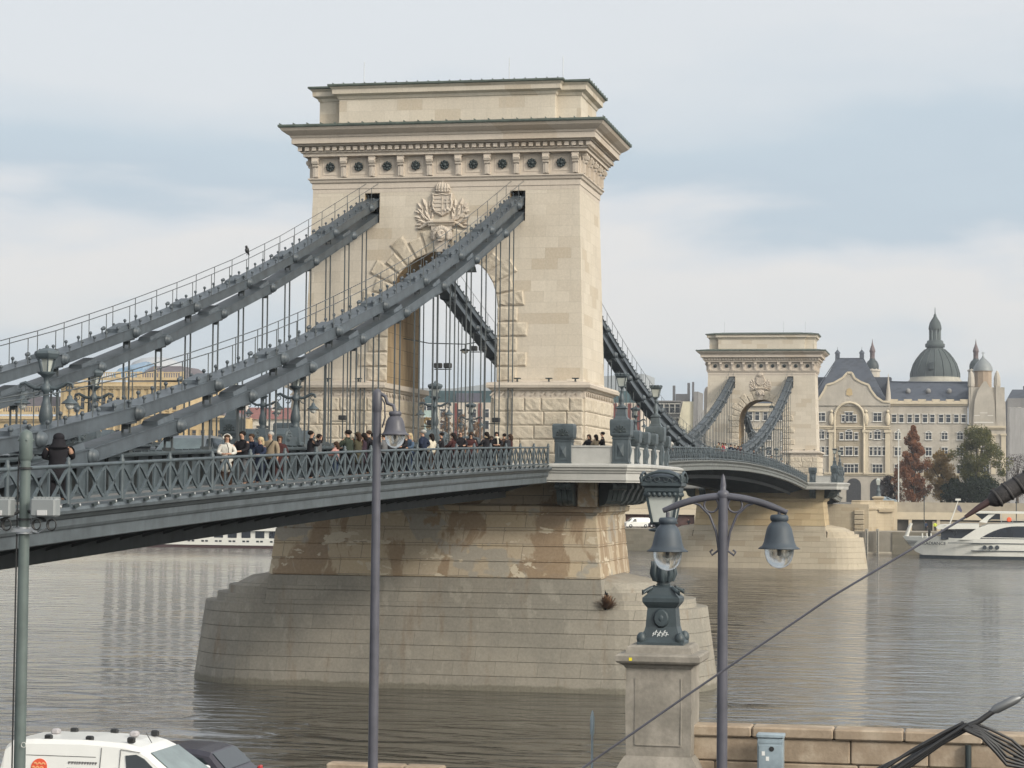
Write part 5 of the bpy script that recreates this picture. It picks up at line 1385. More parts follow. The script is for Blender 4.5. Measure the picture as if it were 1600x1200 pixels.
# simple town houses -------------------------------------------------
M['win'] = plain('dark_window_glass', (.035,.04,.05,1), .15, var=.3, nscale=.5)
M['winframe'] = plain('white_window_frame', (.62,.60,.56,1), .7, var=0)
def window_parts(root, X, y, z, w, h, mull=2, arch=False, sill=True, proto={}, frame=None):
    """X facade plane (looking to -x); window frame with glass as a sub-part"""
    key = (round(w,2), round(h,2), mull, arch, sill, frame.name if frame else '')
    ox, oy, oz = root['_o']
    if key in proto:
        fr0, gl0 = proto[key]; fr = fr0.copy(); gl = gl0.copy(); COL.objects.link(fr); COL.objects.link(gl)
    else:
        b = MB(); e = .1
        b.box(-.14,.02,-w/2-e,-w/2,-e,h+e); b.box(-.14,.02,w/2,w/2+e,-e,h+e); b.box(-.14,.02,-w/2,w/2,h,h+e)
        b.box(-.10,.02,-w/2,w/2,h*.64,h*.64+.08)
        for k in range(1, mull): yy = -w/2+w*k/mull; b.box(-.10,.02,yy-.05,yy+.05,0,h)
        if sill: b.box(-.28,.02,-w/2-.2,w/2+.2,-.22,0); b.box(-.24,.02,-w/2-.18,w/2+.18,h+e,h+e+.14)
        if arch: b.prism([(-w/2-e,h)]+[(-(w/2+e)*math.cos(PI*k/8),h+(w/2+e)*.75*math.sin(PI*k/8)) for k in range(9)]+[(w/2+e,h)], 'X', -.15, .02)
        fr = b.build('window_frame', frame or M['winframe'], None)
        g = MB(); g.box(-.05,.03,-w/2,w/2,0,h)
        if arch: g.prism([(-(w/2-.05)*math.cos(PI*k/8),h+.02+(w/2-.05)*.7*math.sin(PI*k/8)) for k in range(9)], 'X', -.18, -.0)
        gl = g.build('pane', M['win'], None); proto[key] = (fr, gl)
    if key not in proto: pass
    fr.parent = root; fr.location = (X-ox, y-oy, z-oz); gl.parent = fr
    return fr
def wallmat(name, c, warm=.0, bump=.3):
    t = NT(name, .9, spec=.2); n = t.noise(.25, detail=7, rough=.6); s = t.noise(1.0, t.mapping((.9,.9,.12)), 6, .6); f = t.noise(3.5, detail=5)
    lo = tuple(x*.74 for x in c[:3]); hi = tuple(min(1,x*1.08) for x in c[:3])
    col = t.ramp(n, [(.3, lo), (.65, hi)]); col = t.mix(t.math('MULTIPLY', t.ramp(s, [(.5,(0,0,0)),(.72,(1,1,1))]), .55), col, tuple(x*.58 for x in c[:3]))
    col = t.mix(.25, col, t.ramp(f, [(.3, lo), (.7, hi)])); t.col(col); t.bump(f, bump, .05); return t.m
M['gresham'] = wallmat('palace_limestone', (.44,.40,.345))
M['slate'] = limestone('blue_grey_slate', (.085,.095,.118), (.065,.075,.097), (.10,.11,.125), .9, .45, .012, rough=.6, mort=(.04,.045,.055))
M['aca'] = wallmat('yellow_stone_wall', (.50,.385,.225))
M['aca_roof'] = plain('brown_grey_roof', (.12,.105,.115,1), .8, var=.2, nscale=.4)
M['green_dome'] = wallmat('green_copper_dome', (.075,.088,.088))
M['red_tile'] = plain('red_roof_tile', (.20,.085,.075,1), .85, var=.2, nscale=.6)
M['white_wall'] = wallmat('white_plaster', (.62,.60,.56))
M['grey_wall'] = wallmat('grey_plaster', (.24,.235,.235))
M['dark_glass'] = plain('blue_green_glass_wall', (.06,.10,.11,1), .15, var=.4, nscale=.25)
M['blue_glass'] = plain('blue_glass_roof', (.16,.24,.33,1), .2, var=.35, nscale=.4)
M['doorway'] = plain('dark_doorway', (.045,.045,.05,1), .4, var=.3)
M['red_fin'] = plain('dark_red_fin', (.17,.045,.038,1), .6, var=.1)
# palace with gables (art nouveau hotel)
XG = 390.
g = lambda px, py, X=XG: at(px, py, 'X', X)
def Z(py, X=XG, px=1400): return at(px, py, 'X', X).z
t = thing('palace', 'ornate cream stone palace with slate roofs, curved gable and corner turret behind the farther tower', 'palace', (XG+12, -18, 9))
yl, ym, yr, ye = g(1262,700).y, g(1391,700).y, g(1512,700).y, g(1572,700).y
zc = Z(627); z0 = 9.0
b = MB()
b.box(XG, XG+26, ym, yl, z0, Z(628)); b.box(XG+1.2, XG+26, yr, ym-.02, z0, Z(629)); b.box(XG-.2, XG+26, ye, yr-.02, z0, Z(668)); b.box(XG+.3, XG+26, ye+.3, yr-.3, Z(668)-.05, Z(605))
# curved gable
gp = [(1272,628),(1280,624),(1288,611),(1292,602),(1303,599),(1317,591),(1324,583),(1331,583),(1336,592),(1346,598),(1357,602),(1361,610),(1369,621),(1380,628),(1391,629)]
gpts = [(g(*p).y, g(*p).z) for p in gp]
poly = [(gpts[0][0], Z(634))]+gpts+[(gpts[-1][0], Z(634))]
b.prism(poly, 'X', XG-.3, XG+1.2)
b.build('wall', M['gresham'], t)
c = MB()    # gable coping
for a, e in zip(gpts[:-1], gpts[1:]): c.bar((XG-.1,a[0],a[1]+.1),(XG-.1,e[0],e[1]+.1),.9,.45)
c.build('gable_coping', M['bank_light'], t)
c = MB()
def cornice(y0, y1, z, d=.5, h=.5, X=XG): c.box(X-d, X+.1, y1, y0, z, z+h); c.box(X-d*.55, X+.1, y1, y0, z-.35, z-.01)
cornice(ym+.0, yl, Z(668), .5, .35); cornice(yr, ym, Z(631), .7, .55, XG+1.2); cornice(ye, yr, Z(668), .6, .4, XG-.2); cornice(yr, ym, Z(741), .4, .3, XG+1.2); cornice(ym, yl, Z(741), .5, .3)
for y_ in [g(px,700).y for px in (1299,1353,1387)]:
    c.box(XG-.45, XG+.1, y_-.55, y_+.55, Z(742), Z(676)); c.box(XG-.7, XG+.1, y_-.8, y_+.8, Z(676), Z(672)); c.sphere((XG-.3, y_, Z(655)), .8, 8, 6, sc=(.6,.8,1.9)); c.sphere((XG-.35,y_,Z(643)), .4, 7, 5)
for y_ in [g(px,700).y for px in (1517,1529,1552,1568)]: c.box(XG-.5, XG-.1, y_-.5, y_+.5, Z(740), Z(680)); c.box(XG-.7,XG-.1,y_-.7,y_+.7,Z(680),Z(677))
# parapet crest of the middle wing
for k in range(11):
    y_ = ym-.8-(ym-yr-1.6)*k/10; c.box(XG+.7, XG+1.6, y_-.9, y_+.9, Z(628), Z(626 if k%2 else 623.5))
c.build('stone_trim', M['bank_light'], t)
# left wing seen through the farther arch
zL = Z(634.5)
yw0, yw1 = g(1263,650).y+.05, g(1120,650).y
c = MB(); c.box(XG+1.2, XG+24, yw0, yw1, z0, zL); c.build('left_wing_wall', M['gresham'], t)
c = MB(); c.box(XG+.6,XG+1.3,yw0,yw1,zL,zL+.6); c.box(XG+.8,XG+1.25,yw0,yw1,Z(643),Z(641.5)); c.box(XG+.9,XG+1.25,yw0,yw1,Z(671),Z(669)); c.build('left_wing_cornice', M['bank_light'], t)
c = MB(); c.rings([rect_ring(XG+2.2,XG+24,yw0,yw1,zL+.05), rect_ring(XG+9,XG+17,yw0+.5,yw1-2,zL+3)]); c.build('left_wing_roof', M['slate'], t)
for px in (1129, 1153, 1177, 1201, 1225, 1249):
    y_ = g(px,650).y
    for o in (-.82,.82): window_parts(t, XG+1.2, y_+o, Z(657), .95, 1.9, 1)
    window_parts(t, XG+1.2, y_, Z(688), 1.3, 1.6, 2, True); window_parts(t, XG+1.2, y_, Z(712), 1.3, 1.8, 2); window_parts(t, XG+1.2, y_, Z(739), 1.3, 1.9, 2)
# big arch niche
c = MB(); yc = g(1327,650).y; rr = (g(1304,650).y-g(1350,650).y)/2; zs = Z(652)
arc = [(XG-.35, yc+rr*math.cos(PI*k/14), zs+rr*math.sin(PI*k/14)) for k in range(15)]
c.tube([(XG-.35,yc+rr,Z(740))]+arc+[(XG-.35,yc-rr,Z(740))], .32, 6); c.build('great_arch', M['bank_light'], t)
c = MB(); c.prism([(yc+rr*.93*math.cos(PI*k/14), zs+rr*.93*math.sin(PI*k/14)) for k in range(15)]+[(yc-rr*.93,Z(740)),(yc+rr*.93,Z(740))], 'X', XG-.04, XG+.02); c.build('arch_recess', wallmat('recess_stone', (.36,.31,.24)), t)
for py, rows in ((659,((1326.5,1.7,2.1,2),(1318,.7,1.4,1),(1335.5,.7,1.4,1))), (687,((1326.5,1.5,1.7,2),(1315,.7,1.4,1),(1338,.7,1.4,1))), (711.5,((1326.5,1.5,1.8,2),(1315,.7,1.7,1),(1338,.7,1.7,1)))):
    for px, w_, h_, m_ in rows: window_parts(t, XG-.08, g(px,py).y, Z(py), w_, h_, m_, arch=(py==687 and m_==2))
for px in (1283, 1371):
    window_parts(t, XG, g(px,659).y, Z(658), 1.8, 1.8, 2); window_parts(t, XG, g(px,687).y, Z(686), 1.4, 1.6, 2, True); window_parts(t, XG, g(px,711).y+.45, Z(711.5), .6, 1.8, 1); window_parts(t, XG, g(px,711).y-.45, Z(711.5), .6, 1.8, 1); 
    for o in (-1.45, 1.45): window_parts(t, XG, g(px,711).y+o, Z(711.5), .55, 1.8, 1); window_parts(t, XG, g(px,687).y+o*1.05, Z(685), .4, 1.3, 1)
window_parts(t, XG, g(1326.5,740).y, Z(740), 2.2, 2.0, 3); window_parts(t, XG, g(1338,740).y, Z(739), .8, 1.9, 1)
window_parts(t, XG, g(1371,740).y, Z(740), 2.2, 2.0, 3)
for px in (1402.5, 1427, 1451, 1476, 1500):
    y_ = g(px,660).y
    for o in (-.82, .82): window_parts(t, XG+1.2, y_+o, Z(659.5), .95, 1.7, 1)
    window_parts(t, XG+1.2, y_, Z(686), 1.25, 1.4, 2, True); window_parts(t, XG+1.2, y_, Z(711.5), 1.3, 1.8, 2); window_parts(t, XG+1.2, y_, Z(739), 1.3, 1.9, 2)
for o in (-1.5, 0, 1.5): window_parts(t, XG-.2, g(1537,658).y+o, Z(659), .9 if o else 1.3, 1.3 if o else 1.9, 1+(o==0), o==0)
window_parts(t, XG-.2, g(1539,686).y, Z(686), 1.6, 1.5, 2, True); window_parts(t, XG-.2, g(1539,711).y, Z(711.5), 1.8, 1.9, 3); window_parts(t, XG-.2, g(1539,739).y, Z(739), 1.8, 2.0, 3)
c = MB()
for px, w_ in ((1283,3.2),(1334,3.3),(1371,3.3)):
    c = MB(); y_ = g(px,772).y; c.prism([(y_-w_/2,z0),(y_-w_/2,Z(759))]+[(y_-w_/2*math.cos(PI*k/10),Z(759)+w_/2*math.sin(PI*k/10)) for k in range(1,10)]+[(y_+w_/2,Z(759)),(y_+w_/2,z0)], 'X', XG-.06, XG+.02)
    c.build('ground_arch', M['doorway'], t)
c = MB(); c.prism([(yc-.75,Z(617)),(yc-.6,Z(609)),(yc,Z(606)),(yc+.6,Z(609)),(yc+.75,Z(617)),(yc,Z(619))], 'X', XG-.45, XG-.3); c.build('gable_medallion', M['aca'], t)
# slate roofs
def zX(py, X, px=1400): return at(px,py,'X',X).z
c = MB(); X1, X2 = XG+1.3, XG+16
y = lambda px, X: at(px, 600, 'X', X).y
c.rings([[(X1,y(1391,X1)+.4,Z(630)),(X1,y(1266,X1),Z(630)),(XG+26,y(1266,X1),Z(630)),(XG+26,y(1391,X1)+.4,Z(630))], [(XG+8,y(1349,XG+8),zX(560,XG+8)),(XG+8,y(1308,XG+8),zX(560,XG+8)),(XG+15,y(1308,XG+8),zX(560,XG+8)),(XG+15,y(1349,XG+8),zX(560,XG+8))]])
c.rings([[(XG+2.2,y(1513,XG),Z(630)),(XG+2.2,ym+1.0,Z(630)),(XG+26,ym+1.0,Z(630)),(XG+26,y(1513,XG),Z(630))], [(XG+9,y(1511,XG+9)-.6,zX(596,XG+9)),(XG+9,y(1389,XG+9),zX(596,XG+9)),(XG+18,y(1389,XG+9),zX(596,XG+9)),(XG+18,y(1511,XG+9)-.6,zX(596,XG+9))]])
c.box(XG+9.5, XG+17, y(1392,XG+9), y(1268,XG+9), Z(630), zX(589,XG+9))
c.build('slate_roof', M['slate'], t)
c = MB()
for px in (1308.5, 1346.5):
    y_ = y(px, XG+9); c.box(XG+8.4,XG+9.6,y_-.5,y_+.5,zX(575,XG+9),zX(552,XG+9)); c.lathe([(.7,zX(552,XG+9)),(.55,zX(550,XG+9)),(.3,zX(548,XG+9)),(.05,zX(546,XG+9)),(.03,zX(542,XG+9))], (XG+9,y_,0), 8)
for a_, d_ in (((1308,560),(1278,605)),((1349,560),(1384,624))):
    p0 = at(a_[0],a_[1],'X',XG+8); p1 = at(d_[0],d_[1],'X',XG+3); c.tube([p0,p1], .12, 5)
c.tube([at(1308,560,'X',XG+8),at(1349,560,'X',XG+8)], .12, 5); c.tube([at(1391,596,'X',XG+8.5),at(1511,598,'X',XG+8.5)], .1, 5)
c.build('roof_ridge', M['slate'], t)
c = MB()
for px in (1419,1450.5,1483):
    c = MB(); p = at(px,611,'X',XG+5.4); c.sphere((p.x,p.y,p.z), .62, 9, 6, sc=(1,1,1.05))
    c.build('round_dormer', M['grey_wall'], t)
c = MB(); p = at(1388,620,'X',XG+1); c.lathe([(.75,Z(632)),(.6,Z(622)),(.5,Z(612)),(.25,Z(598)),(.1,Z(588)),(.03,Z(583))], (XG+1,p.y,0), 8); c.build('corner_pinnacle', M['gresham'], t)
# right hand turret block
c = MB()
for px in (1517.5, 1558):
    y_ = g(px,600).y; c.lathe([(.62,Z(668)),(.62,Z(605)),(.78,Z(603)),(.72,Z(590)),(.45,Z(583)),(.1,Z(579))], (XG+.8,y_,0), 8, smooth=False)
gp2 = [(1520,668),(1523,625),(1528,610),(1533,602),(1537,596),(1541,596),(1545,603),(1550,612),(1554,626),(1556,668)]
c.prism([(g(*p).y,g(*p).z) for p in gp2], 'X', XG-.4, XG+.8)
c.prism([(g(*p).y,g(*p).z) for p in ((1556,668),(1556,602),(1562,606),(1566,620),(1571,628),(1572,668))], 'X', XG-.2, XG+3)
c.build('turret_gable', M['gresham'], t)
c = MB(); yd = y(1536,XG+7); c.lathe([(2.05,zX(640,XG+7)),(2.05,zX(582,XG+7)),(2.25,zX(580,XG+7))], (XG+7,yd,0), 10, smooth=False); c.build('turret_drum', wallmat('brown_drum_stone', (.33,.26,.20)), t)
c = MB(); c.lathe([(2.25,zX(580,XG+7)),(2.1,zX(574,XG+7)),(1.6,zX(568,XG+7)),(.9,zX(563,XG+7)),(.35,zX(559.5,XG+7)),(.12,zX(556,XG+7)),(.05,zX(550,XG+7))], (XG+7,yd,0), 16); c.bar((XG+7,yd-.4,zX(552,XG+7)),(XG+7,yd+.4,zX(552,XG+7)),.12,.12); c.build('turret_dome', plain('pale_blue_grey_lead', (.19,.205,.21,1), .5, var=.1), t)
# side wing of grey block in the side street
t = thing('apartment_block', 'grey mansard roofed block receding along the side street at the right edge', 'building', (XG+40,-50,9))
b = MB(); ys_ = g(1572,700).y-.3
ye2 = at(1612,700,'X',470).y
b.add([(XG+1,ys_,9),(XG+95,at(1592,700,'X',XG+95).y,9),(XG+95,at(1592,700,'X',XG+95).y-25,9),(XG+1,ys_-.5,9)]+[(XG+1,ys_,Z(636)),(XG+95,at(1592,700,'X',XG+95).y,zX(640,XG+95)),(XG+95,at(1592,700,'X',XG+95).y-25,zX(640,XG+95)),(XG+1,ys_-.5,Z(636))], [(0,1,2,3),(4,5,6,7),(0,1,5,4),(1,2,6,5),(2,3,7,6),(3,0,4,7)])
bx = XG+30; by = at(1574,700,'X',bx).y
b.box(bx, bx+40, by-14, by, 9, zX(622,bx)); b.build('wall', M['grey_wall'], t)
b = MB(); b.rings([rect_ring(bx,bx+40,by-14,by,zX(622,bx)), rect_ring(bx+2,bx+38,by-12,by-1.2,zX(608,bx))]); b.box(bx+10,bx+12,by-5.5,by-4,zX(622,bx),zX(600,bx)); b.build('mansard_roof', M['slate'], t)
for i in range(4):
    for px in (1579,1585,1591):
        window_parts(t, bx, at(px,700,'X',bx).y, zX(650+i*28,bx), 1.1, 1.9, 1)
t = thing('corner_house', 'grey stone house with tall windows at the far right edge', 'building', (440,-60,9))
b = MB(); bx = 436; by = at(1586,700,'X',bx).y; b.box(bx, bx+20, by-30, by, 9, zX(612,bx)); b.box(bx-.5,bx+20,by-30,by+.4,zX(612,bx),zX(609,bx)); b.build('wall', M['grey_wall'], t)
for i in range(4):
    for k in range(4): window_parts(t, bx, by-1.8-k*2.6, zX(640+i*28,bx), 1.1, 2.0, 1)
# basilica
XB = 800.
def L_(prof, px, X=XB, seg=24, name='', mat=None, root=None, axisd=10, smooth=True):
    c = at(px, 560, 'X', X); b = MB(); b.lathe([(r, at(px,py,'X',X).z) for r, py in prof], (X+axisd, c.y, 0), seg, smooth=smooth); return b.build(name, mat, root)
t = thing('basilica', 'green domed basilica rising behind the palace roof with a tall lantern', 'church', (XB+10, at(1460,600,'X',XB).y, 9))
k_ = 925/3445.
L_([(41.5*k_,640),(41.5*k_,594),(39*k_,592),(38*k_,588)], 1460.5, name='drum', mat=wallmat('pale_drum_stone', (.36,.34,.29)), root=t)
L_([(37*k_,589),(37*k_,582),(35*k_,575),(32.5*k_,567),(28*k_,559),(22*k_,551),(15*k_,544),(12*k_,541)], 1460.5, name='dome', mat=M['green_dome'], root=t)
b = MB(); c0 = at(1460.5,560,'X',XB)
for j in range(16):
    a = j*PI/8; pts = [(XB+10+r*k_*1.01*math.cos(a), c0.y+r*k_*1.01*math.sin(a), at(1460,py,'X',XB).z) for r, py in ((37,588),(37,582),(35,575),(32.5,567),(28,559),(22,551),(15,544))]; b.tube(pts, .28, 4)
b.build('dome_ribs', M['green_dome'], t)
L_([(12.5*k_,541),(15*k_,540),(15*k_,535),(13*k_,534),(12*k_,530),(9.5*k_,529)], 1460.5, name='balcony', mat=M['green_dome'], root=t)
b = MB()
for j in range(8):
    a = j*PI/4+.2; b.tube([(XB+10+8.2*k_*math.cos(a), c0.y+8.2*k_*math.sin(a), at(1460,529,'X',XB).z),(XB+10+8.2*k_*math.cos(a), c0.y+8.2*k_*math.sin(a), at(1460,513,'X',XB).z)], .35, 6)
b.lathe([(5*k_,at(1460,529,'X',XB).z),(5*k_,at(1460,512,'X',XB).z)], (XB+10,c0.y,0), 10); b.build('lantern_columns', plain('grey_green_columns', (.12,.14,.14,1), .7), t)
L_([(9.5*k_,513),(10*k_,511),(9.5*k_,507),(8*k_,501),(5*k_,496),(2.5*k_,492),(2*k_,489),(.8*k_,487),(.5*k_,480),(.2*k_,477)], 1460.5, name='cupola', mat=M['green_dome'], root=t)
b = MB(); c = at(1455.5,571,'X',XB-1); b.bbox(c.x,c.x+3,c.y-1.0,c.y+1.0,c.z-1.7,c.z+1.5,.2); b.build('dormer', M['iron_dark'], t)
for px, top, nm in ((1361.5,0,'bell_tower'), (1525,1,'bell_tower')):
    tw = bpy.data.objects.new('bell_tower', None); COL.objects.link(tw); tw.parent = t; tw['_o'] = list(t['_o']); Xt = XB-40
    L_([(11*k_,640),(11*k_,579),(12.3*k_,578),(12.3*k_,576),(10*k_,575),(9.5*k_,574)], px, Xt, 8, 'tower_shaft', M['gresham'], tw, smooth=False)
    L_([(9.5*k_,575),(9.8*k_,570),(9*k_,566),(7*k_,562),(4.5*k_,560),(4.2*k_,558)], px, Xt, 14, 'tower_dome', M['iron_dark'], tw)
    L_([(4.2*k_,560),(3.6*k_,558),(3.6*k_,548),(4.5*k_,547),(4*k_,544),(2.8*k_,540),(1.4*k_,536),(.6*k_,531),(.2*k_,527)], px, Xt, 8, 'tower_lantern', plain('brown_lantern', (.12,.085,.085,1), .7), tw)
# academy palace on the left
XA = 340.
a_ = lambda px, py: at(px, py, 'X', XA)
t = thing('academy_building', 'yellow stone neo renaissance palace behind the chains at the left', 'palace', (XA+10, 165, 9))
yL, yM, yR, yE = a_(-60,600).y, a_(95,600).y, a_(287,600).y, a_(346,640).y
ZA = lambda py, px=150: a_(px, py).z
b = MB(); b.box(XA+2, XA+24, yM+.02, yL+40, 9, ZA(650)); b.box(XA, XA+28, yR, yM, 9, ZA(597)); b.box(XA+3, XA+26, yE, yR-.02, 9, ZA(648, 310)); b.build('wall', M['aca'], t)
b = MB()
for (ya, yb, zz, X_) in ((yM,yL+40,ZA(655),XA+2),(yR,yM,ZA(604),XA),(yE,yR,ZA(652,310),XA+3),(yR,yM,ZA(650),XA)):
    b.box(X_-.9, X_, ya, yb, zz, zz+.45); b.box(X_-.5, X_, ya, yb, zz-.5, zz-.02)
for (ya, yb, z0_, z1_, X_) in ((yM,yL+40,ZA(643),ZA(634),XA+2),(yR,yM,ZA(590),ZA(582.5),XA)):
    b.box(X_-.3, X_, ya, yb, z0_+1.0, z0_+1.2); b.box(X_-.3, X_, ya, yb, z0_-.6, z0_)
    n = int((yb-ya)/.55)
    for k in range(n):
        y_ = ya+(yb-ya)*(k+.5)/n
        if k % 9 == 0: b.box(X_-.4, X_+.1, y_-.5, y_+.5, z0_, z0_+1.3)
        else: b.box(X_-.2, X_-.05, y_-.1, y_+.1, z0_, z0_+1.0)
n = int((yM-yR)/.9)
for k in range(n): y_ = yR+(yM-yR)*(k+.5)/n; b.box(XA-.7,XA,y_-.18,y_+.18,ZA(606),ZA(604)-.02)
n = int((yL+40-yM)/.9)
for k in range(n): y_ = yM+(yL+40-yM)*(k+.5)/n; b.box(XA+1.3,XA+2,y_-.18,y_+.18,ZA(657),ZA(655)-.02)
b.build('cornice_and_balustrade', wallmat('yellow_stone_trim', (.56,.44,.27)), t)
b = MB()
for k in range(17):
    y_ = yR+1.2+(yM-yR-2.4)*k/16; b.lathe([(.42,9.),(.42,9.3),(.33,9.4),(.3,ZA(656)),(.45,ZA(652))], (XA-.25,y_,0), 8); b.box(XA-.3,XA+.02,y_-.35,y_+.35,ZA(648),ZA(606))
b.build('facade_columns', M['aca'], t)
for k in range(16):
    y_ = yR+1.2+(yM-yR-2.4)*(k+.5)/16
    for py in (640, 690): window_parts(t, XA, y_, ZA(py), .95, 2.6, 1, True, frame=M['aca'])
for k in range(12):
    y_ = yM+2+k*2.7; window_parts(t, XA+2, y_, ZA(690), 1.1, 2.8, 1, True, frame=M['aca'])
for k in range(4): window_parts(t, XA+3, yE+1.3+k*2, ZA(688), .9, 2.4, 1, frame=M['aca'])
b = MB()
b.rings([rect_ring(XA+2.6,XA+24,yM+.3,yL+39,ZA(642)), rect_ring(XA+6,XA+20,yM+1.3,yL+35,ZA(618))])
b.rings([rect_ring(XA+2,XA+27,yR+1,a_(205,600).y,ZA(590)), rect_ring(XA+8,XA+20,a_(262,600).y,a_(218,600).y,ZA(569))])
b.prism([(yE-.2,ZA(649,310)),(a_(330,640).y,ZA(640,310)),(yR,ZA(636,310)),(yR,ZA(649,310))], 'X', XA+2.5, XA+20)
b.build('slate_roof', M['aca_roof'], t)
b = MB(); b.rings([rect_ring(XA+3,XA+24,a_(214,600).y,a_(165,600).y,ZA(589)), rect_ring(XA+5,XA+20,a_(210,600).y,a_(172,600).y,ZA(574)), rect_ring(XA+10,XA+12,a_(203,600).y,a_(199,600).y,ZA(561))]); b.build('glass_roof', M['blue_glass'], t)
for px, py in ((35,634),(97,590),(240,582),(341,634)):
    c = a_(px, py); b = MB(); b.tube([(XA+1,c.y,c.z-.2),(XA+1,c.y,c.z+.9),(XA+1,c.y,c.z+1.5)], [.45,.35,.2], 8); b.sphere((XA+1,c.y,c.z+1.9), .28, 7, 5); b.build('roof_statue', M['aca'], t)
# far hall glimpsed above the academy
t = thing('dome_building', 'pale far dome just visible above the palace roof at the left', 'building', (560, at(225,580,'X',560).y, 9))
c = at(228,570,'X',560); b = MB(); b.lathe([(9,9),(9,c.z-1)], (570,c.y,0), 20); b.build('drum', M['grey_wall'], t); b = MB(); b.lathe([(9.2,c.z-1),(8,c.z+1.2),(5,c.z+2.6),(1,c.z+3.2),(.1,c.z+3.3)], (570,c.y,0), 20); b.build('dome', plain('pale_dome', (.35,.36,.38,1), .6), t)
# white houses with red roof
XR = 362.
r_ = lambda px, py: at(px, py, 'X', XR)
t = thing('white_house', 'long white house with dull red tiled roof left of the nearer tower', 'building', (XR+8, 128, 9))
b = MB(); b.box(XR, XR+14, r_(500,650).y, r_(346,650).y, 9, r_(400,656).z); b.box(XR-.4, XR, r_(500,650).y, r_(346,650).y, r_(400,656).z, r_(400,654.5).z); b.build('wall', M['white_wall'], t)
b = MB(); b.prism([(XR-.6,r_(400,655).z),(XR+7,r_(400,635).z),(XR+14.6,r_(400,655).z)], 'Y', r_(500,650).y, r_(346,650).y); b.build('red_roof', M['red_tile'], t)
for k in range(11):
    for py in (677, 697): window_parts(t, XR, r_(352+k*13,650).y, r_(400,py).z, 1.0, 1.7, 1)
for px in (372,418,452):
    p = r_(px,640); b = MB(); b.box(XR+5,XR+6.2,p.y-.6,p.y+.6,p.z-1,p.z+2.2); b.build('chimney', M['white_wall'], t)
# modern office with red fins behind the arch
XM = 334.
m_ = lambda px, py: at(px, py, 'X', XM)
t = thing('office_building', 'modern cream office with dark red fins and a glazed top floor behind the arch', 'building', (XM+10, 55, 9))
ZM = lambda py: m_(740,py).z
yMl, yMr = m_(640,650).y, m_(1002,650).y
b = MB(); b.box(XM, XM+22, yMr, m_(683,650).y, 9, ZM(629)); b.build('wall', wallmat('cream_office_wall', (.55,.49,.42)), t)
b = MB(); b.box(XM-.3, XM+20, m_(684,650).y, yMl, 9, ZM(640)); b.build('mint_wing', wallmat('mint_glass_wing', (.38,.47,.44)), t)
b = MB(); b.box(XM+1.5, XM+20, yMr+1, m_(660,650).y, ZM(640), ZM(610)); b.build('glazed_floor', M['dark_glass'], t)
b = MB(); b.box(XM+.4,XM+1.5,m_(750,650).y,m_(712,650).y,ZM(628),ZM(614)); b.build('plant_screen', plain('dark_plant_screen', (.10,.10,.13,1), .6, var=.1), t)
b = MB(); b.prism([(yMl,ZM(613)),(yMl,ZM(605)),(m_(700,650).y,ZM(606)),(m_(775,650).y,ZM(597)),(yMr,ZM(583)),(yMr,ZM(613))], 'X', XM+3, XM+20); b.build('roof', plain('pale_metal_roof', (.33,.35,.37,1), .5, var=.08), t)
for px in (713,750,783,820,857,893,930,948.5,961.5,984,998): y_ = m_(px,650).y; b = MB(); b.box(XM-.28,XM+.02,y_-.32,y_+.32,ZM(690),ZM(630)); b.build('red_fin', M['red_fin'], t)
for px in (692,719,740,760,775,805,835,870,905,940,954,972,991):
    for py in (642+10, 670, 690): window_parts(t, XM, m_(px,650).y, ZM(py), 1.1, 1.7, 1, sill=False)
for px in (663,671): 
    for py in (641, 662, 682): window_parts(t, XM-.3, m_(px,650).y, ZM(py), 1.1, 1.3, 1, sill=False)
XS = 370.
s_ = lambda px, py: at(px, py, 'X', XS)
t = thing('grey_house', 'grey house with reddish windows left of the farther tower', 'building', (XS+8, 36, 9))
b = MB(); b.box(XS, XS+14, s_(1064,650).y, s_(985,650).y, 9, s_(1030,626).z); b.box(XS-.4,XS,s_(1064,650).y, s_(985,650).y,s_(1030,628).z,s_(1030,626).z); b.build('wall', M['grey_wall'], t)
for k in range(9):
    for py in (645, 667, 689): window_parts(t, XS, s_(990+k*8.6,650).y, s_(1030,py).z, 1.0, 1.9, 1)
b = MB()
for px, w_, h_ in ((1009,.8,2.5),(1050,.5,3.4),(1062,2.6,1.5),(1073,.5,4),(1080,.4,4.2)): p = s_(px,625); b.box(XS+3,XS+4,p.y-w_/2,p.y+w_/2,p.z-.5,p.z+h_)
b.build('rooftop_plant', plain('dark_rooftop_units', (.12,.12,.13,1), .7), t)
t = thing('cream_house', 'cream gable wall of a house right beside the farther tower', 'building', (XS-4, 24, 9))
b = MB(); b.prism([(s_(1092,650).y,9),(s_(1092,650).y,s_(1080,629).z),(s_(1072,650).y,s_(1080,629).z),(s_(1064,650).y,s_(1080,668).z),(s_(1060,650).y,9)], 'X', XS-6, XS+4); b.build('gable_wall', wallmat('cream_plaster', (.58,.54,.42)), t)
b = MB(); b.prism([(s_(1095,650).y,9),(s_(1096,650).y,s_(1080,614).z),(s_(1089,650).y,s_(1080,614).z),(s_(1087,650).y,9)], 'X', XS-6.5, XS+3); b.build('party_wall', M['grey_wall'], t)
t = thing('pale_block', 'pale stone block filling the view between the houses right of the arch', 'building', (400, 55, 9))
b = MB(); b.box(400, 415, at(1100,650,'X',400).y, at(985,650,'X',400).y, 9, at(1030,640,'X',400).z); b.build('wall', M['white_wall'], t)
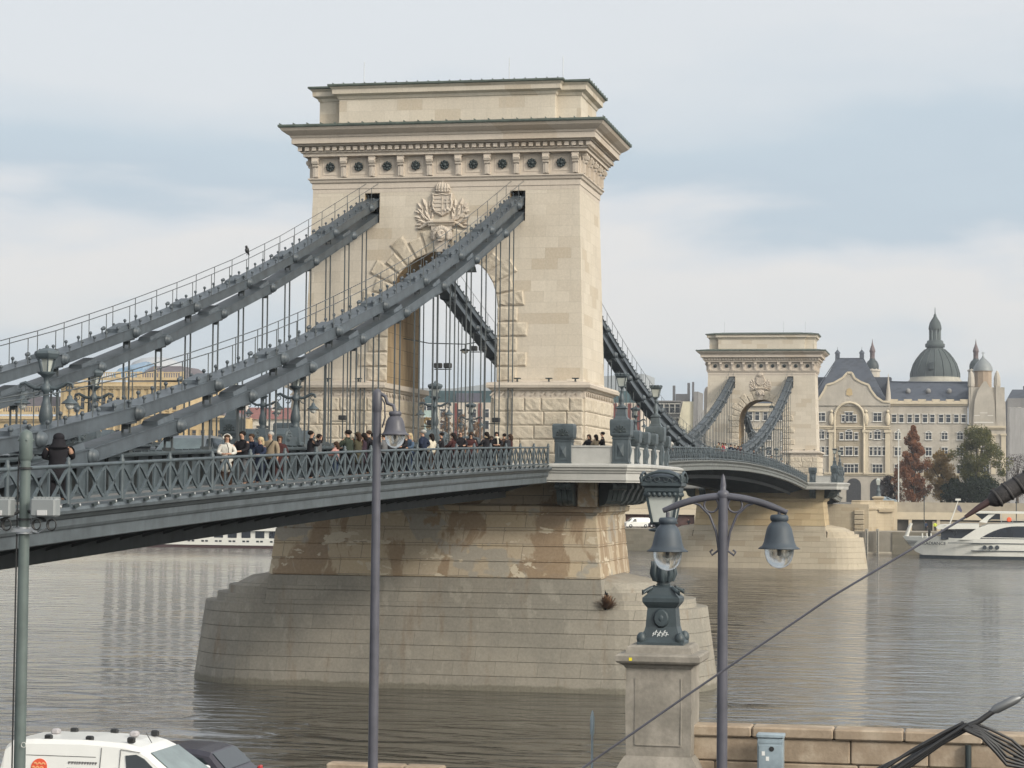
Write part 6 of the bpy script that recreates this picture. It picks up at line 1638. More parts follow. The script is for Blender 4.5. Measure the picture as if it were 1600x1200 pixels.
# ------------------------------------------------------------------ trees
def leafmat(name, c1, c2, c3):
    t = NT(name, .8, spec=.2); f = t.noise(.9, detail=3); f2 = t.noise(5.5, detail=2)
    col = t.ramp(f, [(.3, c1), (.5, c2), (.68, c3)]); col = t.mix(.4, col, t.ramp(f2, [(.35, c1), (.65, c3)])); t.col(col)
    tr = t.n('ShaderNodeBsdfTranslucent'); t.l(col, tr.inputs[0]); mx = t.n('ShaderNodeMixShader'); mx.inputs[0].default_value = .45
    out = [q for q in t.t.nodes if q.type == 'OUTPUT_MATERIAL'][0]; t.l(t.b.outputs[0], mx.inputs[1]); t.l(tr.outputs[0], mx.inputs[2]); t.l(mx.outputs[0], out.inputs[0])
    return t.m
M['bark'] = plain('bark', (.07,.055,.045,1), .95, var=.25, nscale=4)
def tree(name, label, X, px, py_top, w, mat, shape='round', zg=9.0, n=2600, leaf=.42, group=None, seed=1, trunk_h=.25, dens=1.):
    rn = random.Random(seed); c = at(px, py_top, 'X', X); h = c.z-zg; r = w/2
    t = thing(name, label, 'tree', (X, c.y, zg), group=group)
    b = MB(); b.tube([(X,c.y,zg),(X+.1,c.y+.1,zg+h*.3),(X,c.y-.1,zg+h*.65),(X,c.y,zg+h*.92)], [h*.022+.1,h*.018+.06,h*.01+.03,.03], 7)
    clumps = []
    nc = 110 if shape == 'cone' else 70
    for k in range(nc):
        u = (k+rn.random())/nc
        if shape == 'cone': z = zg+h*(.05+.93*u); rr = r*min(1, (1-u)*1.5)**.65*min(1, .6+u*2.2)
        else:
            z = zg+h*(trunk_h+(1-trunk_h)*u); q = (u-.42)/.62; rr = r*math.sqrt(max(.06,1-q*q))*(.8+.3*rn.random())
        a = rn.uniform(0, 2*PI); d = rr*rn.uniform(.15,.92)
        p = Vector((X+d*math.cos(a), c.y+d*math.sin(a), min(z, zg+h-.3)))
        clumps.append((p, r*rn.uniform(.16,.30)*(1 if shape != 'cone' else .5+.7*(1-u))))
        if k % 3 == 0:
            z0_ = zg+(p.z-zg)*.55; b.tube([(X,c.y,z0_), tuple(Vector((X,c.y,z0_)).lerp(p,.6)+Vector((0,0,.2))), tuple(p)], [.10,.06,.03], 5)
    b.build('trunk', M['bark'], t)
    f = MB()
    for k in range(int(n*dens)):
        p, rc = clumps[k % len(clumps)]
        v = Vector((rn.gauss(0,1),rn.gauss(0,1),rn.gauss(0,.85))); v = v.normalized()*rc*rn.random()**.4
        q = p+v; s = leaf*rn.uniform(.6,1.3)
        n1_ = Vector((rn.gauss(0,1),rn.gauss(0,1),rn.gauss(0,1))).normalized(); u_ = n1_.orthogonal().normalized(); w_ = n1_.cross(u_)
        f.add([q-u_*s*.5, q+w_*s*.35, q+u_*s*.5, q-w_*s*.35], [(0,1,2,3)])
    f.build('crown', mat, t, rn=False); return t
M['rust'] = leafmat('rust_red_foliage', (.14,.065,.04), (.27,.12,.065), (.38,.19,.10))
M['ochre'] = leafmat('ochre_foliage', (.20,.14,.06), (.33,.22,.085), (.44,.31,.13))
M['greenl'] = leafmat('green_foliage', (.045,.06,.03), (.115,.125,.05), (.24,.21,.08))
M['darkl'] = leafmat('dark_green_foliage', (.014,.022,.016), (.025,.036,.024), (.045,.055,.034))
M['purple'] = leafmat('purple_brown_twigs', (.035,.028,.032), (.07,.05,.055), (.11,.085,.085))
M['orangel'] = leafmat('orange_brown_foliage', (.14,.08,.045), (.25,.15,.08), (.36,.24,.15))
G = 'trees on the square before the palace'
tree('conifer', 'tall rust red conical tree before the palace', 352, 1427, 665, 8.6, M['rust'], 'cone', n=17000, leaf=.36, group=G, seed=3)
tree('tree', 'ochre yellow autumn tree between the rust red tree and the green tree', 355, 1471, 707, 8.2, M['ochre'], 'round', n=11000, leaf=.34, group=G, seed=5, trunk_h=.12)
tree('tree', 'large loose green tree before the turret of the palace', 350, 1526, 672, 12.5, M['greenl'], 'round', n=15000, leaf=.38, group=G, seed=8, trunk_h=.2)
tree('tree', 'dark purple brown tree left of the rust red tree', 356, 1391, 745, 6.2, M['purple'], 'round', n=5000, leaf=.28, group=G, seed=9, trunk_h=.05)
tree('tree', 'low dark evergreen mass below the large green tree', 346, 1533, 752, 13., M['darkl'], 'round', n=9000, leaf=.42, group=G, seed=12, trunk_h=.0)
tree('tree', 'small dark evergreen beside the ochre tree', 347, 1492, 750, 6., M['darkl'], 'round', n=5000, leaf=.4, group=G, seed=14, trunk_h=.0)
tree('tree', 'bare purplish street tree at the right edge of the square', 360, 1590, 712, 8., M['purple'], 'round', n=1700, leaf=.26, group=G, seed=15, trunk_h=.2)
G = 'autumn trees behind the arch'
for k, (px, py, w_) in enumerate(((668,652,4.),(697,643,5.5),(721,647,5.5),(744,660,4.5))):
    tree('tree', ['small ochre tree at the left in the nearer arch','orange brown tree behind the candelabrum in the nearer arch','orange brown tree in the middle of the nearer arch','low orange tree at the right in the nearer arch'][k], 318, px, py, w_, M['orangel'] if k else M['ochre'], 'round', n=3500, leaf=.3, group=G, seed=20+k, trunk_h=.1)
# far hills/trees mass along the bank hidden low
# ------------------------------------------------------------------ lamps and people of the far quay
for k, (px, p0, p1, X_) in enumerate(((1404,672,792,340),(1444,776,829,293),(1588,785,830,293))):
    a = at(px,p0,'X',X_); c = at(px,p1,'X',X_); t = thing('flagpole' if k==0 else 'lamp_post', ['tall white flagpole before the rust red tree','thin dark lamp post on the lower quay left of the moored ship','thin dark lamp post on the lower quay behind the ship at the right edge'][k], 'pole', (X_,a.y,c.z))
    b = MB(); b.tube([(X_,a.y,c.z-(.5 if k==0 else 0)),(X_,a.y,a.z)], [.16,.1] if k==0 else .09, 7); b.build('shaft', M['lampwhite'] if k==0 else M['iron_dark'], t)
    b = MB(); b.sphere((X_,a.y,a.z), .2, 8, 6); b.build('finial', M['lampwhite'] if k==0 else M['iron_dark'], t)
# parked vehicles on the lower quay
p = at(997,815,'X',293); wprof = [(2.4,.5),(2.38,.95),(1.7,1.15),(1.1,1.75),(.6,1.9),(-2.2,1.9),(-2.4,1.7),(-2.45,.5)]
vehicle('van', 'white van parked on the lower quay right of the nearer pier', 'van', (293,p.y+.3,4.12), PI/2+.5, 4.8, 1.9, wprof, 1.1, [[(1.2,1.12),(.3,1.12),(.3,1.7),(.75,1.7)]], M['white_paint'], (1.5,-1.5), .34, ws=((1.65,1.2),(1.15,1.7)))
p = at(1029,817,'X',294); vehicle('car', 'dark car parked beside the white van on the lower quay', 'car', (294,p.y,4.12), PI/2, 4.2, 1.75, cprof, .92, [[(.75,.96),(.05,.97),(.0,1.30),(.28,1.28)],[(-.05,.97),(-.75,.98),(-.85,1.28),(-.08,1.31)]], M['dark_paint'], (1.25,-1.2), .31, ws=((.92,1.02),(.34,1.32)))
p = at(1385,778,'X',312); vehicle('car', 'pale blue car parked behind the embankment right of the square pillar', 'car', (312,p.y,9.0), -PI/2, 4.2, 1.75, cprof, .92, [[(.75,.96),(.05,.97),(.0,1.30),(.28,1.28)]], M['cab'], (1.25,-1.2), .31, ws=((.92,1.02),(.34,1.32)))
# ------------------------------------------------------------------ ships
M['ship_white'] = plain('ship_white_paint', (.70,.69,.64,1), .35, var=.04)
M['ship_glass'] = plain('ship_dark_glass', (.02,.025,.035,1), .08, var=.3, nscale=.4, spec=.8)
M['ship_stripe'] = plain('ship_dark_stripe', (.04,.05,.06,1), .4, var=0)
XH = 262.
h_ = lambda px, py: at(px, py, 'X', XH)
t = thing('river_ship', 'white river cruise ship moored at the right with a raked bow and arched dark window', 'ship', (XH+5, -45, 0))
yb = h_(1409,838).y; yw = h_(1433,870).y; yend = yb-110
B = 5.5; XC2 = XH+B
def beam(y, k=1.):   # half beam along the hull
    u = max(0, (yb-y))/16.; return B*min(1, max(.02, math.sin(min(1,u)*PI/2)**.75))
b = MB(); rs = []
for y_ in [yb+.0-.001, yb-1, yb-2.2, yb-3.5, yb-6, yb-9, yb-12, yb-16, yb-22, yend]:
    zt = 3.70 if y_ > yb-8 else 3.5; bb = beam(y_); sl = max(.05, min(1, (yb-y_)/2.9))
    zb = .55 if yb-y_ > 2.7 else .55+(3.1)*(1-(yb-y_)/2.7)
    rs.append([(XC2-bb,y_,zt),(XC2-bb*.995,y_,(zt+zb)/2),(XC2-bb*.975,y_,zb),(XC2+bb*.975,y_,zb),(XC2+bb*.995,y_,(zt+zb)/2),(XC2+bb,y_,zt)])
b.rings(rs, True, False); b.build('hull', M['ship_white'], t)
b = MB(); rs = [[(XC2-beam(y_)*.97,y_,.56),(XC2-beam(y_)*.93,y_,-.5),(XC2+beam(y_)*.93,y_,-.5),(XC2+beam(y_)*.97,y_,.56)] for y_ in (yb-2.9,yb-5,yb-9,yb-14,yb-20,yend)]; b.rings(rs); b.build('waterline_hull', M['ship_stripe'], t)
# superstructure: front house with raked glazing, long saloon with arched window
sy = lambda px: h_(px,830).y
b = MB(); X_ = XH+.35
b.prism([(sy(1462),h_(1500,824.5).z),(sy(1468),h_(1500,821).z),(sy(1500),h_(1500,819).z),(sy(1530),h_(1500,818).z),(sy(1530),h_(1500,826).z),(sy(1466),h_(1500,827.5).z)], 'X', X_+.3, X_+9.4); b.build('wheelhouse_roof', M['ship_white'], t)
b = MB(); b.prism([(sy(1470),h_(1500,843.5).z),(sy(1470),h_(1500,827).z),(sy(1524),h_(1500,827).z),(sy(1500),h_(1500,843.5).z)], 'X', X_+1.0, X_+8.6); b.build('wheelhouse_glazing', M['ship_glass'], t)
b = MB(); b.prism([(sy(1499),3.3),(sy(1503),h_(1500,841).z),(sy(1527),h_(1500,825).z),(sy(1545),h_(1500,818.5).z),(sy(1600),h_(1600,817.5).z),(yend+4,h_(1600,817.5).z),(yend+2,3.3)], 'X', X_, X_+10.2); b.build('saloon', M['ship_white'], t)
b = MB(); b.prism([(sy(1528),h_(1560,845).z)]+[(sy(1528)+(sy(1590)-sy(1528))*u, h_(1560,845).z+(h_(1600,822.5).z-h_(1560,845).z)*math.sin(u*PI/2)**.8) for u in (.1,.25,.4,.55,.7,.85,1)]+[(yend+10,h_(1600,822.5).z),(yend+10,h_(1560,845).z)], 'X', X_-.06, X_+.2); b.build('arched_window', M['ship_glass'], t)
b = MB(); b.box(X_-.12, X_-.02, yend+10, sy(1534), h_(1560,841).z, h_(1560,840).z); b.build('window_rail', M['ship_white'], t)
for px in (1538.5,1548.2,1558):
    b = MB(); c = h_(px,855.5); b.lathe([(.36,-.12),(.36,.02)], (XH-.02,c.y,c.z), 16, axis='X'); o = b.build('porthole', M['ship_stripe'], t)
b = MB(); 
for (pa, pb, py) in ((1481,1700,849.3),(1517,1700,861)): b.box(XH-.1, XH+.25, sy(pb), sy(pa), h_(1550,py).z-.05, h_(1550,py).z+.07)
for k in range(4):
    z_ = h_(1420,846+2.1*k).z; ya_ = sy(1412.5+1.6*k); yc_ = sy(1433-1.9*k); 
    for q in range(5):
        y1_ = ya_+(yc_-ya_)*q/5; y2_ = ya_+(yc_-ya_)*(q+1)/5
        b.bar((XC2-beam(y1_)*.985-.05,y1_,z_), (XC2-beam(y2_)*.985-.05,y2_,z_), .05, .09)
b.build('hull_stripe', M['ship_stripe'], t)
b = MB(); b.tube([(XC2,h_(1415,836).y,3.6),(XC2-.2,h_(1419,828).y,h_(1423,827).z),(XC2-.2,h_(1423,818).y,h_(1423,818).z)], [.35,.3,.25], 8); b.build('bow_mast', M['ship_white'], t)
for px in (1441,1448,1454.5,1489): c = h_(px,840); b = MB(); b.tube([(XC2-4,c.y,3.5),(XC2-4,c.y,4.3)], .14, 6); b.build('bollard', M['ship_white'], t)
b = MB(); c = h_(1451.5,834); b.bbox(XC2-1,XC2-.4,c.y-.22,c.y+.22,3.5,h_(1451,827).z,.05); b.build('vent_post', M['dark_black'], t)
b = MB(); b.tube([h_(1484,818), h_(1491,800), h_(1497.5,781)], [.14,.11,.08], 6); c = h_(1497,780); b.box(c.x-.3,c.x+.3,c.y-.45,c.y+.45,c.z-.25,c.z+.1); b.build('signal_mast', M['ship_white'], t)
b = MB(); A = [h_(1496,790),h_(1499.5,789.5),h_(1503.5,797.5),h_(1502,801),h_(1495.5,796.5)]; b.rings([[tuple(p) for p in A],[tuple(p+Vector((.04,0,0))) for p in A]]); b.build('blue_flag', plain('dull_blue_flag', (.10,.10,.17,1), .8, var=.1), t)
b = MB(); b.box(XH+1.2,XH+9.5,yend+6,sy(1524),h_(1560,802.5).z,h_(1560,799.5).z); b.build('sun_deck_canopy', M['ship_white'], t)
b = MB(); b.prism([(sy(1523),h_(1550,803).z),(sy(1563),h_(1550,803).z),(sy(1563),h_(1550,812).z),(sy(1550),h_(1550,812).z),(sy(1538),h_(1550,815).z)], 'X', XH+2, XH+8); b.build('deck_house_glass', M['ship_glass'], t)
b = MB(); b.prism([(sy(1530),h_(1550,816).z),(sy(1545),h_(1550,804).z),(sy(1556),h_(1550,803).z),(sy(1545),h_(1550,812).z),(sy(1542),h_(1550,817.5).z)], 'X', XH+1.5, XH+2.1); b.build('deck_house_fairing', M['ship_white'], t)
b = MB()
for k in range(26): y_ = sy(1563)-.2-k*1.9; b.tube([(XH+1.4,y_,5.9),(XH+1.4,y_,h_(1560,802.5).z if k%3==0 else 6.9)], .06, 5)
for z_ in (6.3,6.6,6.9): b.tube([(XH+1.4,sy(1563),z_),(XH+1.4,yend+6,z_)], .03, 4)
b.build('deck_railing', M['steel'], t)
b = MB(); c = h_(1577,812); b.lathe([(.22,-.05),(.42,-.05),(.42,.05),(.22,.05)], (XH+1.3,c.y,c.z), 14, axis='X'); b.build('lifebuoy', plain('orange_lifebuoy', (.75,.12,.04,1), .6, var=0), t)
def text(body, size, loc, name, mat, parent, ext=.02):
    cu = bpy.data.curves.new(name, 'FONT'); cu.body = body; cu.size = size; cu.extrude = ext; cu.materials.append(mat)
    o = bpy.data.objects.new(name+'_tmp', cu); COL.objects.link(o); dg = bpy.context.evaluated_depsgraph_get(); dg.update()
    me = bpy.data.meshes.new_from_object(o.evaluated_get(dg)); bpy.data.objects.remove(o)
    n = bpy.data.objects.new(name, me); COL.objects.link(n); n.parent = parent; off = Vector(parent['_o'])
    n.location = Vector(loc)-off; n.rotation_euler = (R(90), 0, R(-90)); return n
c = h_(1441,850.5); y1 = h_(1441,850).y; y2 = h_(1477,850).y; x1 = XC2-beam(y1); x2 = XC2-beam(y2); an = math.atan2(x1-x2, y1-y2)
tx = text('RADIANCE', .78, (x1-.42, y1, c.z-.1), 'ship_name', M['ship_stripe'], t, .03); tx.rotation_euler = (R(90), 0, R(-90)-an); tx.scale = (1.12,1,1)
# left ship
t = thing('river_ship', 'long white passenger ship glimpsed below the deck left of the pier', 'ship', (XH+5, 120, 0))
ya, yb2 = h_(437,850).y, h_(437,850).y+90
b = MB(); b.box(XH, XH+11, ya+.4, yb2, .5, 1.75); b.box(XH+.15, XH+11, ya+.5, yb2, 1.7, 3.2); b.build('hull', M['ship_white'], t)
b = MB(); b.prism([(ya-.1,3.15),(ya-.6,3.35),(ya-.4,3.75),(ya+.6,3.85),(yb2,3.85),(yb2,3.15)], 'X', XH-.3, XH+11.2); b.build('deck_roof', M['ship_white'], t)
b = MB(); b.box(XH+.1, XH+10.8, ya+.6, yb2, -.5, .5); b.build('waterline_hull', plain('dark_red_hull', (.06,.03,.03,1), .5), t)
for k in range(13):
    y_ = ya+1.2+k*2.62; b = MB(); b.box(XH+.08, XH+.2, y_-.85, y_+.85, 1.85, 3.12); w0 = b.build('window', M['ship_glass'], t)
    b = MB(); b.box(XH+.05,XH+.1,y_-.04,y_+.04,1.85,3.12); b.build('window_bar', M['ship_white'], w0)
    b = MB()
    for o in (-.38,.38): b.box(XH-.04,XH+.05,y_+o-.26,y_+o+.26,1.08,1.38)
    b.build('cabin_window', M['ship_glass'], t)
# ------------------------------------------------------------------ people
def skin_mesh(verts, edges, radii, sub=1, root=0):
    me = bpy.data.meshes.new('sk'); me.from_pydata(verts, edges, []); me.update()
    o = bpy.data.objects.new('sk', me); COL.objects.link(o)
    md = o.modifiers.new('s', 'SKIN'); md.use_smooth_shade = True; md.branch_smoothing = .4
    sv = me.skin_vertices[0].data
    for i, r in enumerate(radii): sv[i].radius = r if isinstance(r, tuple) else (r, r)
    sv[root].use_root = True
    if sub: ms = o.modifiers.new('u', 'SUBSURF'); ms.levels = sub; ms.render_levels = sub
    dg = bpy.context.evaluated_depsgraph_get(); dg.update()
    out = bpy.data.meshes.new_from_object(o.evaluated_get(dg)); bpy.data.objects.remove(o); bpy.data.meshes.remove(me)
    out.polygons.foreach_set('use_smooth', [True]*len(out.polygons)); return out
POSES = {   # elbow, wrist, hand end for the left arm (mirrored unless given twice); facing +x
 'down': [((0,.25,1.13),(.05,.26,.90),(.07,.26,.80))]*2,
 'lean': [((.10,.25,1.16),(.32,.16,1.10),(.40,.12,1.09))]*2,
 'phone': [((.17,.22,1.22),(.30,.10,1.45),(.33,.07,1.53))]*2,
 'front': [((.06,.25,1.15),(.22,.10,1.12),(.27,.04,1.12))]*2,
 'hip': [((-.08,.36,1.18),(.04,.22,1.02),(.08,.16,1.0))]*2,
 'up': [((.12,.24,1.30),(.22,.18,1.52),(.24,.16,1.60)), ((0,-.25,1.13),(.05,-.26,.90),(.07,-.26,.80))],
}
_pc = {}
def person_meshes(pose, long, female):
    key = (pose, long, female)
    if key in _pc: return _pc[key]
    arms = POSES[pose]; sw = .165 if female else .185
    V, E, Rr = [], [], []
    def add(p, r, par=None):
        V.append(p); Rr.append(r); i = len(V)-1
        if par is not None: E.append((par, i))
        return i
    pel = add((0,0,.96), (.13,.155)); sp = add((0,0,1.14), (.105,.135), pel); ch = add((0,0,1.32), (.125,.165), sp)
    nb = add((0,0,1.45), .062, ch); nk = add((.01,0,1.51), .052, nb); h1 = add((.025,0,1.57), (.072,.062), nk); h2 = add((.02,0,1.64), (.098,.078), h1); h3 = add((.01,0,1.705), (.07,.06), h2)
    nose = add((.125,0,1.625), .014, h2)
    for s, ar in ((1, arms[0]), (-1, arms[1])):
        m = (lambda p: (p[0], s*abs(p[1]), p[2]))
        sh = add((0,s*sw,1.40), .068, ch); el = add(m(ar[0]), .046, sh); wr = add(m(ar[1]), .030, el)
        hd = add(tuple(Vector(m(ar[1])).lerp(Vector(m(ar[2])), .6)), (.036,.022), wr)
        d = (Vector(m(ar[2]))-Vector(m(ar[1]))).normalized(); sd_ = d.cross(Vector((1,0,.3))).normalized()
        if sd_.length < .1: sd_ = Vector((0,1,0))
        base = Vector(V[hd])
        for k in range(4):
            a = base+d*.055+sd_*(-.024+.016*k); tip = a+d*(.045-.006*abs(k-1.4))+Vector((.012,0,0)); i1 = add(tuple(a), .009, hd); add(tuple(tip), .007, i1)
        th = add(tuple(base+sd_*.045+d*.01), .010, hd)
        hip = add((0,s*.085,.90), .095, pel); kn = add((.02,s*.095,.50), .062, hip); an = add((-.01,s*.10,.10), .042, kn); add((.03,s*.105,.045), (.04,.035), an); add((.15,s*.115,.035), (.035,.03), len(V)-1)
    body = skin_mesh(V, E, Rr)
    # coat
    V, E, Rr = [], [], []
    hem = .48 if long else .82
    a0 = add((0,0,1.30), (.155,.19)); a1 = add((0,0,1.12), (.14,.17), a0); a2 = add((0,0,.95), (.16,.195), a1); a3 = add((0,0,hem), (.17,.21) if long else (.155,.19), a2)
    a4 = add((0,0,1.44), .10, a0); a5 = add((-.01,0,1.50), .078, a4)
    for s, ar in ((1, arms[0]), (-1, arms[1])):
        m = (lambda p: (p[0], s*abs(p[1]), p[2]))
        sh = add((0,s*sw,1.39), .09, a0); el = add(m(ar[0]), .068, sh); add(tuple(Vector(m(ar[0])).lerp(Vector(m(ar[1])), .92)), .052, el)
    coat = skin_mesh(V, E, Rr)
    V, E, Rr = [], [], []
    p0 = add((0,0,.95), (.14,.165)); 
    for s in (1,-1):
        hip = add((0,s*.09,.84), .108, p0); kn = add((.02,s*.098,.50), .078, hip); add((-.01,s*.102,.10), .062, kn)
    tr = skin_mesh(V, E, Rr)
    b = MB()
    if female:
        b.sphere((-.015,0,1.665), .108, 12, 8, sc=(1,.95,.95)); b.tube([(-.06,0,1.64),(-.085,0,1.52),(-.09,0,1.40)], [.085,.085,.05], 9)
    else: b.sphere((-.012,0,1.675), .102, 12, 8, sc=(1.02,.9,.86))
    me = bpy.data.meshes.new('hair'); me.from_pydata([tuple(v) for v in b.v], [], b.f); me.polygons.foreach_set('use_smooth', [True]*len(b.f)); me.update()
    b = MB()
    for s in (1,-1):
        b.rings([[(-.09,s*.10-.045,0),(-.09,s*.10+.045,0),(.17,s*.115+.045,0),(.17,s*.115-.045,0)], [(-.08,s*.10-.04,.09),(-.08,s*.10+.04,.09),(.13,s*.115+.035,.06),(.13,s*.115-.035,.06)]])
    sh_ = bpy.data.meshes.new('shoes'); sh_.from_pydata([tuple(v) for v in b.v], [], b.f); sh_.update()
    b = MB()
    for s in (1,-1): b.sphere((.108,s*.032,1.648), .012, 6, 4)
    ey = bpy.data.meshes.new('eyes'); ey.from_pydata([tuple(v) for v in b.v], [], b.f); ey.update()
    _pc[key] = (body, coat, tr, me, sh_, ey); return _pc[key]
_mc = {}
def cm(name, c, rough=.85):
    k = (name,)
    if k not in _mc: _mc[k] = plain(name, (*c, 1), rough, var=.15, nscale=6, spec=.12)
    return _mc[k]
SKIN = cm('skin', (.40,.24,.17), .6)
COLS = {'black': (.016,.015,.018), 'navy': (.018,.024,.045), 'white': (.50,.48,.44), 'cream': (.52,.47,.38), 'beige': (.235,.19,.135), 'green': (.032,.04,.03), 'olive': (.06,.055,.035), 'maroon': (.05,.02,.02), 'plum': (.04,.025,.035), 'denim': (.055,.085,.13), 'grey': (.12,.12,.125), 'pink': (.40,.22,.20), 'brown': (.055,.032,.022), 'red': (.30,.03,.04), 'jeans': (.035,.05,.09)}
HAIR = {'dark': (.015,.011,.01), 'brown': (.05,.03,.02), 'blond': (.42,.33,.2), 'grey': (.33,.32,.30), 'white': (.6,.58,.55)}
def person(label, px, pyh, Y, face, coat='black', legs='black', hair='dark', pose='lean', long=False, female=False, h=1.72, group=None, prof=rail_side, dz=-1.05, X=None, bald=False, extra=None, bulk=1.):
    """px: column of the photograph the person is seen at; Y: distance of the walking line from the bridge axis"""
    if X is None: X = at(px, pyh, 'Y', Y).x
    z = prof(X)+dz
    t = thing('person', label, 'person', (X, Y, z), R(face), group)
    k = h/1.755; t.scale = (k*1.1*bulk,k*1.14*bulk,k)
    ms = person_meshes(pose, long, female)
    for nm, me, mt in (('body', ms[0], SKIN), ('coat', ms[1], cm(coat+'_cloth', COLS[coat])), ('trousers', ms[2], cm(legs+'_cloth', COLS[legs])), ('hair', ms[3], cm(hair+'_hair', HAIR[hair])), ('shoes', ms[4], M['dark_black']), ('eyes', ms[5], M['dark_black'])):
        if nm == 'hair' and bald: continue
        key = nm+mt.name+str(id(me))
        o = bpy.data.objects.new(nm, me); COL.objects.link(o); o.parent = t
        if not me.materials: me.materials.append(mt)
        o.material_slots[0].link = 'OBJECT'; o.material_slots[0].material = mt
    def ex(name, b, mt): return b.build(name, mt, t, world=False)
    if extra == 'earmuffs':
        b = MB()
        for s in (1,-1): b.sphere((.0,s*.105,1.64), .062, 9, 6, sc=(1,.7,1))
        b.tube([(0,.1*math.cos(a),1.66+.11*math.sin(a)) for a in [k*PI/8 for k in range(9)]], .02, 6); ex('earmuffs', b, cm('white_cloth', COLS['white']))
        b = MB(); b.tube([(.18,0,1.47),(.155,.05,1.3),(.16,.06,1.15),(.18,.07,.6)], .012, 5); ex('coat_opening', b, M['dark_black'])
    if extra == 'camera': b = MB(); b.bbox(.30,.36,-.06,.06,1.08,1.16,.01); b.lathe([(.035,.36),(.035,.41)], (0,0,1.12), 10, axis='X'); ex('camera', b, M['dark_black'])
    if extra == 'phone': b = MB(); b.bbox(.34,.355,-.08,.08,1.5,1.6,.005); ex('phone', b, M['dark_black'])
    if extra == 'cap': b = MB(); b.sphere((-.005,0,1.70), .108, 10, 6, sc=(1,.92,.6)); b.prism([(.06,-.08),(.17,-.06),(.17,.06),(.06,.08)], 'Z', 1.685, 1.70); ex('cap', b, cm(coat+'_cloth', COLS[coat]))
    if extra == 'beanie': b = MB(); b.sphere((-.005,0,1.705), .108, 10, 6, sc=(1,.92,.85)); b.sphere((0,0,1.81), .035, 7, 5); ex('beanie', b, cm('white_cloth', COLS['white']))
    if extra == 'hood': b = MB(); b.sphere((-.02,0,1.665), .118, 12, 8, sc=(1,.85,1.02)); b.tube([(-.03,0,1.62),(-.03,0,1.52),(-.02,0,1.42)], [.11,.12,.17], 10); ex('hood', b, cm(coat+'_cloth', COLS[coat]))
    if extra == 'sleeve':
        b = MB(); b.tube([(0,-.18,1.38),(0,-.25,1.13),(.05,-.26,.92)], [.095,.075,.06], 8); ex('white_sleeve', b, cm('white_cloth', COLS['white']))
        b = MB(); b.bbox(-.02,.2,-.34,-.26,.62,.86,.02); ex('red_bag', b, cm('red_cloth', COLS['red']))
    if extra == 'strap': b = MB(); b.tube([(.12,.15,1.46),(.17,.02,1.25),(.16,-.14,1.0)], .016, 5); ex('strap', b, M['dark_black'])
    if extra == 'fur': b = MB(); b.tube([(-.02+.08*math.cos(a),.115*math.sin(a),1.50+.02*math.cos(a)) for a in [k*PI/6 for k in range(13)]], .03, 6); ex('fur_collar', b, cm('beige_fur', (.35,.27,.18)))
    if extra == 'backpack': b = MB(); b.bbox(-.32,-.14,-.16,.16,1.02,1.42,.05); ex('backpack', b, cm('dark_backpack', (.03,.03,.035)))
    if extra == 'scarf': b = MB(); b.lathe([(.09,1.44),(.115,1.47),(.11,1.52),(.07,1.54)], (0,0,0), 12); b.tube([(.13,.03,1.47),(.17,.05,1.3),(.17,.05,1.12)], .035, 6); ex('scarf', b, cm('cream_cloth', COLS['cream']))
    return t
GS = 'people walking and standing along the railing of the nearer side span'
Yw = -6.3
person('person in black hooded coat seen from behind, standing alone at the left', 92, 681, -5.9, 25, 'black', 'black', 'dark', 'front', True, False, 1.80, GS, extra='hood', bulk=1.28)
person('person in long white coat with white earmuffs, holding a small camera', 355, 683, Yw, 195, 'white', 'brown', 'brown', 'front', True, True, 1.70, GS, extra='earmuffs')
person('dark haired person in black sweater right of the white coat', 379, 680, -6.0, 160, 'black', 'grey', 'dark', 'lean', False, False, 1.80, GS)
person('person half hidden behind the black sweater, hand raised to the face', 393, 685, -5.6, 165, 'navy', 'grey', 'brown', 'up', False, False, 1.70, GS)
person('short person with light headscarf and navy coat beside the beige jacket', 407, 690, -6.2, 160, 'navy', 'navy', 'blond', 'lean', True, True, 1.60, GS)
person('grey haired person in beige jacket with black shoulder strap', 423, 681, -6.35, 168, 'beige', 'black', 'grey', 'down', False, False, 1.78, GS, extra='strap')
person('person with white sleeve and red bag behind the beige jacket', 437, 692, -5.7, 200, 'maroon', 'maroon', 'brown', 'down', True, True, 1.62, GS, extra='sleeve')
person('person in black photographing with raised phone, left of the tower foot', 486, 680, -6.1, -60, 'black', 'black', 'dark', 'phone', False, False, 1.80, GS, extra='phone')
person('person with hair bun seen above the railing behind the photographer', 498, 684, -5.2, 100, 'grey', 'black', 'dark', 'down', False, True, 1.66, GS)
person('small person in pale pink jacket crouching at the railing in blue jeans', 525, 692, -6.5, 80, 'pink', 'jeans', 'brown', 'lean', False, True, 1.40, GS)
person('broad person in dark green padded jacket seen from behind', 544, 681, -6.3, 70, 'green', 'black', 'dark', 'lean', False, False, 1.82, GS, bulk=1.2)
person('person in olive coat and knitted hat beside the green jacket', 559, 682, -6.2, 60, 'olive', 'black', 'brown', 'lean', True, True, 1.74, GS, extra='cap')
person('long haired person in plum coat between the hat and the lamp pole', 568, 685, -6.0, 90, 'plum', 'black', 'dark', 'down', True, True, 1.70, GS)
person('taller dark haired person just left of the tall lamp pole', 576, 680, -5.6, 95, 'black', 'black', 'brown', 'down', False, False, 1.80, GS)
person('person with backpack partly behind the tall lamp pole', 583, 686, -6.2, 40, 'black', 'grey', 'dark', 'down', False, False, 1.70, GS, extra='backpack')
person('person in grey jacket right behind the tall lamp pole', 600, 690, -6.4, 75, 'grey', 'black', 'brown', 'lean', False, False, 1.68, GS)
person('person in black below the bell lamp talking to a neighbour', 609, 685, -6.0, -20, 'black', 'black', 'blond', 'front', False, True, 1.74, GS)
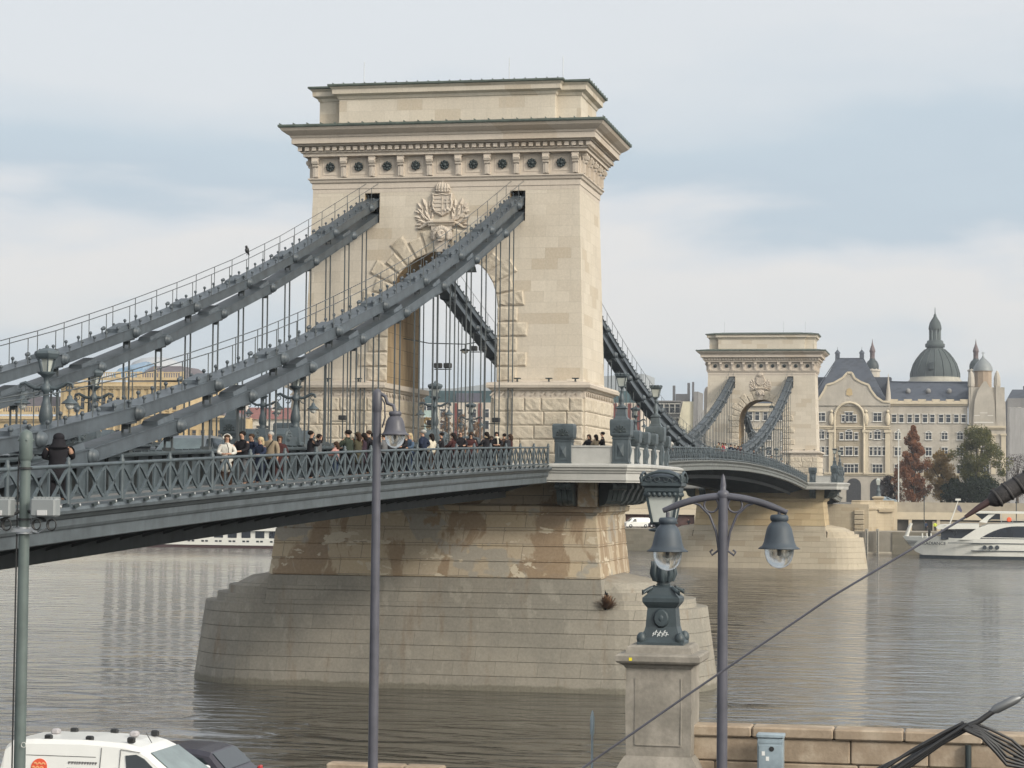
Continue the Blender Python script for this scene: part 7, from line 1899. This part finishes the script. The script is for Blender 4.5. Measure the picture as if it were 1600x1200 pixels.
person('person in black leaning over, right of the bell lamp', 628, 682, -6.2, 160, 'black', 'black', 'dark', 'lean', False, False, 1.78, GS)
person('blond person in denim blue jacket right of the bell lamp', 640, 686, -6.4, 150, 'denim', 'jeans', 'blond', 'lean', False, True, 1.70, GS)
person('large person in navy hooded coat seen from behind', 661, 684, -6.35, 85, 'navy', 'black', 'grey', 'hip', False, False, 1.84, GS, bulk=1.2)
person('person with a cream sleeve beside the navy hooded coat', 674, 687, -6.2, 60, 'cream', 'brown', 'dark', 'down', False, True, 1.68, GS, )
person('dark person in black seen from behind, before the left candelabrum of the arch', 690, 685, -6.2, 95, 'black', 'black', 'dark', 'lean', False, False, 1.74, GS)
person('person in maroon coat left of the bald person', 708, 686, -6.2, 80, 'maroon', 'black', 'dark', 'lean', True, True, 1.72, GS)
person('bald person in black jacket facing the camera', 719.5, 680, -6.0, 195, 'black', 'black', 'grey', 'lean', False, False, 1.80, GS, bald=True)
person('person with long dark hair and open coat in the middle of the arch', 736, 682, -6.1, 190, 'maroon', 'black', 'dark', 'front', True, True, 1.70, GS)
person('person standing behind the long haired one in the arch', 737, 678, -5.3, 190, 'black', 'black', 'brown', 'down', False, False, 1.80, GS)
person('person in black coat with pale fur collar at the right jamb', 760, 680, -6.2, 70, 'black', 'black', 'dark', 'lean', True, True, 1.80, GS, extra='fur')
person('small person wedged between the fur collar and the scarf', 768, 686, -5.8, 200, 'brown', 'black', 'brown', 'down', False, True, 1.60, GS)
person('dark haired person with a thick cream scarf', 776, 677, -6.1, 195, 'black', 'black', 'dark', 'front', False, True, 1.80, GS, extra='scarf')
person('person in brown jacket with a pale strap at the end of the row', 788, 681, -6.2, 60, 'brown', 'black', 'dark', 'lean', False, False, 1.74, GS, extra='backpack')
person('last person of the row, in a brown coat before the stone blocks', 797, 683, -6.2, 80, 'maroon', 'black', 'brown', 'lean', False, True, 1.72, GS)
GN = 'people on the far walkway of the nearer side span'
for px, py, lb, c in ((14,670,'person on the far walkway at the left edge, left one of two heads','brown'),(26,670,'person on the far walkway at the left edge, right one of two heads','black'),(127,675,'person on the far walkway behind the chain, beside the person in black hood','black'),(227,680,'person in black on the far walkway under the lower chain','black'),(263,680,'person on the far walkway left of the sport utility car','plum'),(450,676,'person on the far walkway left of the front candelabrum','black')):
    person(lb, px, py, 5.6, 170, c, 'black', 'dark', 'down', False, px%2==0, 1.74, GN)
GB = 'people on the balcony of the nearer tower'
fl = lambda x: 12.56
person('person with reddish hair and white collar on the tower balcony', 913.5, 690, -8.9, 150, 'black', 'black', 'brown', 'lean', False, True, 1.72, GB, prof=fl, dz=-.1, X=-2.6)
person('person in a dark knitted hat on the tower balcony', 936, 684, -9.7, 100, 'black', 'black', 'dark', 'lean', False, False, 1.86, GB, prof=fl, dz=-.1, X=-2.8, extra='cap')
person('shorter companion of the knitted hat on the tower balcony', 930, 690, -9.4, 60, 'beige', 'black', 'dark', 'front', False, True, 1.70, GB, prof=fl, dz=-.1, X=-3.3)
GM = 'people along the railing of the main span'
for px, Y, c, lb, pz in ((1043,-6.2,'black','person in a pale cap just right of the balcony lanterns','lean'),(1047,-6.3,'white','person in white just right of the balcony lanterns','down'),(1123,-6.2,'beige','leftmost person of the small group on the main span','down'),(1129,-6.2,'red','person with red jacket in the group on the main span','lean'),(1133,-6.2,'white','person in white jacket in the group on the main span','lean'),(1142,-6.2,'navy','person in navy in the middle of the group on the main span','down'),(1148,-6.2,'black','person in black in the group on the main span','lean'),(1153,-6.2,'maroon','second from the right of the group on the main span, in maroon','down'),(1158,-6.2,'black','rightmost of the group on the main span, in black','down'),(1222,-6.2,'white','person in white before the right leg of the farther tower','down'),(1229,-6.2,'grey','person in grey before the right leg of the farther tower','down'),(1178,-6.2,'black','person in black under the chain right of the farther arch','down'),(1205,-6.2,'navy','person in navy between the hangers before the farther tower','down')):
    py_ = {1043:690,1047:690}.get(px, 698 if px < 1165 else 712)
    Xp = at(px, py_, 'Y', Y).x
    person(lb, px, py_, Y, 160, c, 'black', 'dark', pz, False, px%2==1, 1.76, GM, prof=rail_main, X=Xp)
GQ = 'people on the lower quay'
for px, X_, c, lb in ((972,290,'white','person beside the white van on the lower quay'),(1076,294,'black','dark standing person on the lower quay left of the farther pier'),(1446.5,294,'jeans','person in blue on the lower quay under the dark arcade'),(1461,294,'yellow','person in a yellow vest on the lower quay')):
    COLS.setdefault('yellow', (.55,.62,.08)); p = at(px, 815, 'X', X_)
    t = person(lb, px, 815, p.y, 190, c, 'black', 'dark', 'down', False, False, 1.78, GQ, prof=lambda x: 4.12, dz=0, X=X_)

# ------------------------------------------------------------------ the moist river air
hb_ = MB(); hb_.box(-700, 2450, -1400, 1900, -3.2, 130)
hz = hb_.build('haze', None); tag(hz, 'thin pale haze hanging over the river and the city', 'haze', kind='stuff')
hm = bpy.data.materials.new('haze_air'); hm.use_nodes = True; hn = hm.node_tree; hn.nodes.clear()
ho = hn.nodes.new('ShaderNodeOutputMaterial'); hv = hn.nodes.new('ShaderNodeVolumePrincipled')
hv.inputs['Color'].default_value = (.80,.86,.93,1); hv.inputs['Density'].default_value = .00016; hv.inputs['Anisotropy'].default_value = .2
hn.links.new(hv.outputs[0], ho.inputs['Volume']); hz.data.materials.append(hm)
# ------------------------------------------------------------------ sky and light
SUN_EL, SUN_AZ = R(27), R(180+58)    # azimuth of the sun seen from the scene, counted from +x towards +y
sd = Vector((math.cos(SUN_EL)*math.cos(SUN_AZ), math.cos(SUN_EL)*math.sin(SUN_AZ), math.sin(SUN_EL)))
w = bpy.data.worlds.new('World'); scene.world = w; w.use_nodes = True
t = w.node_tree; nd = t.nodes; lk = t.links
bg = nd['Background']; bg.inputs['Strength'].default_value = .1
sky = nd.new('ShaderNodeTexSky'); sky.sky_type = 'NISHITA'; sky.sun_disc = False; sky.sun_elevation = SUN_EL; sky.sun_rotation = PI/2-SUN_AZ
sky.air_density = 1.2; sky.dust_density = 2.0
tc = nd.new('ShaderNodeTexCoord')
def mth(op, a, b=0, c=None):
    x = nd.new('ShaderNodeMath'); x.operation = op
    for i, v in enumerate((a, b) if c is None else (a, b, c)):
        if isinstance(v, (int, float)): x.inputs[i].default_value = v
        else: lk.new(v, x.inputs[i])
    return x.outputs[0]
def rmp(f, stops):
    r = nd.new('ShaderNodeValToRGB'); cr = r.color_ramp
    while len(cr.elements) < len(stops): cr.elements.new(.5)
    for e, (p, c) in zip(cr.elements, stops): e.position = p; e.color = (*c, 1) if len(c) == 3 else c
    lk.new(f, r.inputs[0]); return r.outputs[0]
def mixc(f, a, b, mode='MIX'):
    x = nd.new('ShaderNodeMix'); x.data_type = 'RGBA'; x.blend_type = mode
    for s_, v in ((x.inputs[0], f), (x.inputs[6], a), (x.inputs[7], b)):
        if isinstance(v, (int, float)): s_.default_value = v
        elif isinstance(v, tuple): s_.default_value = v if len(v) == 4 else (*v, 1)
        else: lk.new(v, s_)
    return x.outputs[2]
sp = nd.new('ShaderNodeSeparateXYZ'); lk.new(tc.outputs['Generated'], sp.inputs[0])
az = mth('ARCTAN2', sp.outputs[1], sp.outputs[0]); el = mth('ARCSINE', sp.outputs[2])
cb = nd.new('ShaderNodeCombineXYZ'); lk.new(mth('MULTIPLY', az, 4.5), cb.inputs[0]); lk.new(mth('MULTIPLY', el, 13.), cb.inputs[1]); cb.inputs[2].default_value = 3.3
n1 = nd.new('ShaderNodeTexNoise'); n1.inputs['Scale'].default_value = 1.0; n1.inputs['Detail'].default_value = 5; n1.inputs['Roughness'].default_value = .5; n1.inputs['Distortion'].default_value = .3
lk.new(cb.outputs[0], n1.inputs['Vector'])
cb2 = nd.new('ShaderNodeCombineXYZ'); lk.new(mth('MULTIPLY', az, 9.), cb2.inputs[0]); lk.new(mth('MULTIPLY', el, 38.), cb2.inputs[1]); cb2.inputs[2].default_value = 1.7
n2 = nd.new('ShaderNodeTexNoise'); n2.inputs['Scale'].default_value = 1.0; n2.inputs['Detail'].default_value = 6; n2.inputs['Roughness'].default_value = .55
lk.new(cb2.outputs[0], n2.inputs['Vector'])
K = 10./2**.25
def kc(r, g, b): 
    c = srgb(r, g, b); return tuple(x*K for x in c[:3])
# broad cloud bands by elevation (radians): the band pattern of the overcast, bent by the noise
e2 = mth('ADD', el, mth('MULTIPLY', mth('SUBTRACT', n1.outputs['Fac'], .5), .15))
e2 = mth('ADD', e2, mth('MULTIPLY', mth('SUBTRACT', n2.outputs['Fac'], .5), .03))
band = rmp(e2, [(0.0, srgb(204,215,226)), (.055, srgb(212,221,229)), (.078, srgb(231,232,233)), (.100, srgb(237,235,234)), (.113, srgb(224,228,233)), (.127, srgb(197,211,223)), (.150, srgb(201,215,226)), (.172, srgb(217,225,232)), (.20, srgb(228,232,236)), (.26, srgb(230,234,238)), (1.0, srgb(210,217,226))])
mul = mixc(1.0, band, (K,K,K), 'MULTIPLY')
# brighter cloud towards the hidden sun
dt = nd.new('ShaderNodeVectorMath'); dt.operation = 'DOT_PRODUCT'; lk.new(tc.outputs['Generated'], dt.inputs[0]); dt.inputs[1].default_value = sd
glow = mth('POWER', mth('MAXIMUM', dt.outputs['Value'], 0), 3.)
mul = mixc(1.0, mul, rmp(glow, [(0, (1,1,1)), (1, (4.6,4.2,3.5))]), 'MULTIPLY')
fin = mixc(.93, sky.outputs[0], mul)
lk.new(fin, bg.inputs['Color'])
sl = bpy.data.lights.new('sun', 'SUN'); sl.energy = 2.0; sl.angle = R(10); sl.color = (1, .93, .82)
so = bpy.data.objects.new('sun', sl); COL.objects.link(so)
so.rotation_euler = sd.to_track_quat('Z', 'Y').to_euler()
vs = scene.view_settings; vs.view_transform = 'Standard'; vs.look = 'None'; vs.gamma = 1; vs.use_curve_mapping = False; vs.exposure = 0.25
scene.cycles.use_denoising = True
scene.cycles.max_bounces = 6; scene.cycles.diffuse_bounces = 3; scene.cycles.glossy_bounces = 3; scene.cycles.transmission_bounces = 4
scene.cycles.caustics_reflective = False; scene.cycles.caustics_refractive = False
